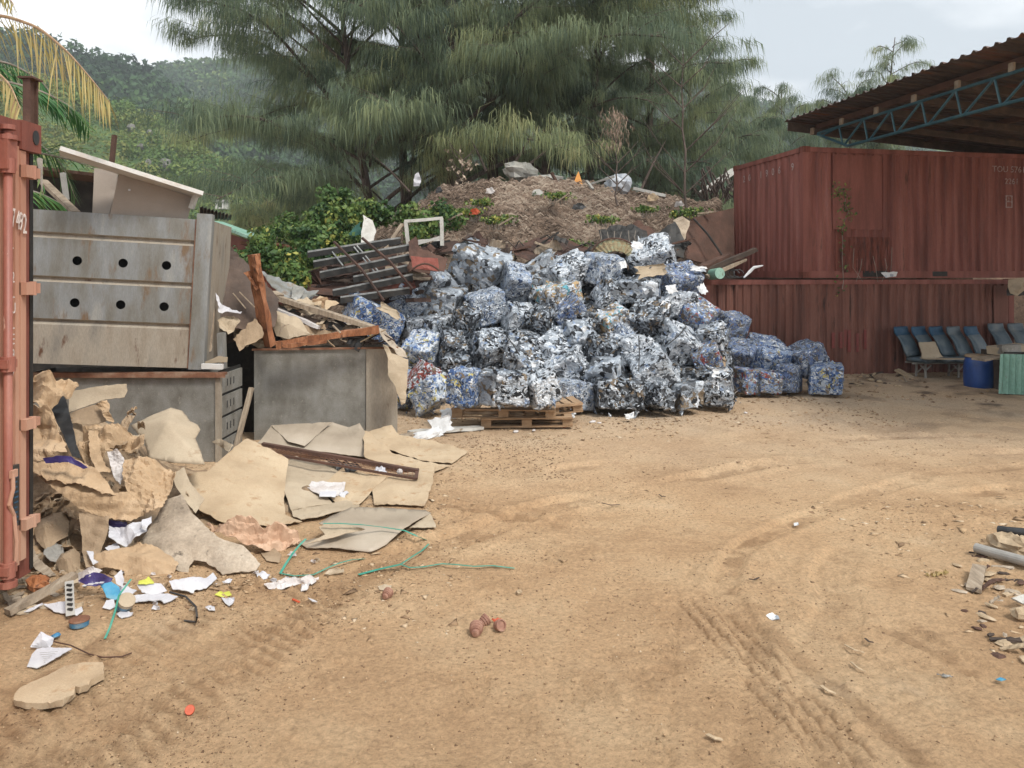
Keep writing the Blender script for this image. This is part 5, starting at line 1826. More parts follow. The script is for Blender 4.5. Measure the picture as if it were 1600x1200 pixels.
# ---------------------------------------------------------------- the grey steel bins
def plate_holes(x0, x1, z0, z1, holes, r_, y=0.0, th=.008):
    pts = [Vector((x0, z0)), Vector((x1, z0)), Vector((x1, z1)), Vector((x0, z1))]
    fcs = [[0, 1, 2, 3]]
    for hx_, hz_ in holes:
        b0 = len(pts)
        for k_ in range(20):
            a = 2 * math.pi * k_ / 20
            pts.append(Vector((hx_ + r_ * math.cos(a), hz_ + r_ * math.sin(a))))
        fcs.append(list(range(b0, b0 + 20)))
    vo, eo, fo, *_ = delaunay_2d_cdt(pts, [], fcs, 1, 1e-5)
    mb = MB()
    out = []
    for f_ in fo:
        cx = sum(vo[i].x for i in f_) / len(f_)
        cz = sum(vo[i].y for i in f_) / len(f_)
        if all(math.hypot(cx - hx_, cz - hz_) > r_ * .97 for hx_, hz_ in holes):
            out.append(tuple(f_))
    n_ = len(vo)
    vs = [(v.x, y, v.y) for v in vo] + [(v.x, y + th, v.y) for v in vo]
    fs = out + [tuple(i + n_ for i in reversed(f_)) for f_ in out]
    # the rims of the holes and the outer edge
    cnt = {}
    for f_ in out:
        for i in range(len(f_)):
            e = (f_[i], f_[(i + 1) % len(f_)])
            cnt[tuple(sorted(e))] = cnt.get(tuple(sorted(e)), 0) + 1
    for (a, b2), c_ in cnt.items():
        if c_ == 1:
            fs.append((a, b2, b2 + n_, a + n_))
    return mb.add(vs, fs)


o0 = P(26, 567, 7.36)
UB = thing('steel_bin', 'upper galvanised bin with two rows of round holes, tilted on the bin below', 'bin', o0, Euler((0, math.radians(3.1), math.radians(10.5))), 'grey steel bins')
WB, HB, DPB = 1.69, 1.47, 1.15
WP = WB - .145
hr = [(.476, .888, 1.285), (.476, .888, 1.285)]
FP = plate_holes(0, WP, 1.262, HB, [], .04).build('front_plate', M['steel'], UB, local=True)
plate_holes(0, WP, .842, 1.205, [(x_, 1.0) for x_ in hr[0]], .044).build('front_plate', M['steel'], UB, local=True)
plate_holes(0, WP, .435, .785, [(x_, .595) for x_ in hr[1]], .044).build('front_plate', M['steel'], UB, local=True)
plate_holes(0, WP, 0, .378, [], .04).build('front_plate', M['steel_brown'], UB, local=True)
for zc in (1.2335, .8135, .4065):
    mb = MB()
    a_, d_ = .0285, .034
    pr = [(0, a_), (d_, a_ * .3), (d_, -a_ * .1), (0, -a_), (.012, -a_), (d_ + .01, -a_ * .1), (d_ + .01, a_ * .3), (.012, a_)]
    vs = [(x_, y_, zc + z_) for x_ in (0, WP) for y_, z_ in pr]
    n_ = len(pr)
    mb.add(vs, [tuple(range(n_)), tuple(range(2 * n_ - 1, n_ - 1, -1))] + [(k_, (k_ + 1) % n_, (k_ + 1) % n_ + n_, k_ + n_) for k_ in range(n_)])
    mb.build('groove', M['steel_brown'], FP, local=True)
mb = MB()
mb.box(WP + .002, WB, -.028, .10, -.01, HB + .06)
mb.build('corner_post', M['steel'], UB, local=True)
MB().box(WP - .012, WP + .001, -.014, .02, 0, HB).build('weld_seam', M['rail_rust'], UB, local=True)
MB().box(WB - .03, WB - .01, .10, DPB, 0, HB).build('side_plate', M['steel_brown'], UB, local=True)
MB().box(0, .02, .02, DPB, 0, HB).build('side_plate', M['steel_brown'], UB, local=True)
MB().box(.02, WB - .03, DPB - .02, DPB, 0, HB).build('back_plate', M['steel_dark'], UB, local=True)
MB().box(.02, WB - .03, .045, DPB - .02, 0, .02).build('floor_plate', M['steel_dark'], UB, local=True)
MB().box(.03, WB - .04, .16, .18, .025, HB - .01).build('hole_shade_sheet', M['black_plastic'], UB, local=True)  # black sheet added so the holes look shaded inside

LB_ = thing('steel_bin', 'lower galvanised bin half buried in brown paper, with slotted right side', 'bin', (-4.85, 7.6, 0), None, 'grey steel bins')
W2_, H2_ = 1.98, .925
MB().box(0, W2_, 0, .012, .02, H2_ - .05).build('front_plate', M['steel_dark'], LB_, local=True)
MB().box(-.02, W2_ + .07, -.045, .02, H2_ - .05, H2_ - .025).box(-.02, W2_ + .07, -.05, -.035, H2_ - .075, H2_ - .025).build('rim', M['rail_rust'], LB_, local=True)
MB().box(W2_ - .035, W2_ + .012, -.02, .035, 0, H2_ - .08).build('corner_angle', M['steel_brown'], LB_, local=True)
for i in range(4):
    z_ = .02 + i * .22
    SPL = MB().box(W2_ - .02, W2_ + .006, .04, .62, z_, z_ + .19).build('side_plate', M['steel_dark'], LB_, local=True)  # steel darkened to carry the shade of this side
    MB().box(W2_ - .03, W2_ - .012, .04, .62, z_ + .185, z_ + .225).build('side_groove', M['black_steel'], LB_, local=True)
mb = MB()
for i in range(4):
    for j in range(3):
        mb.box(W2_ + .006, W2_ + .009, .18 + j * .09, .2 + j * .09, .08 + i * .22, .15 + i * .22)
mb.build('slot', M['black_plastic'], SPL, local=True)
MB().box(0, .012, .012, .62, 0, H2_ - .05).box(0, W2_ - .03, .60, .62, 0, H2_ - .05).build('back_plate', M['steel_dark'], LB_, local=True)
# bracket and channel bits on the rim, right of the upper bin
MB().bar(P(346, 520, 7.75), P(348, 575, 7.75), .09, .06).build('bracket', M['steel'], label='short upright steel bracket on the rim of the lower bin', cat='bracket')
patch('card_wedge', [(318, 566, 7.7), (342, 556, 7.7), (356, 558, 7.7), (355, 566, 7.7), (320, 568, 7.7)], M['card'], 'tan card wedge lying on the lower bin rim', 'card', jag=.3, step=4)
MB().bar(P(316, 572, 7.6), P(348, 573, 7.6), .05, .05).build('batten', M['board_white'], label='short pale batten on the corner of the lower bin rim', cat='batten')
# plywood sheet flared at its top, beside the upper bin
patch('plywood_sheet', [(314, 366, 7.9), (330, 372, 8.0), (333, 430, 8.05), (334, 500, 8.05), (330, 548, 7.95), (312, 560, 7.85), (312, 470, 7.85)], M['timber_grey'], 'tall grey plywood strip standing beside the perforated bin', 'plywood', jag=.4, th=.012)
patch('curled_card', [(314, 352, 7.9), (326, 358, 8.0), (334, 368, 8.15), (333, 380, 8.2), (322, 384, 8.05), (313, 386, 7.9)], M['card'], 'curled buff card flaring over the top of the plywood strip', 'card', jag=.3, th=.006, bulge=.05, step=4)

o1 = P(397, 545, 8.6)
MBN = thing('steel_bin', 'middle grey steel bin with a brown flange, heaped with planks and cardboard', 'bin', (o1.x, 8.6, 0), (0, 0, math.radians(8.5)), 'grey steel bins')
Wm, Hm = 1.575, 1.035
MB().box(0, 1.22, 0, .012, 0, Hm - .02).build('front_plate', M['steel_dark'], MBN, local=True)
MB().box(1.225, Wm, -.022, .03, 0, Hm - .02).build('flange', M['steel_brown'], MBN, local=True)
MB().box(-.02, Wm + .01, -.03, .02, Hm - .02, Hm).build('rim', M['rail_rust'], MBN, local=True)
MB().box(0, .012, .012, .5, 0, Hm - .02).box(Wm - .012, Wm, .03, .5, 0, Hm - .02).build('side_plate', M['steel_dark'], MBN, local=True)
MB().box(0, Wm, .5, .512, 0, Hm - .02).build('back_plate', M['steel_dark'], MBN, local=True)
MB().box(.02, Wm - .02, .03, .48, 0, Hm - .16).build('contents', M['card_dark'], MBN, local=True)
# added black sheet, stands for the shade in the gap between the bins
MB().box(-3.55, -2.55, 9.12, 9.14, 0, 1.5).build('gap_shade_sheet', M['black_steel'], label='added dark sheet standing for the shade in the gap behind the bins', cat='steel sheet')
MB().bar(P(368, 702, 7.95), P(393, 606, 8.3), .05, .03).build('pole', M['timber_grey'], label='grey pole leaning in the gap between the lower and middle bins', cat='pole')

# boards standing in the upper bin
mb = MB()
mb.bar(P(94, 236, 7.15), P(313, 305, 7.75), .40, .04)
mb.build('long_board', M['board_white'], label='long white edged board lying slanted across the top of the perforated bin', cat='board')
patch('taupe_panel', [(148, 263, 7.75), (184, 267, 7.75), (181, 300, 7.75), (171, 334, 7.7), (145, 333, 7.7)], M['panel_taupe'], 'narrow taupe panel standing at the rear of the perforated bin', 'panel', jag=.1, th=.02)
tp = patch('taupe_panel', [(186, 271, 7.55), (301, 308, 7.8), (299, 322, 7.8), (292, 345, 7.75), (172, 336, 7.55)], M['panel_taupe'], 'wide taupe panel with a screw hole standing in the perforated bin', 'panel', jag=.1, th=.02)
MB().bar(P(202, 296.8, 7.52), P(202.5, 296.8, 7.56), .018, .018).build('hole', M['paper'], None, label='white screw hole plug in the wide taupe panel', cat='screw cap')
MB().bar(P(306, 305, 7.72), P(299, 326, 7.72), .06, .04).build('panel_edge', M['white_paint'], label='chipped end batten under the low end of the long white board', cat='batten')
mb = MB()
mb.bar(P(66, 282, 7.7), P(118, 332, 7.6), .11, .03)
mb.build('plank', M['timber_grey'], label='grey plank slanting down behind the salmon container corner', cat='plank')
MB().bar(P(98, 270, 8.6), P(104, 312, 8.6), .045, .045).build('metal_tube', M['pvc'], label='short grey tube standing in front of the dark lean-to', cat='tube')
MB().bar(P(179, 211, 10), P(174, 262, 10), .05, .05).build('rusty_pole', M['rust_brown'], label='rusty pole end sticking up beyond the long white board', cat='pole')
# dark lean-to behind
LT = thing('lean_to', 'dark lean-to with a rusty roof edge behind the stacked bins', 'shed', P(110, 520, 10.5))
MB().box(-8.5, -5.35, 11.2, 11.3, 0, 3.3).build('wall', M['black_steel'], LT)  # black wall stands for the shaded interior
MB().bar((-8.6, 10.6, 3.52), (-5.25, 10.6, 3.12), 1.6, .04).build('roof', M['rust_brown'], LT)
MB().bar((-8.4, 10.0, 2.65), (-5.4, 10.0, 2.6), .03, .05).build('rail', M['timber_grey'], LT)
# hut with green roof edge and red walls behind
HT = thing('hut', 'low hut with dark red walls and a pale green roof edge beyond the bins', 'hut', P(380, 480, 15))
b3 = [P(318, 352, 15), P(398, 378, 14.6), P(470, 392, 16.5), P(318, 430, 15), P(398, 430, 14.6), P(470, 430, 16.5)]
MB().add([b3[0], b3[1], b3[4] + Vector((0, 0, -2)), b3[3] + Vector((0, 0, -2))], [(0, 1, 2, 3)]).add([b3[1], b3[2], b3[5] + Vector((0, 0, -2)), b3[4] + Vector((0, 0, -2))], [(0, 1, 2, 3)]).build('wall', M['dark_red'], HT)
MB().bar(P(334, 347, 14.7), P(400, 371, 14.4), .5, .05).build('roof', M['mint'], HT)
MB().bar(P(398, 379, 14.5), P(470, 393, 16.4), .6, .05).build('roof', M['rail_rust'], HT)
MB().bar(P(400, 396, 14.4), P(430, 400, 14.9), .05, .05).build('white_trim', M['board_white'], HT)
ribbed('corrugated_awning', (312, 322, 13.5), (362, 337, 13.5), (360, 344, 14.3), (312, 340, 14.3), M['black_steel'], 'black corrugated awning edge above the hut roof', 9, .02)
MB().bar(P(332, 346, 12.5), P(322, 366, 12.5), .06, .06).build('post_stub', M['steel'], label='grey post stub under the black awning', cat='post')
MB().tube([P(332, 344, 12), P(342, 362, 10), P(355, 380, 8.7)], .008, 5).build('wire', M['timber_grey'], label='thin wire running from the awning down to the brown sheet', cat='wire')

# sheets and planks heaped over the middle bin
patch('brown_sheet', [(333, 386, 8.9), (352, 377, 8.9), (372, 396, 8.9), (393, 418, 8.9), (436, 468, 8.7), (430, 510, 8.5), (380, 515, 8.4), (345, 505, 8.4), (334, 450, 8.6)], weathered('stained_brown_plate', [(.03, .022, .018), (.07, .045, .033), (.13, .085, .06)], 1.6, .7, .1, .2, 40, fine=.2), 'large dark brown sheet leaning between the perforated bin and the red plank', 'steel sheet', crumple=.04, freq=2, th=.01)
patch('grey_sheet', [(407, 423, 9.6), (458, 444, 9.6), (497, 461, 9.6), (480, 468, 9.4), (462, 470, 9.3), (440, 462, 9.2), (425, 448, 9.2)], M['steel'], 'grey metal sheet sloping behind the rotten red plank', 'metal sheet', crumple=.02, th=.008)
patch('grey_sheet', [(458, 444, 9.4), (474, 447, 9.4), (476, 455, 9.3), (465, 470, 9.2), (455, 466, 9.2)], M['steel_dark'], 'small bent grey plate beside the ribbed guard', 'metal sheet', crumple=.04, th=.008)
patch('grey_sheet', [(476, 455, 9.5), (498, 452, 9.5), (492, 462, 9.4), (480, 468, 9.3), (466, 472, 9.2)], M['steel'], 'second bent grey plate reaching under the rusty corrugations', 'metal sheet', crumple=.04, th=.008)
mb = MB()
mb.bar(P(395, 398, 8.25), P(421, 540, 8.45), .13, .07, taper=1.0, jit=.016)
mb.bar(P(398, 400, 8.22), P(404, 440, 8.25), .09, .05, taper=.8, jit=.014)
mb.bar(P(386, 424, 8.3), P(404, 452, 8.3), .10, .03, jit=.012)
mb.build('rotten_plank', M['timber_red'], label='rotten orange red plank standing upright on the middle bin', cat='plank')
MB().bar(P(431, 539, 8.35), P(592, 514, 8.55), .10, .075, jit=.012).bar(P(442, 541, 8.3), P(510, 533, 8.4), .05, .04, jit=.008).build('rotten_plank', M['timber_red'], label='orange red plank lying level along the rim of the middle bin', cat='plank')
MB().bar(P(424, 462, 8.9), P(582, 512, 8.75), .16, .05, jit=.004).bar(P(424, 460, 8.9), P(436, 466, 8.88), .18, .09).build('grey_plank', M['timber_grey'], label='long grey plank sloping down across the heap on the middle bin', cat='plank')
MB().bar(P(430, 482, 8.85), P(500, 512, 8.75), .09, .04, jit=.006).build('batten', M['paper_dirty'], label='pale batten under the long grey plank', cat='batten')
mb = MB().tube([P(450, 520, 8.6), P(456, 516, 8.95)], [.095, .09], 14)
mb.build('log_end', M['timber_grey'], label='round grey log end poking out above the middle bin', cat='log')
patch('buff_board', [(418, 480, 8.7), (424, 482, 8.7), (470, 500, 8.7), (485, 522, 8.6), (452, 530, 8.55), (432, 525, 8.6), (424, 505, 8.7)], M['card'], 'smooth buff board curling beside the rotten red plank', 'board', crumple=.02, freq=2, th=.006, bulge=.05)
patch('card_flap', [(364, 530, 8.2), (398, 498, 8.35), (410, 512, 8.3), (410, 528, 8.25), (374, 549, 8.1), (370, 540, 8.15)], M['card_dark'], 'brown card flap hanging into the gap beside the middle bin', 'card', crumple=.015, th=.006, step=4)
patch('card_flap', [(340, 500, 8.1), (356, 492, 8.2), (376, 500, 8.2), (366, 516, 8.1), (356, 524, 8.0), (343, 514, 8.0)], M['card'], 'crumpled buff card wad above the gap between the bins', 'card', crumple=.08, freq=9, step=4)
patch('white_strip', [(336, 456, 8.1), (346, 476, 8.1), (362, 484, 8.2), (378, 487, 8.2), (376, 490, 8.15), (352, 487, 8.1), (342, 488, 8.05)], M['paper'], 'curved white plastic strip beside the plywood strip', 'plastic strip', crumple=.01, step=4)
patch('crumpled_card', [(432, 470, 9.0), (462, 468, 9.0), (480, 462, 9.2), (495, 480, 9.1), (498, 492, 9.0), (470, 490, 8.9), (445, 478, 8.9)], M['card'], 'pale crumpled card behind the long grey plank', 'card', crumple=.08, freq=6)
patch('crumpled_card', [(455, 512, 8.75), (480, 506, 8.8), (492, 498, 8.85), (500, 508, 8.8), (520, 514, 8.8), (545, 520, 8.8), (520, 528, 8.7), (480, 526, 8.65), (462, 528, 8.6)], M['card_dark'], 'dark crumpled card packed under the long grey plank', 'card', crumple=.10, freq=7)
patch('card_sheet', [(500, 462, 9.2), (530, 474, 9.3), (505, 486, 9.0), (488, 474, 9.1)], M['card_sand'], 'light plywood scrap between the plank and the rusty sheets', 'card', crumple=.03)
MB().bar(P(488, 470, 8.95), P(512, 466, 9.0), .07, .03, jit=.004).bar(P(506, 468, 8.95), P(504, 486, 8.95), .06, .03, jit=.004).build('wood_corner', M['timber_pallet'], label='small broken light wood corner above the long grey plank', cat='wood scrap')
patch('card_cover', [(500, 500, 9.0), (545, 505, 9.2), (592, 512, 9.3), (612, 528, 9.2), (628, 545, 8.9), (636, 560, 8.7), (624, 556, 8.55), (606, 534, 8.5), (592, 517, 8.6), (560, 514, 8.7)], M['card_grey'], 'brown cardboard cover folding over the corner of the middle bin', 'cardboard', crumple=.03, freq=4)
patch('card_drape', [(598, 538, 8.52), (606, 541, 8.5), (612, 552, 8.5), (624, 556, 8.52), (638, 562, 8.55), (636, 600, 8.5), (633, 630, 8.45), (627, 633, 8.45), (618, 605, 8.42), (606, 585, 8.42), (606, 560, 8.45)], M['card'], 'long buff cardboard strip draped down the end of the middle bin', 'cardboard', crumple=.015, freq=4, bulge=.04, jag=.5)
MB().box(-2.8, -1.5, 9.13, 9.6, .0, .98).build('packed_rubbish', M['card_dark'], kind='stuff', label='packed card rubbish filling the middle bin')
for i, (a, b2) in enumerate((((364, 458), (384, 482)), ((374, 456), (398, 480)), ((330, 480), (338, 466)), ((520, 508), (532, 520)))):
    MB().bar(P(*a, 8.3), P(*b2, 8.3), .012 if i < 2 else .05, .01).build('splinter', M['timber_grey'], label=('first thin splinter before the brown sheet', 'second thin splinter before the brown sheet', 'grey steel lug on the side of the perforated bin', 'twisted strip hanging off the long grey plank')[i], cat='splinter')

rt = random.Random(12)
for i in range(64):
    px_ = rt.uniform(338, 606)
    top_ = np.interp(px_, [338, 400, 430, 500, 606], [478, 500, 470, 488, 520])
    py_ = rt.uniform(top_, 536)
    q = P(px_, py_, 8.95 - (py_ - 480) * .004 + rt.uniform(-.1, .1))
    a = rt.uniform(-1.1, .7)
    l_ = rt.uniform(.08, .34)
    e = Vector((math.cos(a) * l_, rt.uniform(-.1, .1), math.sin(a) * l_ * .6))
    mb = MB()
    if i % 3:
        mb.bar(q - e * .5, q + e * .5, rt.uniform(.03, .14), .012, up=(rt.uniform(-.5, .5), -1, rt.uniform(0, 1.5)), jit=.014)
    else:
        mb.tube([q - e * .6, q + Vector((0, 0, rt.uniform(-.03, .06))), q + e * .6], .009, 5)
    mb.build('junk_piece', (M['card_dark'], M['black_steel'], M['timber_dark'], M['card'], M['rust_dark'], M['black_plastic'], M['timber_grey'])[i % 7], label='small piece of junk packed between the planks over the middle bin', cat='junk', group='junk packed over the middle bin')

# ---------------------------------------------------------------- card and paper heap on the ground
hxs = np.linspace(-4.3, -.75, 90)
hys = np.linspace(4.3, 8.3, 90)
AX, AY = np.meshgrid(hxs, hys)
hh = .74 * np.exp(-((AX + 3.55) / .62) ** 2 - ((AY - 6.2) / .85) ** 2) + .15 * np.exp(-((AX + 2.0) / .7) ** 2 - ((AY - 6.8) / .8) ** 2)
hh += .32 * np.exp(-((AX + 3.05) / .5) ** 2 - ((AY - 5.55) / .42) ** 2)
hh = hh * (.7 + .6 * fbm(AX * 4, AY * 4, 3, 66)) + (fbm(AX * 11, AY * 11, 2, 67) - .5) * .09 - .05
idx = np.arange(90 * 90).reshape(90, 90)
fa = np.stack([idx[:-1, :-1].ravel(), idx[:-1, 1:].ravel(), idx[1:, 1:].ravel(), idx[1:, :-1].ravel()], 1)
mesh_obj('trodden_rubbish', np.stack([AX, AY, hh], -1), fa, weathered('trodden_rubbish', [(.10, .07, .045), (.24, .165, .10), (.36, .27, .18)], 7, .95, 0, .7, 30, fine=.3), kind='stuff', origin=(0, 0, 0), label='trodden brown card and dirt under the paper heap')

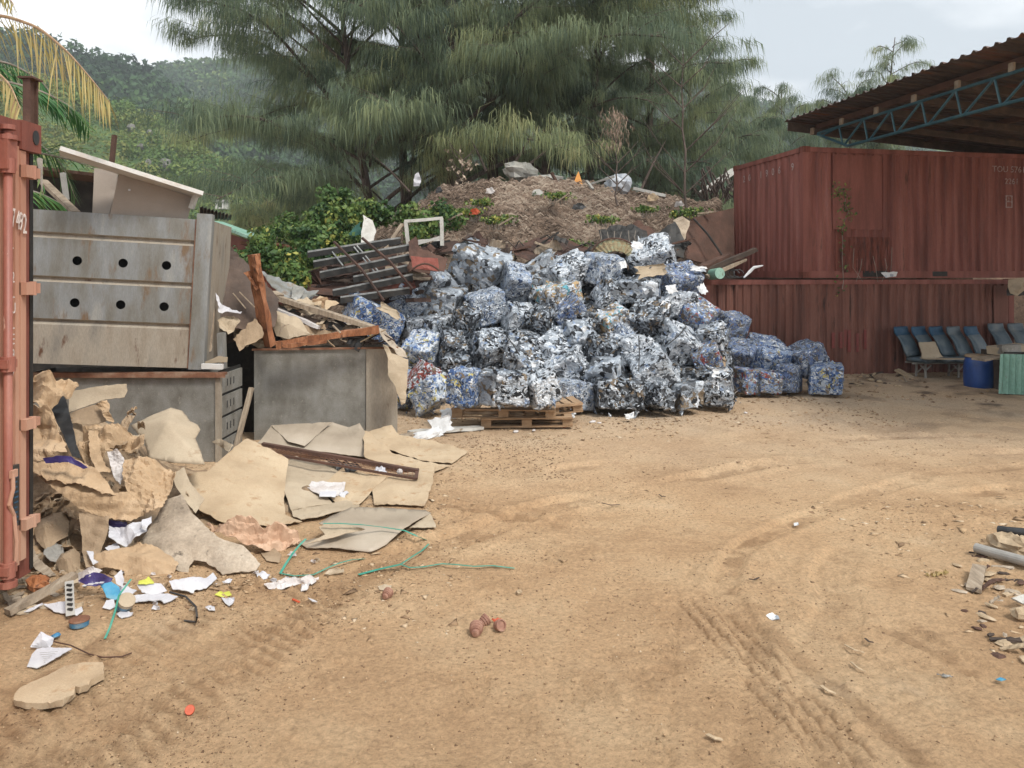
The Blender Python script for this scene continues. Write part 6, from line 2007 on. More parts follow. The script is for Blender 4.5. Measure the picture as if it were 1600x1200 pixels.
K = M['kraft']
PP = [
    ('kraft_paper', [(44, 612, 5.55), (50, 590, 5.5), (58, 577, 5.5), (75, 583, 5.5), (85, 592, 5.55), (97, 590, 5.6), (110, 597, 5.65), (122, 608, 5.7), (112, 618, 5.6), (98, 622, 5.45), (80, 634, 5.4), (62, 638, 5.35), (46, 630, 5.4)], K,
     'crumpled peak of brown kraft paper standing highest beside the salmon container', .16, 4.5, 3.0, {}),
    ('kraft_paper', [(43, 628, 5.42), (62, 638, 5.3), (76, 634, 5.3), (84, 652, 5.25), (92, 678, 5.2), (104, 694, 5.18), (110, 710, 5.15), (92, 713, 5.1), (68, 717, 5.05), (52, 724, 5.05), (38, 716, 5.1), (35, 690, 5.2), (39, 655, 5.35)], K,
     'tall folded kraft bag leaning on the salmon container post', .16, 4, 3.0, {}),
    ('card_flap', [(76, 628, 5.62), (102, 617, 5.7), (110, 650, 5.55), (118, 690, 5.4), (126, 716, 5.3), (112, 712, 5.35), (100, 684, 5.45), (84, 648, 5.55)], M['black_plastic'],  # black sheet paints the shade of the hollow
     'dark sheet standing for the shade in the hollow of the folded kraft bag', .03, 3, 3, {}),
    ('kraft_paper', [(33, 712, 5.05), (52, 722, 4.98), (92, 712, 5.0), (112, 712, 5.05), (136, 728, 5.05), (160, 746, 5.0), (181, 773, 4.95), (150, 769, 4.9), (112, 757, 4.88), (76, 746, 4.88), (48, 734, 4.95)], K,
     'flattened kraft bag mouth with a dark blue stripe across it', .09, 5, 3.0, {}),
    ('kraft_paper', [(46, 731, 4.98), (78, 742, 4.93), (115, 752, 4.95), (150, 764, 4.95), (181, 771, 4.98), (198, 768, 5.0), (214, 780, 5.0), (221, 806, 4.98), (205, 816, 4.92), (165, 808, 4.9), (122, 793, 4.88), (95, 772, 4.88), (66, 750, 4.92)], K,
     'long sagging band of brown kraft paper across the dark hollow', .12, 5, 3.0, {'bulge': .05}),
    ('blue_stripe', [(68, 716, 4.9), (90, 712, 4.88), (112, 713, 4.88), (124, 722, 4.86), (136, 731, 4.86), (130, 733, 4.86), (108, 722, 4.86), (72, 724, 4.88)], M['purple'], 'dark blue printed stripe on the kraft bag mouth', .02, 5, 3, {'jag': .3}),
    ('carton_flap', [(108, 612, 5.95), (150, 604, 5.9), (198, 600, 5.9), (199, 610, 5.88), (194, 621, 5.85), (165, 624, 5.85), (122, 640, 5.8), (108, 645, 5.8)], M['card'], 'flat buff carton flap lying on top of the paper heap', .01, 4, 4, {}),
    ('carton', [(108, 646, 5.78), (140, 634, 5.8), (165, 627, 5.84), (175, 655, 5.8), (152, 662, 5.74), (110, 662, 5.72)], M['card_dark'], 'open side of the buff carton under its flap', .02, 4, 4, {}),
    ('torn_card', [(148, 632, 5.76), (166, 624, 5.78), (172, 640, 5.72), (177, 660, 5.7), (168, 658, 5.7), (160, 645, 5.7)], M['kraft'], 'torn fluted card edge hanging off the buff carton', .08, 9, 2.6, {}),
    ('crumpled_kraft', [(130, 670, 5.6), (150, 661, 5.6), (172, 664, 5.6), (196, 669, 5.6), (214, 673, 5.6), (227, 682, 5.6), (226, 704, 5.55), (206, 712, 5.5), (190, 700, 5.5), (166, 706, 5.45), (152, 730, 5.35), (140, 730, 5.35), (122, 702, 5.4), (125, 684, 5.5)], K,
     'crumpled kraft wad with torn fluted edges in the middle of the paper heap', .17, 6, 3.2, {}),
    ('kraft_strip', [(138, 672, 5.42), (153, 672, 5.42), (156, 700, 5.34), (164, 726, 5.3), (176, 736, 5.28), (152, 738, 5.25), (140, 712, 5.3)], M['kraft'], 'upright folded kraft strip before the fluted wad', .05, 5, 3, {}),
    ('plastic_bag', [(168, 708, 5.35), (184, 703, 5.35), (193, 714, 5.35), (194, 740, 5.3), (188, 757, 5.25), (178, 746, 5.25), (172, 726, 5.3)], M['paper_dirty'], 'dirty white plastic bag wedged in the centre of the heap', .10, 9, 2.6, {}),
    ('crumpled_kraft', [(192, 714, 5.3), (205, 708, 5.32), (214, 717, 5.3), (240, 714, 5.3), (262, 722, 5.3), (274, 737, 5.25), (268, 755, 5.2), (262, 778, 5.12), (258, 797, 5.05), (243, 802, 5.0), (222, 802, 5.0), (204, 778, 5.1), (194, 748, 5.2)], K,
     'large crumpled ball of kraft paper right of the white plastic bag', .19, 6.5, 3.2, {}),
    ('curved_board', [(204, 665, 6.2), (235, 650, 6.3), (267, 637, 6.35), (285, 642, 6.4), (297, 658, 6.35), (309, 664, 6.3), (313, 672, 6.2), (305, 686, 6.1), (313, 704, 5.95), (320, 726, 5.85), (272, 723, 5.8), (232, 716, 5.85), (226, 690, 6.0)], M['card'],
     'smooth curved beige board leaning against the lower bin', .0, 3, 5, {'bulge': .12, 'jag': .2, 'smooth': True}),
    ('card_flap', [(268, 742, 5.55), (288, 731, 5.6), (296, 752, 5.5), (320, 781, 5.4), (306, 803, 5.3), (292, 786, 5.35), (276, 762, 5.45)], M['card'], 'pale folded card flap between the kraft ball and the big sandy sheet', .02, 5, 4, {}),
    ('weathered_card', [(222, 842, 4.95), (240, 816, 5.1), (262, 782, 5.25), (284, 774, 5.3), (298, 800, 5.15), (325, 825, 5.05), (342, 840, 4.98), (380, 853, 4.95), (407, 882, 4.82), (400, 892, 4.78), (372, 896, 4.75), (348, 900, 4.72), (337, 886, 4.8), (322, 877, 4.86),
                        (303, 876, 4.86), (296, 886, 4.82), (294, 898, 4.76), (278, 893, 4.76), (252, 880, 4.8), (235, 868, 4.85)], M['card_grey'], 'big weathered grey card sheet arched over a dark hole', .03, 4, 5, {'bulge': .05, 'th': .008}),
    ('kraft_strip', [(125, 801, 4.92), (150, 806, 4.92), (172, 808, 4.92), (167, 834, 4.86), (152, 868, 4.76), (148, 886, 4.7), (134, 886, 4.7), (127, 862, 4.78)], M['card_dark'], 'wide kraft band hanging down to the papers at the heap foot', .07, 4, 4, {}),
    ('kraft_loop', [(134, 888, 4.72), (150, 870, 4.76), (182, 860, 4.8), (214, 846, 4.86), (245, 853, 4.84), (268, 868, 4.8), (279, 881, 4.76), (266, 900, 4.68), (226, 907, 4.65), (196, 905, 4.66), (193, 890, 4.68), (160, 888, 4.7)], K,
     'wide kraft sheet looping forward over the white papers', .09, 4, 4, {'bulge': .05}),
    ('beige_pad', [(53, 828, 5.1), (62, 812, 5.15), (80, 804, 5.2), (100, 800, 5.2), (108, 815, 5.15), (107, 838, 5.05), (88, 848, 5.0), (72, 860, 4.95), (58, 846, 5.0)], M['card_dark'], 'rounded brown pad tucked in the dark hollow', .02, 4, 4, {'bulge': .05}),
    ('rolled_card', [(88, 880, 4.8), (96, 868, 4.85), (116, 858, 4.88), (125, 866, 4.86), (124, 890, 4.74), (108, 894, 4.72), (92, 890, 4.75)], M['card_dark'], 'rolled brown card beside the wide kraft band', .03, 4, 3.0, {'bulge': .05}),
    ('bent_card', [(40, 862, 4.9), (52, 858, 4.92), (60, 872, 4.86), (80, 890, 4.76), (88, 898, 4.7), (76, 900, 4.68), (56, 890, 4.74), (44, 878, 4.82)], M['timber_grey'], 'bent greyish card strip beside the container lock rod', .02, 4, 3.0, {}),
    ('grey_rag', [(72, 862, 4.9), (84, 842, 4.98), (95, 848, 4.98), (100, 862, 4.92), (92, 876, 4.85), (80, 880, 4.84), (70, 872, 4.88)], M['pvc'], 'grey plastic crate fragment in the dark hollow', .08, 9, 2.8, {}),
    ('white_paper', [(168, 818, 4.9), (200, 822, 4.9), (222, 812, 4.95), (228, 826, 4.9), (220, 842, 4.85), (204, 850, 4.82), (184, 850, 4.82), (172, 842, 4.85)], M['paper'], 'crumpled white paper wad above the looping kraft sheet', .09, 8, 3, {}),
    ('printed_paper', [(170, 812, 4.98), (198, 816, 4.98), (200, 824, 4.95), (180, 830, 4.92), (170, 826, 4.95)], M['purple'], 'dark blue printed page behind the white paper wad', .03, 8, 3, {}),
    ('printed_paper', [(222, 812, 4.92), (236, 806, 4.95), (236, 815, 4.92), (228, 830, 4.86), (222, 828, 4.88)], M['paper'], 'small white page edge beside the weathered grey card', .02, 8, 3, {}),
    ('white_paper', [(164, 856, 4.8), (182, 846, 4.85), (187, 854, 4.82), (182, 868, 4.76), (174, 866, 4.77)], M['paper'], 'small white sheet tucked behind the kraft loop', .02, 8, 3, {}),
    ('white_paper', [(135, 861, 4.76), (146, 862, 4.76), (146, 874, 4.71), (154, 878, 4.68), (146, 883, 4.67), (140, 872, 4.7)], M['paper'], 'small folded white slip on the hanging kraft band', .01, 8, 3, {}),
    ('sandy_card', [(386, 687, .36), (418, 702, .3), (450, 719, .22), (447, 745, .14), (443, 780, .06), (446, 802, .03), (472, 816, .02), (430, 822, .02), (385, 819, .03), (345, 815, .04), (312, 797, .1), (300, 770, .16), (288, 744, .26), (322, 740, .26), (352, 712, .33)], M['card_sand'],
     'largest sandy cardboard sheet spread before the middle bin', .03, 3, 6, {}),
    ('sandy_card', [(447, 722, .15), (462, 712, .16), (490, 722, .13), (520, 720, .13), (531, 738, .09), (530, 758, .06), (498, 762, .05), (520, 787, .03), (455, 796, .04), (444, 768, .09)], M['card'], 'pale cardboard sheet overlapping the largest sandy sheet', .02, 3, 6, {}),
    ('sandy_card', [(497, 761, .06), (531, 736, .09), (560, 738, .08), (604, 746, .07), (588, 760, .05), (572, 778, .03), (560, 790, .03), (525, 786, .03)], M['card_sand'], 'sandy card piece around the flattened green and white carton', .02, 3, 6, {}),
    ('sandy_card', [(581, 764, .04), (600, 748, .06), (640, 738, .05), (681, 725, .05), (676, 755, .04), (664, 791, .02), (625, 789, .02), (585, 789, .02)], M['card_sand'], 'squarish sandy card sheet at the open end of the spread cardboard', .02, 4, 5, {}),
    ('pale_card', [(570, 676, .14), (612, 664, .2), (624, 680, .12), (664, 686, .06), (700, 694, .05), (731, 706, .02), (706, 724, .02), (660, 720, .03), (612, 704, .05), (585, 695, .1)], M['card_sand'], 'pale cardboard tongue reaching out towards the pallets', .02, 4, 6, {}),
    ('pale_card', [(568, 672, .2), (580, 678, .15), (612, 706, .06), (660, 722, .04), (705, 727, .02), (680, 737, .02), (620, 732, .04), (570, 716, .08)], M['card_sand'], 'pale cardboard sheet lying under the reaching tongue', .02, 4, 6, {}),
    ('folded_board', [(402, 692, 7.5), (412, 682, 7.7), (424, 665, 8.0), (470, 663, 8.2), (519, 660, 8.3), (545, 668, 8.35), (562, 661, 8.35), (570, 674, 8.2), (570, 714, 7.75), (520, 708, 7.7), (450, 700, 7.7)], M['card_smooth'],
     'smooth taupe board folded up against the middle bin', .01, 3, 6, {'bulge': .06}),
    ('folded_board', [(424, 665, 7.95), (470, 662, 8.1), (519, 660, 8.2), (498, 678, 7.98), (476, 697, 7.7), (450, 690, 7.72)], M['card_smooth'], 'triangular turned over corner of the taupe board', .0, 3, 6, {'bulge': .04}),
    ('smooth_board', [(498, 818, .12), (520, 806, .13), (548, 794, .14), (600, 793, .1), (665, 797, .05), (674, 802, .04), (652, 814, .05), (632, 826, .05), (604, 850, .02), (580, 861, .02), (530, 858, .02), (480, 856, .02), (464, 846, .03), (505, 838, .05), (530, 826, .09)], M['card_smooth'],
     'smooth sheeny grey board under the green strap', .015, 3, 6, {'bulge': .03, 'smooth': True}),
    ('smooth_board', [(476, 852, .05), (530, 838, .09), (570, 826, .11), (566, 824, .13), (512, 816, .14), (498, 822, .13), (508, 836, .1)], M['card'], 'curled pale inner layer of the sheeny board', .02, 4, 5, {}),
    ('pale_card', [(640, 824, .03), (672, 803, .04), (677, 812, .03), (681, 825, .02)], M['card'], 'small pale card triangle beside the sheeny board tip', .01, 4, 4, {}),
    ('pale_card', [(455, 796, .03), (500, 790, .03), (560, 780, .03), (562, 792, .03), (545, 796, .03), (505, 806, .04), (470, 812, .03), (458, 806, .03)], M['card'], 'whitish dusty card strip between the sheets and the sheeny board', .02, 5, 5, {}),
    ('pink_kraft', [(322, 818, .14), (350, 822, .16), (374, 812, .2), (392, 810, .2), (412, 822, .16), (440, 821, .13), (462, 832, .08), (474, 844, .04), (452, 850, .04), (436, 858, .03), (424, 856, .04), (414, 862, .02), (404, 862, .02), (392, 852, .05), (368, 842, .09), (340, 838, .1)],
     M['kraft_red'], 'crumpled pinkish kraft paper lying before the largest sandy sheet', .12, 8, 3.4, {}),
    ('card_scrap', [(406, 862, .01), (428, 856, .02), (440, 866, .015), (436, 880, .01), (416, 876, .01)], M['card_dark'], 'flat brown card scrap below the pinkish kraft paper', .01, 6, 4, {}),
    ('card_scrap', [(330, 690, .35), (345, 686, .4), (366, 696, .38), (358, 706, .34), (348, 700, .34)], M['card'], 'white edged card piece at the foot of the leaning grey pole', .02, 6, 4, {}),
    ('white_box', [(480, 762, .09), (487, 752, .1), (540, 755, .09), (538, 766, .07), (527, 776, .05), (498, 774, .06)], M['paper_dirty'], 'flattened white and green carton on the sandy sheets', .02, 9, 3.4, {}),
    ('white_paper', [(500, 768, .09), (526, 768, .08), (524, 777, .06), (499, 776, .07)], M['paper'], 'small bright white box side on the flattened carton', .005, 9, 3.4, {}),
    ('white_paper', [(532, 768, .07), (542, 766, .07), (545, 770, .06), (538, 777, .05), (530, 774, .06)], M['paper'], 'tiny crumpled white slip beside the flattened carton', .03, 12, 2.6, {}),
    ('magazine', [(121, 908, .10), (132, 899, .13), (146, 894, .14), (164, 898, .13), (176, 904, .1), (172, 912, .08), (150, 916, .07), (134, 915, .08)], M['purple'], 'glossy violet magazine page with pale letters at the heap foot', .03, 5, 3.4, {}),
    ('magazine', [(157, 914, .09), (174, 910, .09), (186, 918, .06), (190, 932, .03), (180, 938, .02), (166, 934, .03)], M['cyan'], 'cyan printed page under the violet magazine page', .03, 5, 3.4, {}),
    ('white_paper', [(172, 920, .05), (196, 914, .05), (214, 922, .03), (204, 930, .02), (192, 934, .02)], M['paper'], 'white page overlapping the cyan print', .015, 5, 3.6, {}),
    ('white_paper', [(214, 914, .06), (232, 910, .07), (252, 912, .05), (261, 924, .02), (240, 930, .02), (222, 926, .03)], M['paper'], 'white page under the small yellow note', .015, 5, 3.6, {}),
    ('yellow_note', [(217, 908, .075), (226, 905, .085), (232, 900, .09), (236, 904, .085), (241, 910, .07), (228, 913, .07), (216, 913, .07)], M['yellow'], 'bright yellow note on the white pages', .02, 8, 2.6, {}),
    ('white_paper', [(200, 932, .02), (230, 926, .03), (262, 928, .025), (278, 934, .015), (256, 944, .01), (250, 938, .02), (206, 940, .015)], M['paper'], 'long white page nearest the blue tin', .015, 6, 3.6, {}),
    ('white_paper', [(264, 908, .05), (290, 904, .06), (322, 903, .04), (333, 894, .05), (339, 904, .03), (322, 920, .015), (304, 923, .015), (302, 928, .01), (270, 922, .02)], M['paper'], 'stack of white pages fanned below the weathered grey card', .03, 6, 3.6, {}),
    ('white_paper', [(120, 895, .12), (146, 886, .16), (160, 892, .13), (140, 900, .12), (124, 912, .08)], M['paper_dirty'], 'lilac white page behind the violet magazine', .02, 6, 3.6, {}),
    ('white_paper', [(178, 900, .12), (190, 890, .14), (194, 905, .1), (192, 918, .06), (182, 912, .08)], M['paper'], 'upright white page beside the kraft loop foot', .015, 6, 3.6, {}),
    ('white_paper', [(68, 944, .02), (102, 940, .04), (108, 950, .02), (128, 950, .02), (130, 956, .012), (120, 963, .01), (84, 955, .015)], M['paper'], 'white page under the perforated metal strip', .015, 6, 3.6, {}),
    ('white_paper', [(160, 950, .01), (166, 938, .03), (178, 936, .03), (180, 948, .012), (172, 952, .01)], M['paper'], 'small white page left of the blue tin', .01, 6, 3.2, {}),
    ('white_paper', [(182, 960, .01), (190, 955, .012), (208, 957, .012), (206, 961, .01), (190, 966, .008)], M['paper'], 'small white corner under the blue tin', .005, 6, 3.2, {}),
    ('white_paper', [(347, 909 - 0, .03), (358, 904, .03), (363, 905, .02), (360, 910, .015), (350, 911, .015)], M['paper'], 'small white scrap right of the fanned pages', .01, 6, 3, {}),
    ('yellow_note', [(335, 930, .012), (343, 925, .014), (352, 926, .012), (358, 924, .012), (362, 931, .01), (350, 935, .01)], M['yellow'], 'torn yellow slip alone on the dirt', .012, 8, 2.6, {}),
    ('white_paper', [(346, 937, .01), (366, 933, .02), (366, 941, .012), (358, 948, .008), (352, 944, .01)], M['paper'], 'torn white slip beside the yellow slip on the dirt', .01, 8, 2.6, {}),
    ('white_paper', [(37, 956, .02), (66, 942, .03), (68, 944, .02), (52, 953, .015), (46, 956, .01)], M['paper'], 'narrow white strip beside the grey plank on the dirt', .003, 8, 3, {}),
    ('white_paper', [(47, 1011, .02), (56, 998, .05), (64, 987, .07), (75, 993, .05), (84, 997, .04), (82, 1006, .02), (78, 1012, .01), (56, 1012, .015)], M['paper'], 'curled white paper above the letter page on the bare dirt', .01, 5, 3.6, {'bulge': .02}),
    ('white_paper', [(58, 1014, .02), (80, 1012, .02), (113, 1014, .015), (84, 1030, .01), (58, 1044, .008), (42, 1042, .008), (50, 1022, .01)], M['paper'], 'folded letter page lying alone on the bare dirt', .006, 5, 4, {}),
    ('white_cloth', [(412, 912, .01), (438, 908, .02), (452, 902, .03), (470, 904, .03), (486, 898, .03), (498, 901, .02), (496, 910, .015), (484, 914, .01), (480, 925, .008), (470, 924, .01), (472, 914, .012), (440, 920, .008), (420, 921, .008)], M['paper_dirty'], 'crumpled dirty white paper strip on the dirt before the pinkish kraft', .04, 12, 2.8, {}),
    ('card_scrap', [(507, 897, .01), (514, 890, .02), (526, 887, .025), (537, 891, .015), (537, 898, .006), (520, 900, .006)], M['card'], 'cream shell shaped card scrap beside the green strap', .01, 9, 2.6, {'bulge': .01}),
    ('paper_scrap', [(400, 897, .01), (412, 894, .015), (422, 898, .01), (416, 905, .006), (402, 903, .006)], M['paper'], 'small crumpled white wad below the flat brown card scrap', .02, 15, 2.4, {}),
    ('card_scrap', [(590, 916, .01), (600, 913, .02), (612, 914, .02), (610, 920, .012), (600, 923, .008), (593, 921, .008)], M['card'], 'cream scrap leaning on the lone ringed cup', .015, 15, 2.4, {}),
    ('paper_scrap', [(481, 940, .008), (490, 938, .01), (496, 941, .008), (488, 946, .004)], M['paper'], 'tiny white slip on the dirt by the lug track', .004, 15, 2.2, {}),
    ('plastic_scrap', [(1196, 962, .008), (1206, 957, .02), (1216, 962, .015), (1218, 968, .006), (1206, 968, .006)], M['foil'], 'shiny bluish wrapper at the head of the tyre print', .015, 15, 2.2, {}),
    ('plastic_scrap', [(1240, 820, .01), (1247, 817, .02), (1248, 823, .008), (1241, 825, .006)], M['foil'], 'tiny glinting wrapper on the far wheel track', .01, 15, 2.0, {}),
    ('dry_leaf', [(1110, 1076, .01), (1100, 1118, .012)], None, '', 0, 0, 0, {}),
]
for nm, pts, mt, lb, cr_, fq, st, kw in PP:
    if mt is None:
        continue
    kw = dict(kw)
    kw.setdefault('jag', .7 if mt in (K, M['kraft_red'], M['card_sand'], M['card_grey']) else .35)
    cat = nm.replace('_', ' ').split()[-1]
    cat = {'scrap': 'paper scrap', 'strip': 'paper strip', 'flap': 'card flap', 'kraft': 'kraft paper', 'note': 'paper note', 'box': 'carton', 'pad': 'card pad', 'loop': 'kraft paper', 'stripe': 'printed paper', 'rag': 'plastic scrap', 'cloth': 'paper strip', 'leaf': 'leaf'}.get(cat, cat)
    patch(nm, pts, mt, lb, cat, crumple=cr_, freq=fq if fq else 5, step=st, **kw)

# pale letters on the violet page, print lines on the letter page
mb = MB()
for i, (px_, py_, w1) in enumerate(((136, 906, 8), (147, 904, 5), (154, 903, 6), (128, 908, 5))):
    q = G(px_, py_, .135)
    mb.box(q.x, q.x + w1 * .0038, q.y, q.y + .018, .138, .141)
mb.build('page_lettering', M['paper'], label='pale marks printed on the violet magazine page', cat='lettering')
mb = MB()
for i in range(6):
    a, b2 = G(62 + i * 1.5, 1020 + i * 3, .026), G(90 - i * 4, 1018 + i * 3.2, .026)
    mb.bar(a, b2, .002, .001)
mb.build('print_lines', M['pvc'], label='faint print lines on the folded letter page', cat='print')
# green plastic strapping
S_ = [
    (((505, 818, .16), (530, 818, .165), (566, 820, .15), (600, 824, .1), (632, 829, .06), (652, 838, .03), (666, 844, .02)), .016, 'green strap lying across the sheeny grey board'),
    (((478, 842, .10), (468, 852, .08), (458, 864, .05), (446, 882, .03), (438, 896, .012)), .016, 'green strap angling down from the sheeny board to the dirt'),
    (((438, 896, .012), (460, 900, .012), (490, 898, .012), (515, 886, .02), (530, 880, .03), (548, 875, .03), (570, 873, .02)), .012, 'thin dark green strap curling on the dirt beside the shell shaped scrap'),
    (((560, 898, .012), (590, 890, .014), (626, 882, .03)), .024, 'broad green strap end pointing across the dirt'),
    (((626, 882, .03), (640, 887, .02), (660, 886, .012), (690, 881, .02), (710, 882, .03), (740, 885, .02), (770, 884, .012), (804, 888, .01)), .013, 'long thin green strap trailing out over the open dirt'),
    (((626, 882, .03), (644, 870, .03), (660, 860, .04), (670, 850, .03)), .012, 'green strap rising from the knot towards the card triangle'),
    (((205, 905, .14), (186, 930, .1), (180, 955, .03), (172, 980, .012), (164, 998, .008)), .011, 'green strap hooked over the blue tin'),
]
for pts, wd_, lb in S_:
    q = [np.array(G(*p)) for p in pts]
    dens = []
    for i in range(len(q) - 1):
        for j in range(5):
            dens.append(q[i] + (q[i + 1] - q[i]) * j / 5)
    dens.append(q[-1])
    mb = MB().ribbon([Vector(v) for v in dens], wd_, th=.0015)
    mb.build('strap', M['strap'], label=lb, cat='strap', group='green plastic straps')
mb = MB().tube([G(*p) for p in ((265, 925, .03), (290, 932, .02), (306, 948, .02), (308, 965, .05), (306, 972, .02), (288, 970, .01))], .006, 5)
mb.build('bent_wire', M['black_plastic'], label='dark bent wire hooked over the dirt below the fanned pages', cat='wire')
MB().tube([G(*p) for p in ((82, 1002, .02), (110, 1008, .015), (140, 1022, .01), (160, 1027, .008), (190, 1026, .008), (206, 1020, .006))], .0035, 5).build('thin_root', M['rust_brown'], label='thin brown root trailing right of the letter page', cat='root')
MB().rock(G(87, 993, .02), .028, .02, .012, 8).build('bottle_cap', M['blue_tin'], label='small blue cap beside the curled white paper', cat='cap')
# rusty grille frame across the cards
GRL = thing('grille_frame', 'rusty wire grille frame lying across the cardboard before the middle bin', 'grille', G(530, 715, 0))
MB().bar(G(410, 694, .30), G(654, 736, .10), .05, .03).build('top_bar', M['rust_brown'], GRL)
MB().bar(G(440, 712, .24), G(650, 748, .06), .02, .02).build('lower_bar', M['rust_brown'], GRL)
MB().bar(G(652, 733, .11), G(650, 748, .06), .03, .02).build('end_bar', M['rust_brown'], GRL)
mb = MB()
for i in range(34):
    t_ = i / 33
    a = G(412, 696, .29).lerp(G(652, 738, .095), t_)
    b2 = G(440, 711, .24).lerp(G(650, 747, .06), t_)
    mb.tube([a, b2], .0022, 4)
for k_ in (.35, .65):
    mb.tube([G(412, 696, .29).lerp(G(440, 711, .24), k_), G(652, 738, .095).lerp(G(650, 747, .06), k_)], .0022, 4)
mb.build('wire_mesh', M['rail_rust'], GRL)
patch('black_wrap', [(496, 712, .2), (520, 716, .17), (546, 724, .14), (566, 726, .13), (560, 734, .11), (540, 736, .1), (524, 728, .13)], M['black_plastic'], 'black plastic wrap caught in the wire grille', 'plastic wrap', crumple=.05, freq=9, step=3.5)
patch('paper_wad', [(582, 736, .12), (590, 729, .14), (602, 731, .13), (605, 738, .1), (594, 741, .09)], M['paper'], 'crumpled white paper wad sitting on the grille', 'paper wad', crumple=.05, freq=14, step=2.6)
MB().rock(G(624, 737, .1), .035, .03, .028, 8).build('blue_wad', M['paper_dirty'], label='small pale blue wad near the end of the grille', cat='paper wad')
# plank, perforated strip, tins, foam lump, big card slab
MB().bar(G(12, 957, .02), G(118, 898, .12), .06, .03, jit=.003).build('plank', M['timber_grey'], label='grey brown plank lying on the dirt under the container corner', cat='plank')
MB().bar(G(110, 962, .03), G(108, 908, .16), .042, .004).build('perforated_strip', M['pvc'], label='perforated metal strip leaning over the white page', cat='metal strip')
mb = MB()
for k_ in range(6):
    a = G(110, 962, .03).lerp(G(108, 908, .16), .14 + k_ * .14)
    mb.box(a.x - .013, a.x + .013, a.y - .006, a.y + .004, a.z + .004, a.z + .0135)
mb.build('strip_hole', M['black_plastic'], label='dark holes of the perforated strip', cat='hole')


def lathe(c, prof, n=20, axis_m=None):
    vs, fs = [], []
    for r_, z_ in prof:
        for k_ in range(n):
            a = 2 * math.pi * k_ / n
            vs.append(Vector((r_ * math.cos(a), r_ * math.sin(a), z_)))
    for i in range(len(prof) - 1):
        for k_ in range(n):
            fs.append((i * n + k_, i * n + (k_ + 1) % n, (i + 1) * n + (k_ + 1) % n, (i + 1) * n + k_))
    fs.append(tuple(range(n - 1, -1, -1)))
    fs.append(tuple((len(prof) - 1) * n + k_ for k_ in range(n)))
    m4 = Matrix.Translation(c) @ (axis_m.to_4x4() if axis_m is not None else Matrix.Identity(4))
    return MB().add([m4 @ v for v in vs], fs)


q = G(124, 978, 0)
t_ = thing('flat_tin', 'small flat round tin with a rusty lid on the dirt', 'tin', q)
lathe(q, [(.045, .004), (.048, .03)], 20).build('side', M['blue_tin'], t_)
lathe(q, [(.05, .031), (.05, .036), (.046, .038)], 20).build('lid', M['rail_rust'], t_)
q = G(192, 953, 0)
t_ = thing('paper_cup', 'crushed blue and beige tin at the edge of the white pages', 'tin', q)
ax = Euler((.5, .5, .2)).to_matrix()
lathe(q + Vector((0, 0, .012)), [(.038, 0), (.044, .04), (.041, .05)], 14, ax).build('side', M['blue_tin'], t_)
lathe(q + Vector((0, 0, .012)) + ax @ Vector((0, 0, .0505)), [(.045, 0), (.045, .022), (.038, .024)], 14, ax).build('rim', M['card'], t_)
MB().rock(G(60, 912, .06), .085, .06, .05, 12).build('foam_lump', M['rust_orange'], label='orange brown foam lump below the container lock rod', cat='foam lump')
patch('card_slab', [(22, 1098, .03), (24, 1088, .03), (30, 1080, .03), (36, 1076, .03), (48, 1070, .03), (75, 1060, .03), (92, 1050, .03), (104, 1044, .03), (125, 1041, .03), (140, 1040, .03), (161, 1038, .03), (163, 1056, .03), (142, 1066, .03), (138, 1074, .03), (124, 1078, .03),
                    (118, 1076, .03), (114, 1088, .03), (98, 1099, .03), (70, 1103, .03), (40, 1103, .03)], M['card_sand'], 'thick sandy card slab lying alone nearest the camera', 'card slab', crumple=.006, freq=6, step=5, jag=.5, th=.028)
rt = random.Random(23)
for i in range(26):
    px_, py_ = rt.uniform(120, 345), rt.uniform(888, 955)
    if i > 16:
        px_, py_ = rt.uniform(380, 560), rt.uniform(862, 915)
    s_ = rt.uniform(3, 9)
    patch('paper_scrap', [(px_ - s_, py_ + rt.uniform(-1, 2), .012), (px_ - s_ * .3, py_ - s_ * .6, .012 + rt.uniform(0, .03)), (px_ + s_ * .8, py_ - s_ * .4, .012 + rt.uniform(0, .02)), (px_ + s_, py_ + s_ * .3, .01), (px_, py_ + s_ * .5, .008)],
          (M['paper'], M['paper_dirty'], M['card'], M['paper_dirty'], M['card_dark'])[i % 5], 'small torn paper scrap trodden into the dirt around the white pages', 'paper scrap', 'torn scraps around the white pages', crumple=.012, freq=14, step=2.4, jag=.4)
# small ringed cups
for i, (px_, py_, rz, ry, s_) in enumerate(((605, 928, 1.3, 1.4, .030), (744, 983, 1.5, 1.35, .036), (757, 970, .6, 1.1, .030), (780, 977, -.9, 1.2, .030))):
    q = G(px_, py_, s_ * .8)
    ax = Euler((0, ry, rz)).to_matrix()
    pr = [(.35, -1.2), (.55, -1.1), (.6, -.7), (.78, -.68), (.78, -.5), (.7, -.45), (.9, -.35), (.92, -.1), (.84, -.05), (1, .05), (1.0, .35), (.92, .4), (1.02, .45), (1.02, .7), (.8, .75), (.75, .5)]
    lathe(q, [(a * s_, b2 * s_) for a, b2 in pr], 16, ax).build('ringed_cup', M['terracotta'], label=('lone reddish ringed cup beside the cream scrap', 'reddish ringed cup lying lowest in the cluster of three', 'reddish ringed cup topmost in the cluster of three', 'reddish ringed cup lying apart at the open end of the cluster')[i], cat='ringed cup', group='ringed cups on the dirt')
patch('red_scrap', [(768, 968, .02), (778, 964, .03), (784, 968, .02), (776, 972, .01)], M['orange_red'], 'orange red fragment among the three ringed cups', 'scrap', crumple=.01, step=2)
q = G(297, 1110, .008)
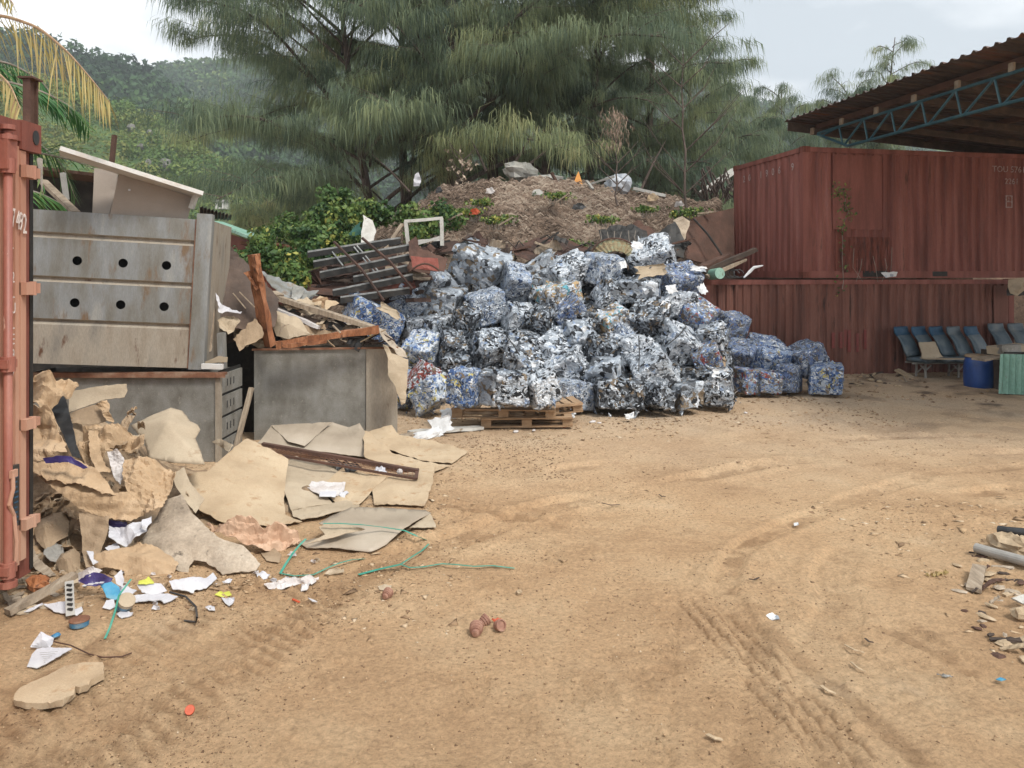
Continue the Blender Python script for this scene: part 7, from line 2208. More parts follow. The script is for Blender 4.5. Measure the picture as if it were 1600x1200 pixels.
lathe(q, [(.016, 0), (.021, .012), (.019, .018)], 12, Euler((.9, .3, 0)).to_matrix()).build('bottle_cap', M['orange_red'], label='small red cap on the bare lug track', cat='cap')
MB().bar(G(457, 936, .01), G(468, 941, .01), .012, .006).build('red_chip', M['orange_red'], label='small rusty red chip beside the tiny white slip', cat='chip')
MB().rock(G(811, 925, .015), .022, .016, .016, 8).build('clod', M['stone'], label='single sandy clod right of the trailing green strap', cat='clod')
# odd lumps of card rubbish around the foot of the container, too small to tell apart
for i in range(46):
    px_, py_ = R.uniform(2, 130), R.uniform(868, 950)
    if px_ < 20 and py_ < 900:
        continue
    q = G(px_, py_, .03)
    s_ = R.uniform(.02, .06)
    mb = MB()
    if i % 3 == 0:
        mb.rock((q.x, q.y, R.uniform(.01, .06)), s_, s_ * .7, s_ * .4, 8)
    else:
        a = R.uniform(0, 3.1)
        mb.bar((q.x - s_ * 1.6 * math.cos(a), q.y - s_ * math.sin(a), R.uniform(.01, .05)), (q.x + s_ * 1.6 * math.cos(a), q.y + s_ * math.sin(a), R.uniform(.015, .09)), s_ * R.uniform(.5, 1.2), .006, jit=.004)
    mb.build('card_fragment', (M['card_dark'], M['card_grey'], M['card'], M['timber_grey'], M['stone'])[i % 5], label='small broken card or wood fragment in the litter under the container corner', cat='fragment', group='fragments under the container corner')
for i in range(78):
    px_, py_ = R.uniform(44, 235), R.uniform(640, 890)
    if i > 40:
        px_, py_ = R.uniform(44, 300), R.uniform(770, 900)
    dd = 5.6 - (py_ - 640) / 240 * .75 + (px_ > 200) * .15
    q = P(px_, py_, dd + .12)
    q.z = max(q.z, .02)
    s_ = R.uniform(.03, .08)
    mb = MB()
    vs, fs = [], []
    ax = Euler((R.uniform(-1, 1), R.uniform(-1, 1), R.uniform(0, 6))).to_matrix()
    bd = R.uniform(-.6, .6)
    for a in range(6):
        for b2 in range(5):
            u_, v_ = a / 5 - .5, b2 / 4 - .5
            vs.append(q + ax @ Vector((u_ * s_ * 2 + R.uniform(-.006, .006), v_ * s_ * 1.2, bd * s_ * u_ * u_ * 3 + R.uniform(-.012, .012))))
    for a in range(5):
        for b2 in range(4):
            k_ = a * 5 + b2
            fs.append((k_, k_ + 1, k_ + 6, k_ + 5))
    o = mb.add(vs, fs).build('torn_card', (M['kraft'], M['card_dark'], M['card'], M['kraft'], M['card_dark'])[i % 5], label='torn card piece stuffed among the sheets of the paper heap', cat='torn card', group='torn pieces in the paper heap')
    o.modifiers.new("thick", 'SOLIDIFY').thickness = .004
# ---------------------------------------------------------------- coach seats against the lower container
def seat_shell(prof, w1):
    """prof: (y, z, thickness) centre line from pan front to head; extruded in x with rounded sides"""
    vs, fs = [], []
    xs = [-.5, -.46, -.36, 0, .36, .46, .5]
    n_ = len(prof)
    for side in (1, -1):
        for i, (y_, z_, th_) in enumerate(prof):
            a = prof[max(i - 1, 0)]
            b2 = prof[min(i + 1, n_ - 1)]
            d = Vector((b2[0] - a[0], b2[1] - a[1])).normalized()
            nn = Vector((-d.y, d.x))
            for x_ in xs:
                k_ = {.5: .15, .46: .75, .36: 1.15, 0: .92}[abs(x_)]
                vs.append((x_ * w1, y_ + nn.x * side * th_ / 2 * k_, z_ + nn.y * side * th_ / 2 * k_))
    m_ = len(xs)
    off_ = n_ * m_
    for i in range(n_ - 1):
        for j in range(m_ - 1):
            a = i * m_ + j
            fs.append((a, a + 1, a + m_ + 1, a + m_))
            fs.append((off_ + a, off_ + a + m_, off_ + a + m_ + 1, off_ + a + 1))
    for i in range(n_ - 1):
        for j in (0, m_ - 1):
            a = i * m_ + j
            q = (a, a + m_, off_ + a + m_, off_ + a)
            fs.append(q if j == 0 else q[::-1])
    for j in range(m_ - 1):
        fs.append((j, off_ + j, off_ + j + 1, j + 1))
        a = (n_ - 1) * m_ + j
        fs.append((a, a + 1, off_ + a + 1, off_ + a))
    return MB().add(vs, fs)


def seat_bench(label, org, yaw, n, pitch_, blue, seat_yaw=26):
    t_ = thing('coach_seat_bench', label, 'bench', org, (0, 0, math.radians(yaw)), 'coach seat benches')
    for i in range(n):
        cx = i * pitch_
        mt = Matrix.Translation((cx, 0, 0)) @ Matrix.Rotation(math.radians(seat_yaw), 4, 'Z')
        bk = seat_shell([(.06, .38, .08), (.11, .46, .09), (.15, .56, .075), (.20, .66, .06), (.27, .75, .055), (.30, .79, .05)], .38).xf(mt).build('backrest', M['seat_vinyl'], t_, local=True, smooth=True)
        seat_shell([(.26, .735, .062), (.31, .80, .070), (.325, .87, .066), (.32, .90, .04)], .385).xf(mt).build('headrest', M['blue_cloth'] if blue[i] else M['seat_vinyl'], bk, local=True, smooth=True)
        seat_shell([(-.30, .31, .05), (-.24, .335, .09), (-.1, .335, .09), (.08, .33, .08)], .40).xf(mt).build('seat_pan', M['seat_vinyl'], t_, local=True, smooth=True)
    Lb = (n - 1) * pitch_
    MB().bar((-.16, -.12, .27), (Lb + .2, -.12, .27), .035, .03).bar((-.16, .1, .27), (Lb + .2, .1, .27), .035, .03).build('frame_rail', M['pvc'], t_, local=True)
    for i in range(max(2, (n + 1) // 2)):
        x_ = .08 + i * (Lb - .1) / max(1, (n + 1) // 2 - 1)
        MB().bar((x_, -.12, 0), (x_, -.12, .27), .03, .03).build('leg', M['pvc'], t_, local=True)
        MB().bar((x_ - .02, .14, 0), (x_ - .02, .12, .27), .03, .03).build('leg', M['pvc'], t_, local=True)
        MB().bar((x_, -.12, .24), (x_ - .02, .13, .06), .02, .02).build('brace', M['pvc'], t_, local=True)
        MB().bar((x_ - .1, -.13, .235), (x_, -.13, .14), .02, .02).bar((x_ + .1, -.13, .235), (x_, -.13, .14), .02, .02).build('gusset', M['pvc'], t_, local=True)
    return t_


q = G(1443, 592, 0)
seat_bench('row of five dusty blue coach seats with a card sheet, by the brown container', (q.x, 14.02, 0), 3, 5, .332, (1, 1, 1, 0, 1))
q = P(1572, 590, 14.6)
seat_bench('second row of coach seats with faded grey blue headrests behind the barrel', (q.x, 14.45, .03), 5, 3, .40, (0, 0, 0), 14)
patch('card_sheet', [(1435, 535, 14.0), (1461, 534, 13.95), (1470, 553, 13.75), (1474, 558, 13.7), (1440, 561, 13.72), (1440, 552, 13.8)], M['card'], 'buff card sheet leaning on the second coach seat', 'card', jag=.3, step=3, crumple=.01)
MB().bar(P(1440, 560, 13.65), P(1522, 561, 13.5), .2, .012).build('thin_board', M['card'], label='thin pale board lying along the coach seat pans', cat='board')
MB().bar(P(1402, 578, 14.25), P(1424, 590, 14.0), .16, .03).build('grey_slab', M['stone'], label='greenish slab on the ground under the first coach seat', cat='slab')
rs = np.random.RandomState(5)
for i in range(26):
    px_ = rs.uniform(1325, 1420)
    q = G(px_, 590 + rs.uniform(-4, 14), 0)
    s_ = rs.uniform(.02, .07)
    mb = MB()
    if i % 2:
        mb.rock((q.x, q.y, s_ * .3), s_, s_ * .8, s_ * .5, 8)
    else:
        a = rs.uniform(0, 3)
        mb.bar((q.x, q.y, .02), (q.x + s_ * 4 * math.cos(a), q.y + s_ * math.sin(a), .02 + s_ * rs.uniform(0, 2)), .03, .02, jit=.004)
    mb.build('rubble_piece', (M['stone'], M['timber_dark'], M['timber_grey'])[i % 3], label='small rubble piece at the foot of the brown container before the seats', cat='rubble', group='rubble between the bales and the seats')

# blue barrel, green corrugated screen, small crates beside it
BQ = G(1543, 607, 0)
t_ = thing('barrel', 'blue plastic barrel with a dusty top between the coach seats and the green sheet', 'barrel', (BQ.x, BQ.y + .22, 0))
lathe(Vector((BQ.x, BQ.y + .22, 0)), [(.205, .0), (.225, .02), (.232, .10), (.235, .26), (.225, .40), (.205, .50)], 28).build('body', M['blue_plastic'], t_, smooth=True)
lathe(Vector((BQ.x, BQ.y + .22, 0)), [(.215, .502), (.22, .52), (.20, .54), (.12, .545)], 28).build('lid', M['card_dark'], t_)
MB().bar(P(1528, 562, 12.1), P(1568, 556, 12.2), .26, .03, jit=.01).build('broken_board', M['timber_grey'], label='broken grey board lying over the blue barrel', cat='board')
MB().bar(P(1552, 548, 12.25), P(1600, 543, 12.3), .3, .12, jit=.004).build('carton_tray', M['card'], label='open buff carton resting above the green corrugated sheet', cat='carton')
MB().bar(P(1562, 546, 12.1), P(1592, 545, 12.1), .12, .14).build('dark_tin_box', M['steel_dark'], label='grey box set inside the buff carton', cat='box')
ribbed('green_sheet', (1563, 553, 11.95), (1650, 555, 12.0), (1650, 619, 12.0), (1560, 615, 11.9), M['mint'], 'pale green corrugated sheet standing on the dirt beside the blue barrel', 9, .022)
MB().bar(P(1570, 551, 12.0), P(1650, 551, 12.05), .03, .02).build('top_lath', M['black_steel'], label='dark lath along the top of the green corrugated sheet', cat='lath')
MB().box(G(1570, 612, 0).x, G(1570, 612, 0).x + 1.0, 12.3, 12.9, 0, .62).build('crate_stack', M['timber_dark'], label='dark crate standing behind the green corrugated sheet', cat='crate')

# ---------------------------------------------------------------- rubble at the right edge of the yard
MB().tube([G(1561, 828, .10), G(1575, 830, .10), G(1640, 836, .11)], .030, 14).build('black_pipe', M['black_plastic'], label='short black pipe lying on the pale rock', cat='pipe')
mb = MB().tube([G(1525, 856, .04), G(1560, 866, .045), G(1650, 890, .06)], .032, 14)
mb.build('grey_pipe', M['pvc'], label='grey plastic pipe running out of the rubble below the rock', cat='pipe')
MB().rock(G(1583, 853, .05), .15, .10, .075, 16).build('rock', M['stone'], label='pale flat topped rock between the two pipes', cat='rock')
MB().rock(G(1603, 850, .04), .06, .05, .05, 10).build('rock', M['stone'], label='smaller stone at the end of the flat topped rock', cat='rock')
mb = MB()
mb.bar(G(1521, 922, .02), G(1530, 884, .05), .075, .018, jit=.004)
mb.build('wood_block', M['timber_grey'], label='split grey wood block standing below the grey pipe', cat='wood block')
MB().bar(G(1543, 860, .02), G(1600, 876, .03), .03, .012, jit=.004).build('bark_strip', M['timber_grey'], label='long bark strip right under the grey pipe', cat='bark strip')
patch('pale_tile', [(1580, 935, .06), (1604, 928, .07), (1612, 945, .05), (1598, 944, .04)], M['white_paint'], 'pale greenish tile corner at the edge of the rubble', 'tile', crumple=0, step=4, jag=.1, th=.012)
MB().rock(G(1598, 958, .03), .07, .05, .035, 10).build('stone', M['stone'], label='sandy stone under the pale tile corner', cat='stone')
rsr = random.Random(17)
for i in range(110):
    px_ = rsr.uniform(1490, 1640)
    py_ = rsr.uniform(858, 1035)
    if px_ < 1490 + max(0, (py_ - 930)) * .75:
        continue
    q = G(px_, py_, .02)
    s_ = rsr.uniform(.012, .05)
    mb = MB()
    k_ = i % 4
    if k_ == 0:
        mb.rock((q.x, q.y, s_ * .35), s_, s_ * .75, s_ * .35, 9)
    elif k_ == 1:
        a = rsr.uniform(-.8, .5)
        mb.bar((q.x, q.y, .015), (q.x + s_ * 3 * math.cos(a), q.y + s_ * 3 * math.sin(a), .02 + rsr.uniform(0, .04)), s_ * .8, .008, jit=.004)
    else:
        mb.rock((q.x, q.y, .012 + rsr.uniform(0, .02)), s_ * 1.2, s_ * .6, .008, 9)
    mb.build('rubble_chip', (M['stone'], M['timber_dark'], M['card_grey'], M['rust_brown'], M['card_sand'])[(i * 7) % 5], label='small stone or bark chip in the rubble by the pipes', cat='rubble', group='rubble chips by the pipes')
mb = MB()
t_ = thing('yellow_leaves', 'small cluster of dry yellowish leaves on the dirt before the wood block', 'leaves', G(1458, 895, 0))
rs = np.random.RandomState(8)
V, Fq, tt = leaf_quads(np.array([list(G(1452 + 6 * k_, 895 + rs.uniform(-3, 3), .012)) for k_ in range(5)]), np.full(5, .02), np.full(5, .8), 9, .013, .4, rs)
mesh_obj('leaf', V, Fq, M['palm_yellow'], t_, tint=tt)
patch('blue_scrap', [(1556, 1066, .01), (1563, 1061, .015), (1572, 1066, .01), (1564, 1070, .006)], M['cyan'], 'small blue scrap near the frame corner of the rubble', 'scrap', crumple=.006, step=2)
patch('dark_leaf', [(1463, 1053, .01), (1478, 1054, .014), (1490, 1057, .01), (1478, 1059, .006)], M['steel_dark'], 'single narrow dark leaf on the open dirt', 'leaf', step=2)
for i, (a, b2, lb) in enumerate((((1283, 1072), (1305, 1084), 'flat sandy chip beside the dark tyre groove'), ((1352, 998), (1364, 1004), 'small green brown leaf on the open dirt'), ((1105, 1148), (1128, 1156), 'broad flake of mud at the bottom of the yard'),
                                 ((1320, 1008), (1350, 1020), 'thin curved mud flake left of the small leaf'), ((940, 786), (968, 789), 'dark twig lying flat in the far dirt'), ((1030, 773), (1040, 776), 'tiny dark twig beyond the flat one'),
                                 ((1330, 1035), (1352, 1050), 'curled mud flake below the open dirt leaf'), ((1170, 905), (1186, 903), 'brown flake on the far tyre marks'))):
    MB().ribbon([G(*a, .012), G((a[0] + b2[0]) / 2, (a[1] + b2[1]) / 2 + 2, .02), G(*b2, .01)], .018 if i in (0, 2) else .009, th=.004).build('flake', M['card_sand'] if i in (0, 2, 3, 6) else M['timber_dark'], label=lb, cat='flake')
# ---------------------------------------------------------------- weeping needle trees
def strands(tufts, rs_, per=26, ln=(.15, .6), wd=.008, spread=.27):
    """tufts: array (x,y,z,scale,tint,dx,dy). Each throws a fan of long thin hanging needles"""
    n = len(tufts)
    N = n * per
    T = np.repeat(tufts, per, axis=0)
    sc = T[:, 3]
    st = T[:, :3] + rs_.normal(size=(N, 3)) * np.array([.13, .13, .06]) * sc[:, None]
    L_ = rs_.uniform(ln[0], ln[1], N) * sc
    out = rs_.normal(size=(N, 2)) * spread
    out[:, 0] += T[:, 5] * .35
    out[:, 1] += T[:, 6] * .35
    mid = st + np.stack([out[:, 0] * L_ * .9, out[:, 1] * L_ * .9, -L_ * .32], 1)
    end = st + np.stack([out[:, 0] * L_ * 1.15, out[:, 1] * L_ * 1.15, -L_], 1)
    a = rs_.uniform(0, 6.28, N)
    w_ = wd * rs_.uniform(.6, 1.5, N)
    side = np.stack([np.cos(a) * w_, np.sin(a) * w_, np.zeros(N)], 1)
    V = np.stack([st, mid + side, end, mid - side], 1).reshape(-1, 3)
    tt = np.clip(T[:, 4] + rs_.normal(size=N) * .07, 0, 1)
    return V, np.arange(N * 4).reshape(N, 4), tt


def casuarina(label, base, hgt, trunk_r, seed, reach=6.5, nb=46, lean=(0, 0), zmin=.8, az=None, tint=.35, dens=1.0, wd=.0078, group='weeping needle trees on the mound', per=32, rise=(.12, .55), top=1.0, cutx=None):
    rs_ = np.random.RandomState(seed)
    rr = random.Random(seed)
    t_ = thing('casuarina_tree', label, 'tree', base, None, group)
    bx, by, bz = base
    tr = []
    rad = []
    for i in range(12):
        u_ = i / 11
        tr.append(Vector((bx + lean[0] * u_ * hgt + math.sin(u_ * 5 + seed) * .14, by + lean[1] * u_ * hgt + math.cos(u_ * 4 + seed) * .12, bz + u_ * hgt)))
        rad.append(trunk_r * (1 - .85 * u_))
    MB().tube(tr, rad, 9).build('trunk', M['bark'], t_, smooth=True)
    lm = MB()
    tufts = []
    for b_ in range(nb):
        u_ = (zmin + (hgt * .97 - zmin) * ((b_ + rr.random()) / nb)) / hgt
        k_ = u_ * 11
        i0 = min(10, int(k_))
        p0 = tr[i0].lerp(tr[i0 + 1], k_ - i0)
        a = (b_ * 2.399 + rr.uniform(-.4, .4)) if az is None else rr.uniform(*az)
        Lb = reach * (1 - .55 * u_ ** 1.5 * top) * rr.uniform(.6, 1.1)
        el = rr.uniform(*rise) + .22 * u_
        pts = []
        for i in range(9):
            s_ = i / 8
            rr_ = Lb * s_ * math.cos(el)
            z_ = Lb * (math.sin(el) * s_ + .10 * math.sin(s_ * math.pi) - .12 * s_ ** 3)
            wob = .12 * math.sin(s_ * 7 + b_)
            pts.append(p0 + Vector((math.cos(a) * rr_ - math.sin(a) * wob, math.sin(a) * rr_ + math.cos(a) * wob, z_)))
        lm.tube(pts, [max(.006, .012 + .045 * (1 - i / 8) * Lb / 6) for i in range(9)], 5, cap=False)
        ct = np.clip(tint + .03 + rr.uniform(-.24, .26), 0, 1)
        ns = int(Lb * 4.2)
        for j in range(ns):
            s_ = .22 + .78 * (j + rr.random()) / ns
            k2 = s_ * 8
            j0 = min(7, int(k2))
            q0 = pts[j0].lerp(pts[j0 + 1], k2 - j0)
            sl_ = (.35 + .95 * (1 - abs(s_ - .5))) * rr.uniform(.5, 1.25) * min(1.2, Lb / 5)
            aa = a + rr.choice((-1, 1)) * rr.uniform(.5, 1.25)
            q1 = q0 + Vector((math.cos(aa) * sl_, math.sin(aa) * sl_, rr.uniform(-.05, .35) * sl_))
            if rr.random() < .5:
                lm.tube([q0, q0.lerp(q1, .5) + Vector((0, 0, .04)), q1], [.012, .009, .004], 3, cap=False)
            sub = max(2, int(3.5 * sl_ * dens))
            c2 = ct + rr.uniform(-.2, .26)
            for m_ in range(sub):
                w2 = (m_ + rr.random()) / sub
                q = q0.lerp(q1, w2)
                tufts.append((q.x, q.y, q.z + .04, rr.uniform(.65, 1.25), c2 + rr.uniform(-.08, .08), math.cos(aa), math.sin(aa)))
        tufts.append((pts[-1].x, pts[-1].y, pts[-1].z, .8, ct, math.cos(a), math.sin(a)))
    lm.build('limbs', M['bark'], t_)
    V, Fq, tt = strands(np.array(tufts), rs_, per, wd=wd)
    mesh_obj('crown', V, Fq, M['needle'], t_, tint=tt)
    return t_


def tb(px, D, z=None):
    x_ = (px - 800) / F * D
    return (x_, D, (float(mound_z(x_, D)) if z is None else z) - .15)


casuarina('big weeping needle tree with the thickest dark trunk, reaching out over the bin side', tb(700, 22), 15.5, .24, 1, 8.9, 54, (.01, 0), 1.0, tint=.36)
casuarina('weeping needle tree whose trunk stands just right of the thickest one', tb(765, 24), 16, .19, 2, 6.0, 38, (.012, 0), 1.6, tint=.33)
casuarina('slender trunked weeping tree between the thickest trunk and the leafy bush', tb(640, 24.5), 15, .16, 3, 6.2, 34, (-.02, 0), 1.2, tint=.38)
casuarina('weeping needle tree above the grey white tarpaulin bundle', tb(858, 23), 15, .15, 4, 5.6, 42, (.02, 0), .6, tint=.30)
casuarina('dense weeping needle tree above the orange board', tb(925, 23.5), 14.5, .15, 5, 5.0, 38, (.02, 0), .5, tint=.28)
casuarina('weeping needle tree above the bluish plastic sack', tb(1005, 24.5), 14, .14, 6, 4.4, 40, (.025, 0), .5, tint=.30)
casuarina('open crowned weeping tree over the white roof edging, boughs against the sky', tb(1075, 25.5), 9.5, .12, 7, 3.1, 32, (.02, 0), .4, tint=.34, dens=.8, rise=(.25, .7))
casuarina('low leaning weeping tree trunk over the leafy bush', tb(590, 22.5, 1.6), 12.5, .15, 8, 7.6, 52, (-.12, .05), 1.0, tint=.36)
casuarina('short bluish green weeping tree beside the red container end', tb(1150, 27, 2.2), 6.0, .09, 9, 2.6, 26, (.02, 0), .3, tint=.18, dens=.9, group='weeping needle trees on the mound')
casuarina('thin weeping tree rising just behind the red container corner', tb(1212, 30, 2.5), 6.8, .09, 10, 2.3, 24, (.02, 0), .6, tint=.20, dens=.8, rise=(.3, .8), group='weeping trees behind the shed')
casuarina('weeping tree topping out above the far end of the shed roof', tb(1318, 33, 2.5), 7.2, .11, 11, 3.6, 28, (.03, 0), 2.5, tint=.24, dens=.8, rise=(.4, .9), group='weeping trees behind the shed')
casuarina('tree with a bare bough arching highest above the shed roof', tb(1345, 33, 2.5), 9.6, .10, 12, 2.2, 24, (.16, 0), 3.5, tint=.40, dens=.55, rise=(.1, .7), per=26, group='weeping trees behind the shed')
for i, (px_, D_, h_, lb) in enumerate(((388, 30, 3.0, 'young feathery tree beyond the hut, nearest its roof'), (428, 32, 3.4, 'young feathery tree in the middle of the clump beyond the hut'), (468, 31, 3.6, 'young feathery tree beside the leafy bush'), (510, 33, 4.2, 'taller young feathery tree behind the leafy bush'),
                                      (356, 36, 2.6, 'lowest young feathery tree behind the awning'))):
    casuarina(lb, tb(px_, D_, 1.6), h_, .05, 30 + i, 1.5, 26, (0, 0), .2, tint=.62 if i < 3 else .5, dens=1.0, wd=.009, group='young feathery trees beyond the hut', rise=(.5, 1.1))

# ---------------------------------------------------------------- bare saplings on the mound
def sapling(label, px_, py0, py1, D_, seed, nb=12, cat='sapling', tip=False):
    rr = random.Random(seed)
    a, b2 = P(px_, py0, D_), P(px_ + rr.uniform(-8, 2), py1, D_ + .3)
    t_ = thing('bare_sapling', label, cat, a)
    pts = [a.lerp(b2, i / 8) + Vector((rr.uniform(-.03, .03), rr.uniform(-.03, .03), 0)) for i in range(9)]
    hh_ = (b2 - a).length
    MB().tube(pts, [.03 * (1 - .8 * i / 8) * (hh_ / 3.5) ** .5 for i in range(9)], 6).build('trunk', M['bark'], t_)
    mb_ = MB()
    for k_ in range(nb):
        u_ = rr.uniform(.15, .95)
        q = pts[int(u_ * 8)]
        an = rr.choice((rr.uniform(-.5, .5), math.pi + rr.uniform(-.5, .5)))
        ln_ = hh_ * rr.uniform(.12, .34)
        q1 = q + Vector((math.cos(an) * ln_ * .6, math.sin(an) * ln_ * .4, ln_ * .55))
        q2 = q + Vector((math.cos(an) * ln_, math.sin(an) * ln_ * .6, ln_ * rr.uniform(.8, 1.3)))
        mb_.tube([q, q1, q2], [.012, .008, .003], 4, cap=False)
        mb_.tube([q1, q1 + Vector((math.cos(an + .6) * ln_ * .4, 0, ln_ * .3))], [.005, .002], 3, cap=False)
    mb_.build('branches', M['bark'], t_)
    if tip:
        C = np.array([list(P(px_ + rs_t.normal() * 7, rs_t.uniform(170, 235), D_)) for _ in range(34)])
        V_, F_, t2 = strands(np.c_[C, np.full(34, .7), np.full(34, .55), np.zeros((34, 2))], rs_t, 8, (.1, .3), .007)
        mesh_obj('dry_foliage', V_, F_, M['litter'], t_, tint=t2)


rs_t = np.random.RandomState(2)
sapling('tall bare sapling standing on the mound near the brown steel panel', 1072, 338, 70, 15.6, 1, 22)
sapling('thin bare sapling with a dry brown tuft, before the bluish sack', 963, 322, 190, 15.4, 2, 14, tip=True)
sapling('dead sapling with curled dry leaves at the top of the mound', 725, 300, 225, 17.0, 3, 12)
sapling('pale bare tree on the hill below the yellow green spur', 332, 322, 262, 95, 4, 26)
C = np.array([list(P(725 + rs_t.normal() * 12, rs_t.uniform(235, 292), 17)) for _ in range(26)])
V_, F_, t2 = leaf_quads(C, np.full(26, .05), np.full(26, .95), 5, .045, 1, rs_t)
tw = thing('dead_leaves', 'curled dry leaves clinging to the dead sapling on the mound top', 'leaves', P(725, 292, 17))
mesh_obj('foliage', V_, F_, M['litter'], tw, tint=t2)
for i, (px_, py_, dx_, dy_) in enumerate(((820, 262, 70, -50), (800, 262, 44, -66), (640, 300, -60, -60), (1000, 300, 40, -80), (760, 268, -30, -60))):
    MB().tube([P(px_, py_, 18.5), P(px_ + dx_ * .5, py_ + dy_ * .55, 18.6), P(px_ + dx_, py_ + dy_, 18.7)], [.035, .025, .008], 5).build('dead_bough', M['bark'], cat='branch', group='dead boughs below the needle trees',
        label=('dead bough slanting up right of the tarpaulin bundle', 'steep dead bough behind the tarpaulin bundle', 'dead bough slanting up from the bush side of the mound', 'dead bough rising behind the bluish sack', 'dead bough leaning towards the thickest trunk')[i])

# ---------------------------------------------------------------- leafy bush and ground vines
rs = np.random.RandomState(31)


def bush(label, blobs, name='leafy_bush', leaf=.044, cat='bush', group=None, per=130):
    t_ = thing(name, label, cat, P(blobs[0][0], blobs[0][1] + 10, blobs[0][2]))
    C, S, T = [], [], []
    for px_, py_, D_, rp_ in blobs:
        c_ = P(px_, py_, D_)
        r_ = rp_ / F * D_
        k_ = max(4, int(rp_ * .8))
        for _ in range(k_):
            d = rs.normal(size=3)
            d /= np.linalg.norm(d)
            C.append(np.array(c_) + d * r_ * rs.uniform(.3, 1) * np.array([1, .8, .85]))
            S.append(rs.uniform(.12, .24))
            T.append(np.clip(.38 + rs.normal() * .22 + (.25 if rs.uniform() > .93 else 0), 0, 1))
    V_, F_, t2 = leaf_quads(np.array(C), np.array(S), np.array(T), per // 3, leaf, .9, rs, .75)
    mesh_obj('foliage', V_, F_, M['bushleaf'], t_, tint=t2)
    mb_ = MB()
    for k_ in range(0, len(C), 12):
        mb_.tube([Vector(C[k_]), Vector(C[k_]) * .6 + Vector(C[0]) * .4 - Vector((0, 0, .3))], [.006, .012], 4, cap=False)
    mb_.build('stems', M['bark'], t_)


bush('bright green leafy bush swallowing the slope beside the slatted frame', [(525, 312, 14.6, 24), (505, 340, 14.3, 30), (545, 345, 14.5, 34), (575, 330, 15, 20), (480, 365, 14, 26), (515, 378, 13.8, 32), (555, 385, 13.6, 26), (600, 338, 15.2, 16)])
bush('lower leafy bush behind the rotten red plank', [(425, 405, 12.6, 22), (450, 415, 12.4, 24), (480, 400, 13.2, 24), (520, 400, 13.4, 18), (410, 390, 13.5, 14), (455, 435, 12, 16)])
bush('dark fern like shrub before the red hut wall', [(405, 385, 12.5, 10), (412, 370, 13, 10), (365, 400, 12, 8), (375, 408, 11.8, 10), (430, 365, 15, 18), (455, 350, 16, 16)], leaf=.035)
bush('leafy patch growing around the old window frame', [(640, 335, 14.8, 14), (665, 352, 13.6, 18), (690, 330, 14.8, 12), (650, 368, 13.4, 12), (705, 345, 14.2, 8)])
def sprigs(label, px_, py_, D_, r_, group=None):
    c_ = P(px_, py_, D_)
    rw = r_ / F * D_ * 1.6
    k_ = int(26 + r_ * 7)
    x_ = c_.x + rs.normal(size=k_) * rw * .6
    y_ = c_.y + rs.normal(size=k_) * rw * .5
    C = np.stack([x_, y_, np.maximum(mound_z(x_, y_), c_.z - rw * .9) + rs.uniform(.03, .14, k_)], 1)
    t_ = thing('ground_vine', label, 'vine', tuple(C[0]), None, group)
    V_, F_, t2 = leaf_quads(C, rs.uniform(.03, .07, k_), np.clip(rs.normal(size=k_) * .22 + .55, 0, 1), 4, .034, .8, rs, .7)
    mesh_obj('foliage', V_, F_, M['bushleaf'], t_, tint=t2)
    mb_ = MB()
    for q in C[::3]:
        mb_.tube([tuple(q - np.array([0, 0, .14])), tuple(q + rs.normal(size=3) * .03)], [.006, .003], 4, cap=False)
    mb_.build('stems', M['bark_grey'], t_)


sprigs('green vine patch low in the middle of the mound', 868, 358, 13.5, 22)
for i, (px_, py_, D_, r_, lb) in enumerate(((872, 298, 15.6, 8, 'small green vine patch under the pale crumpled sheeting'), (752, 310, 15.4, 7, 'tiny green patch high on the mound side'), (790, 336, 14.6, 7, 'green sprigs on the mound above the peak bale'), (942, 335, 14.6, 8, 'yellow green sprigs under the bluish sack'),
                                           (690, 318, 15.2, 9, 'green patch on the shoulder of the mound'), (1010, 322, 15.2, 6, 'few green sprigs near the tall bare sapling'), (730, 322, 15.0, 9, 'green runner below the dead sapling'), (1062, 330, 15.2, 6, 'green tuft at the foot of the tall bare sapling'),
                                           (770, 342, 14.3, 5, 'orange flecked leaves low on the mound'), (1085, 325, 15.4, 6, 'dusty green tuft by the brown steel panel'))):
    sprigs(lb, px_, py_, D_, r_ * 1.3, 'small vine patches on the mound')

# ---------------------------------------------------------------- coconut palm behind the salmon container
PALM = thing('coconut_palm', 'coconut palm with yellowing and green fronds over the salmon container', 'palm', (-6.6, 8.3, 0))
MB().tube([Vector((-6.6 + .25 * math.sin(i / 3), 8.3, i * .55)) for i in range(9)], [.19 - .006 * i for i in range(9)], 12).build('trunk', M['bark_grey'], PALM)
rs = np.random.RandomState(77)


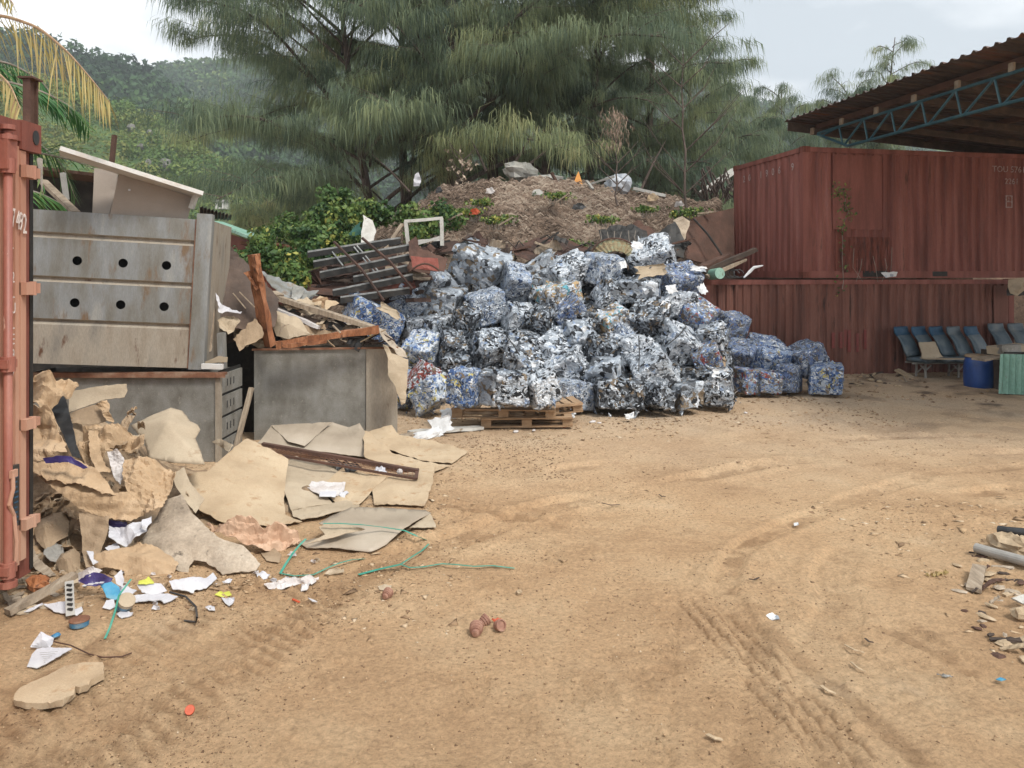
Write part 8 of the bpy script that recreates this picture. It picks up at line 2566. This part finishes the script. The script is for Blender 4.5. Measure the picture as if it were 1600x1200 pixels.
def frond(pts, mat, t0, ll=.75, hang=1.0, n=60, wd=.016, side_dir=None, up=.0):
    """pts: photo points with distance along the midrib"""
    q = [P(*p) for p in pts]
    dens = []
    for i in range(len(q) - 1):
        for j in range(8):
            dens.append(q[i].lerp(q[i + 1], j / 8))
    dens.append(q[-1])
    # smooth
    for _ in range(6):
        dens = [dens[0]] + [(dens[i - 1] + dens[i] * 2 + dens[i + 1]) / 4 for i in range(1, len(dens) - 1)] + [dens[-1]]
    fr = MB().tube(dens, [.022 * (1 - .85 * i / (len(dens) - 1)) for i in range(len(dens))], 6).build('midrib', M['timber_pallet'] if mat == 'palm_yellow' else M['bark_grey'], PALM)
    V, Fc, T = [], [], []
    m_ = len(dens) - 1
    for i in range(n):
        u_ = (i + .5) / n
        k_ = u_ * m_
        i0 = min(m_ - 1, int(k_))
        p = dens[i0].lerp(dens[i0 + 1], k_ - i0)
        d = (dens[i0 + 1] - dens[i0]).normalized()
        for sg in (-1, 1):
            side = d.cross(Vector((0, 0, 1))).normalized() * sg
            L_ = ll * (.35 + .65 * math.sin(math.pi * min(1, u_ * .85 + .12))) * rs.uniform(.6, 1.15)
            dr = (side * (1.0 - hang * .75 + rs.normal() * .12) + d * (.55 + rs.normal() * .15) + Vector((0, 0, -hang + up + rs.normal() * .1))).normalized()
            dr2 = (dr + Vector((0, 0, -.55 * hang))).normalized()
            a, b2, c_ = p, p + dr * L_ * .5, p + dr * L_ * .5 + dr2 * L_ * .5
            wv = d.cross(dr).cross(dr).normalized() * wd * rs.uniform(.7, 1.2)
            k0 = len(V)
            V += [a - wv * .5, a + wv * .5, b2 + wv, c_, b2 - wv]
            Fc += [(k0, k0 + 1, k0 + 2, k0 + 4), (k0 + 4, k0 + 2, k0 + 3)]
            tv = min(1, max(0, t0 + rs.normal() * .18))
            T += [tv, tv]
    mesh_obj('frond', np.array([tuple(v) for v in V]), Fc, M[mat], PALM, tint=T)


frond([(-220, 120, 7.6), (-110, 30, 7.4), (0, 22, 7.2), (60, 42, 7.1), (105, 80, 7.0), (140, 120, 6.95), (172, 160, 6.9)], 'palm_yellow', .45, .70, .95, 66, .0075)
frond([(-200, 150, 6.4), (-90, 96, 6.2), (-20, 100, 6.1), (15, 130, 6.0), (32, 170, 5.9)], 'palm_yellow', .6, .42, .9, 30, .010)
frond([(-150, 40, 7.0), (-60, -30, 7.0), (0, -25, 7.0), (22, 8, 6.9)], 'palm_yellow', .3, .35, .9, 22, .008)
frond([(-120, 160, 8.4), (-20, 120, 8.6), (60, 140, 8.9), (110, 165, 9.1), (140, 200, 9.3)], 'palm_green', .4, .62, .55, 46, .010, up=.2)
frond([(-120, 240, 8.4), (-10, 232, 8.8), (70, 240, 9.2), (120, 252, 9.5), (165, 272, 9.7)], 'palm_green', .45, .62, .35, 46, .010, up=.45)
frond([(-120, 200, 8.6), (0, 200, 9.0), (60, 222, 9.4), (100, 260, 9.6), (118, 310, 9.7)], 'palm_green', .35, .6, .5, 42, .010, up=.2)
frond([(-110, 110, 8.6), (-30, 90, 9.2), (20, 100, 9.6), (70, 130, 9.8), (90, 170, 9.9)], 'palm_green', .2, .6, .8, 44, .010)
frond([(-100, 280, 8.2), (0, 290, 8.6), (60, 300, 8.9), (95, 318, 9.1)], 'palm_green', .6, .45, .6, 44, .014, up=.2)
frond([(62, 250, 5.6), (64, 270, 5.5), (66, 300, 5.45)], 'palm_green', .9, .12, .9, 6, .008)
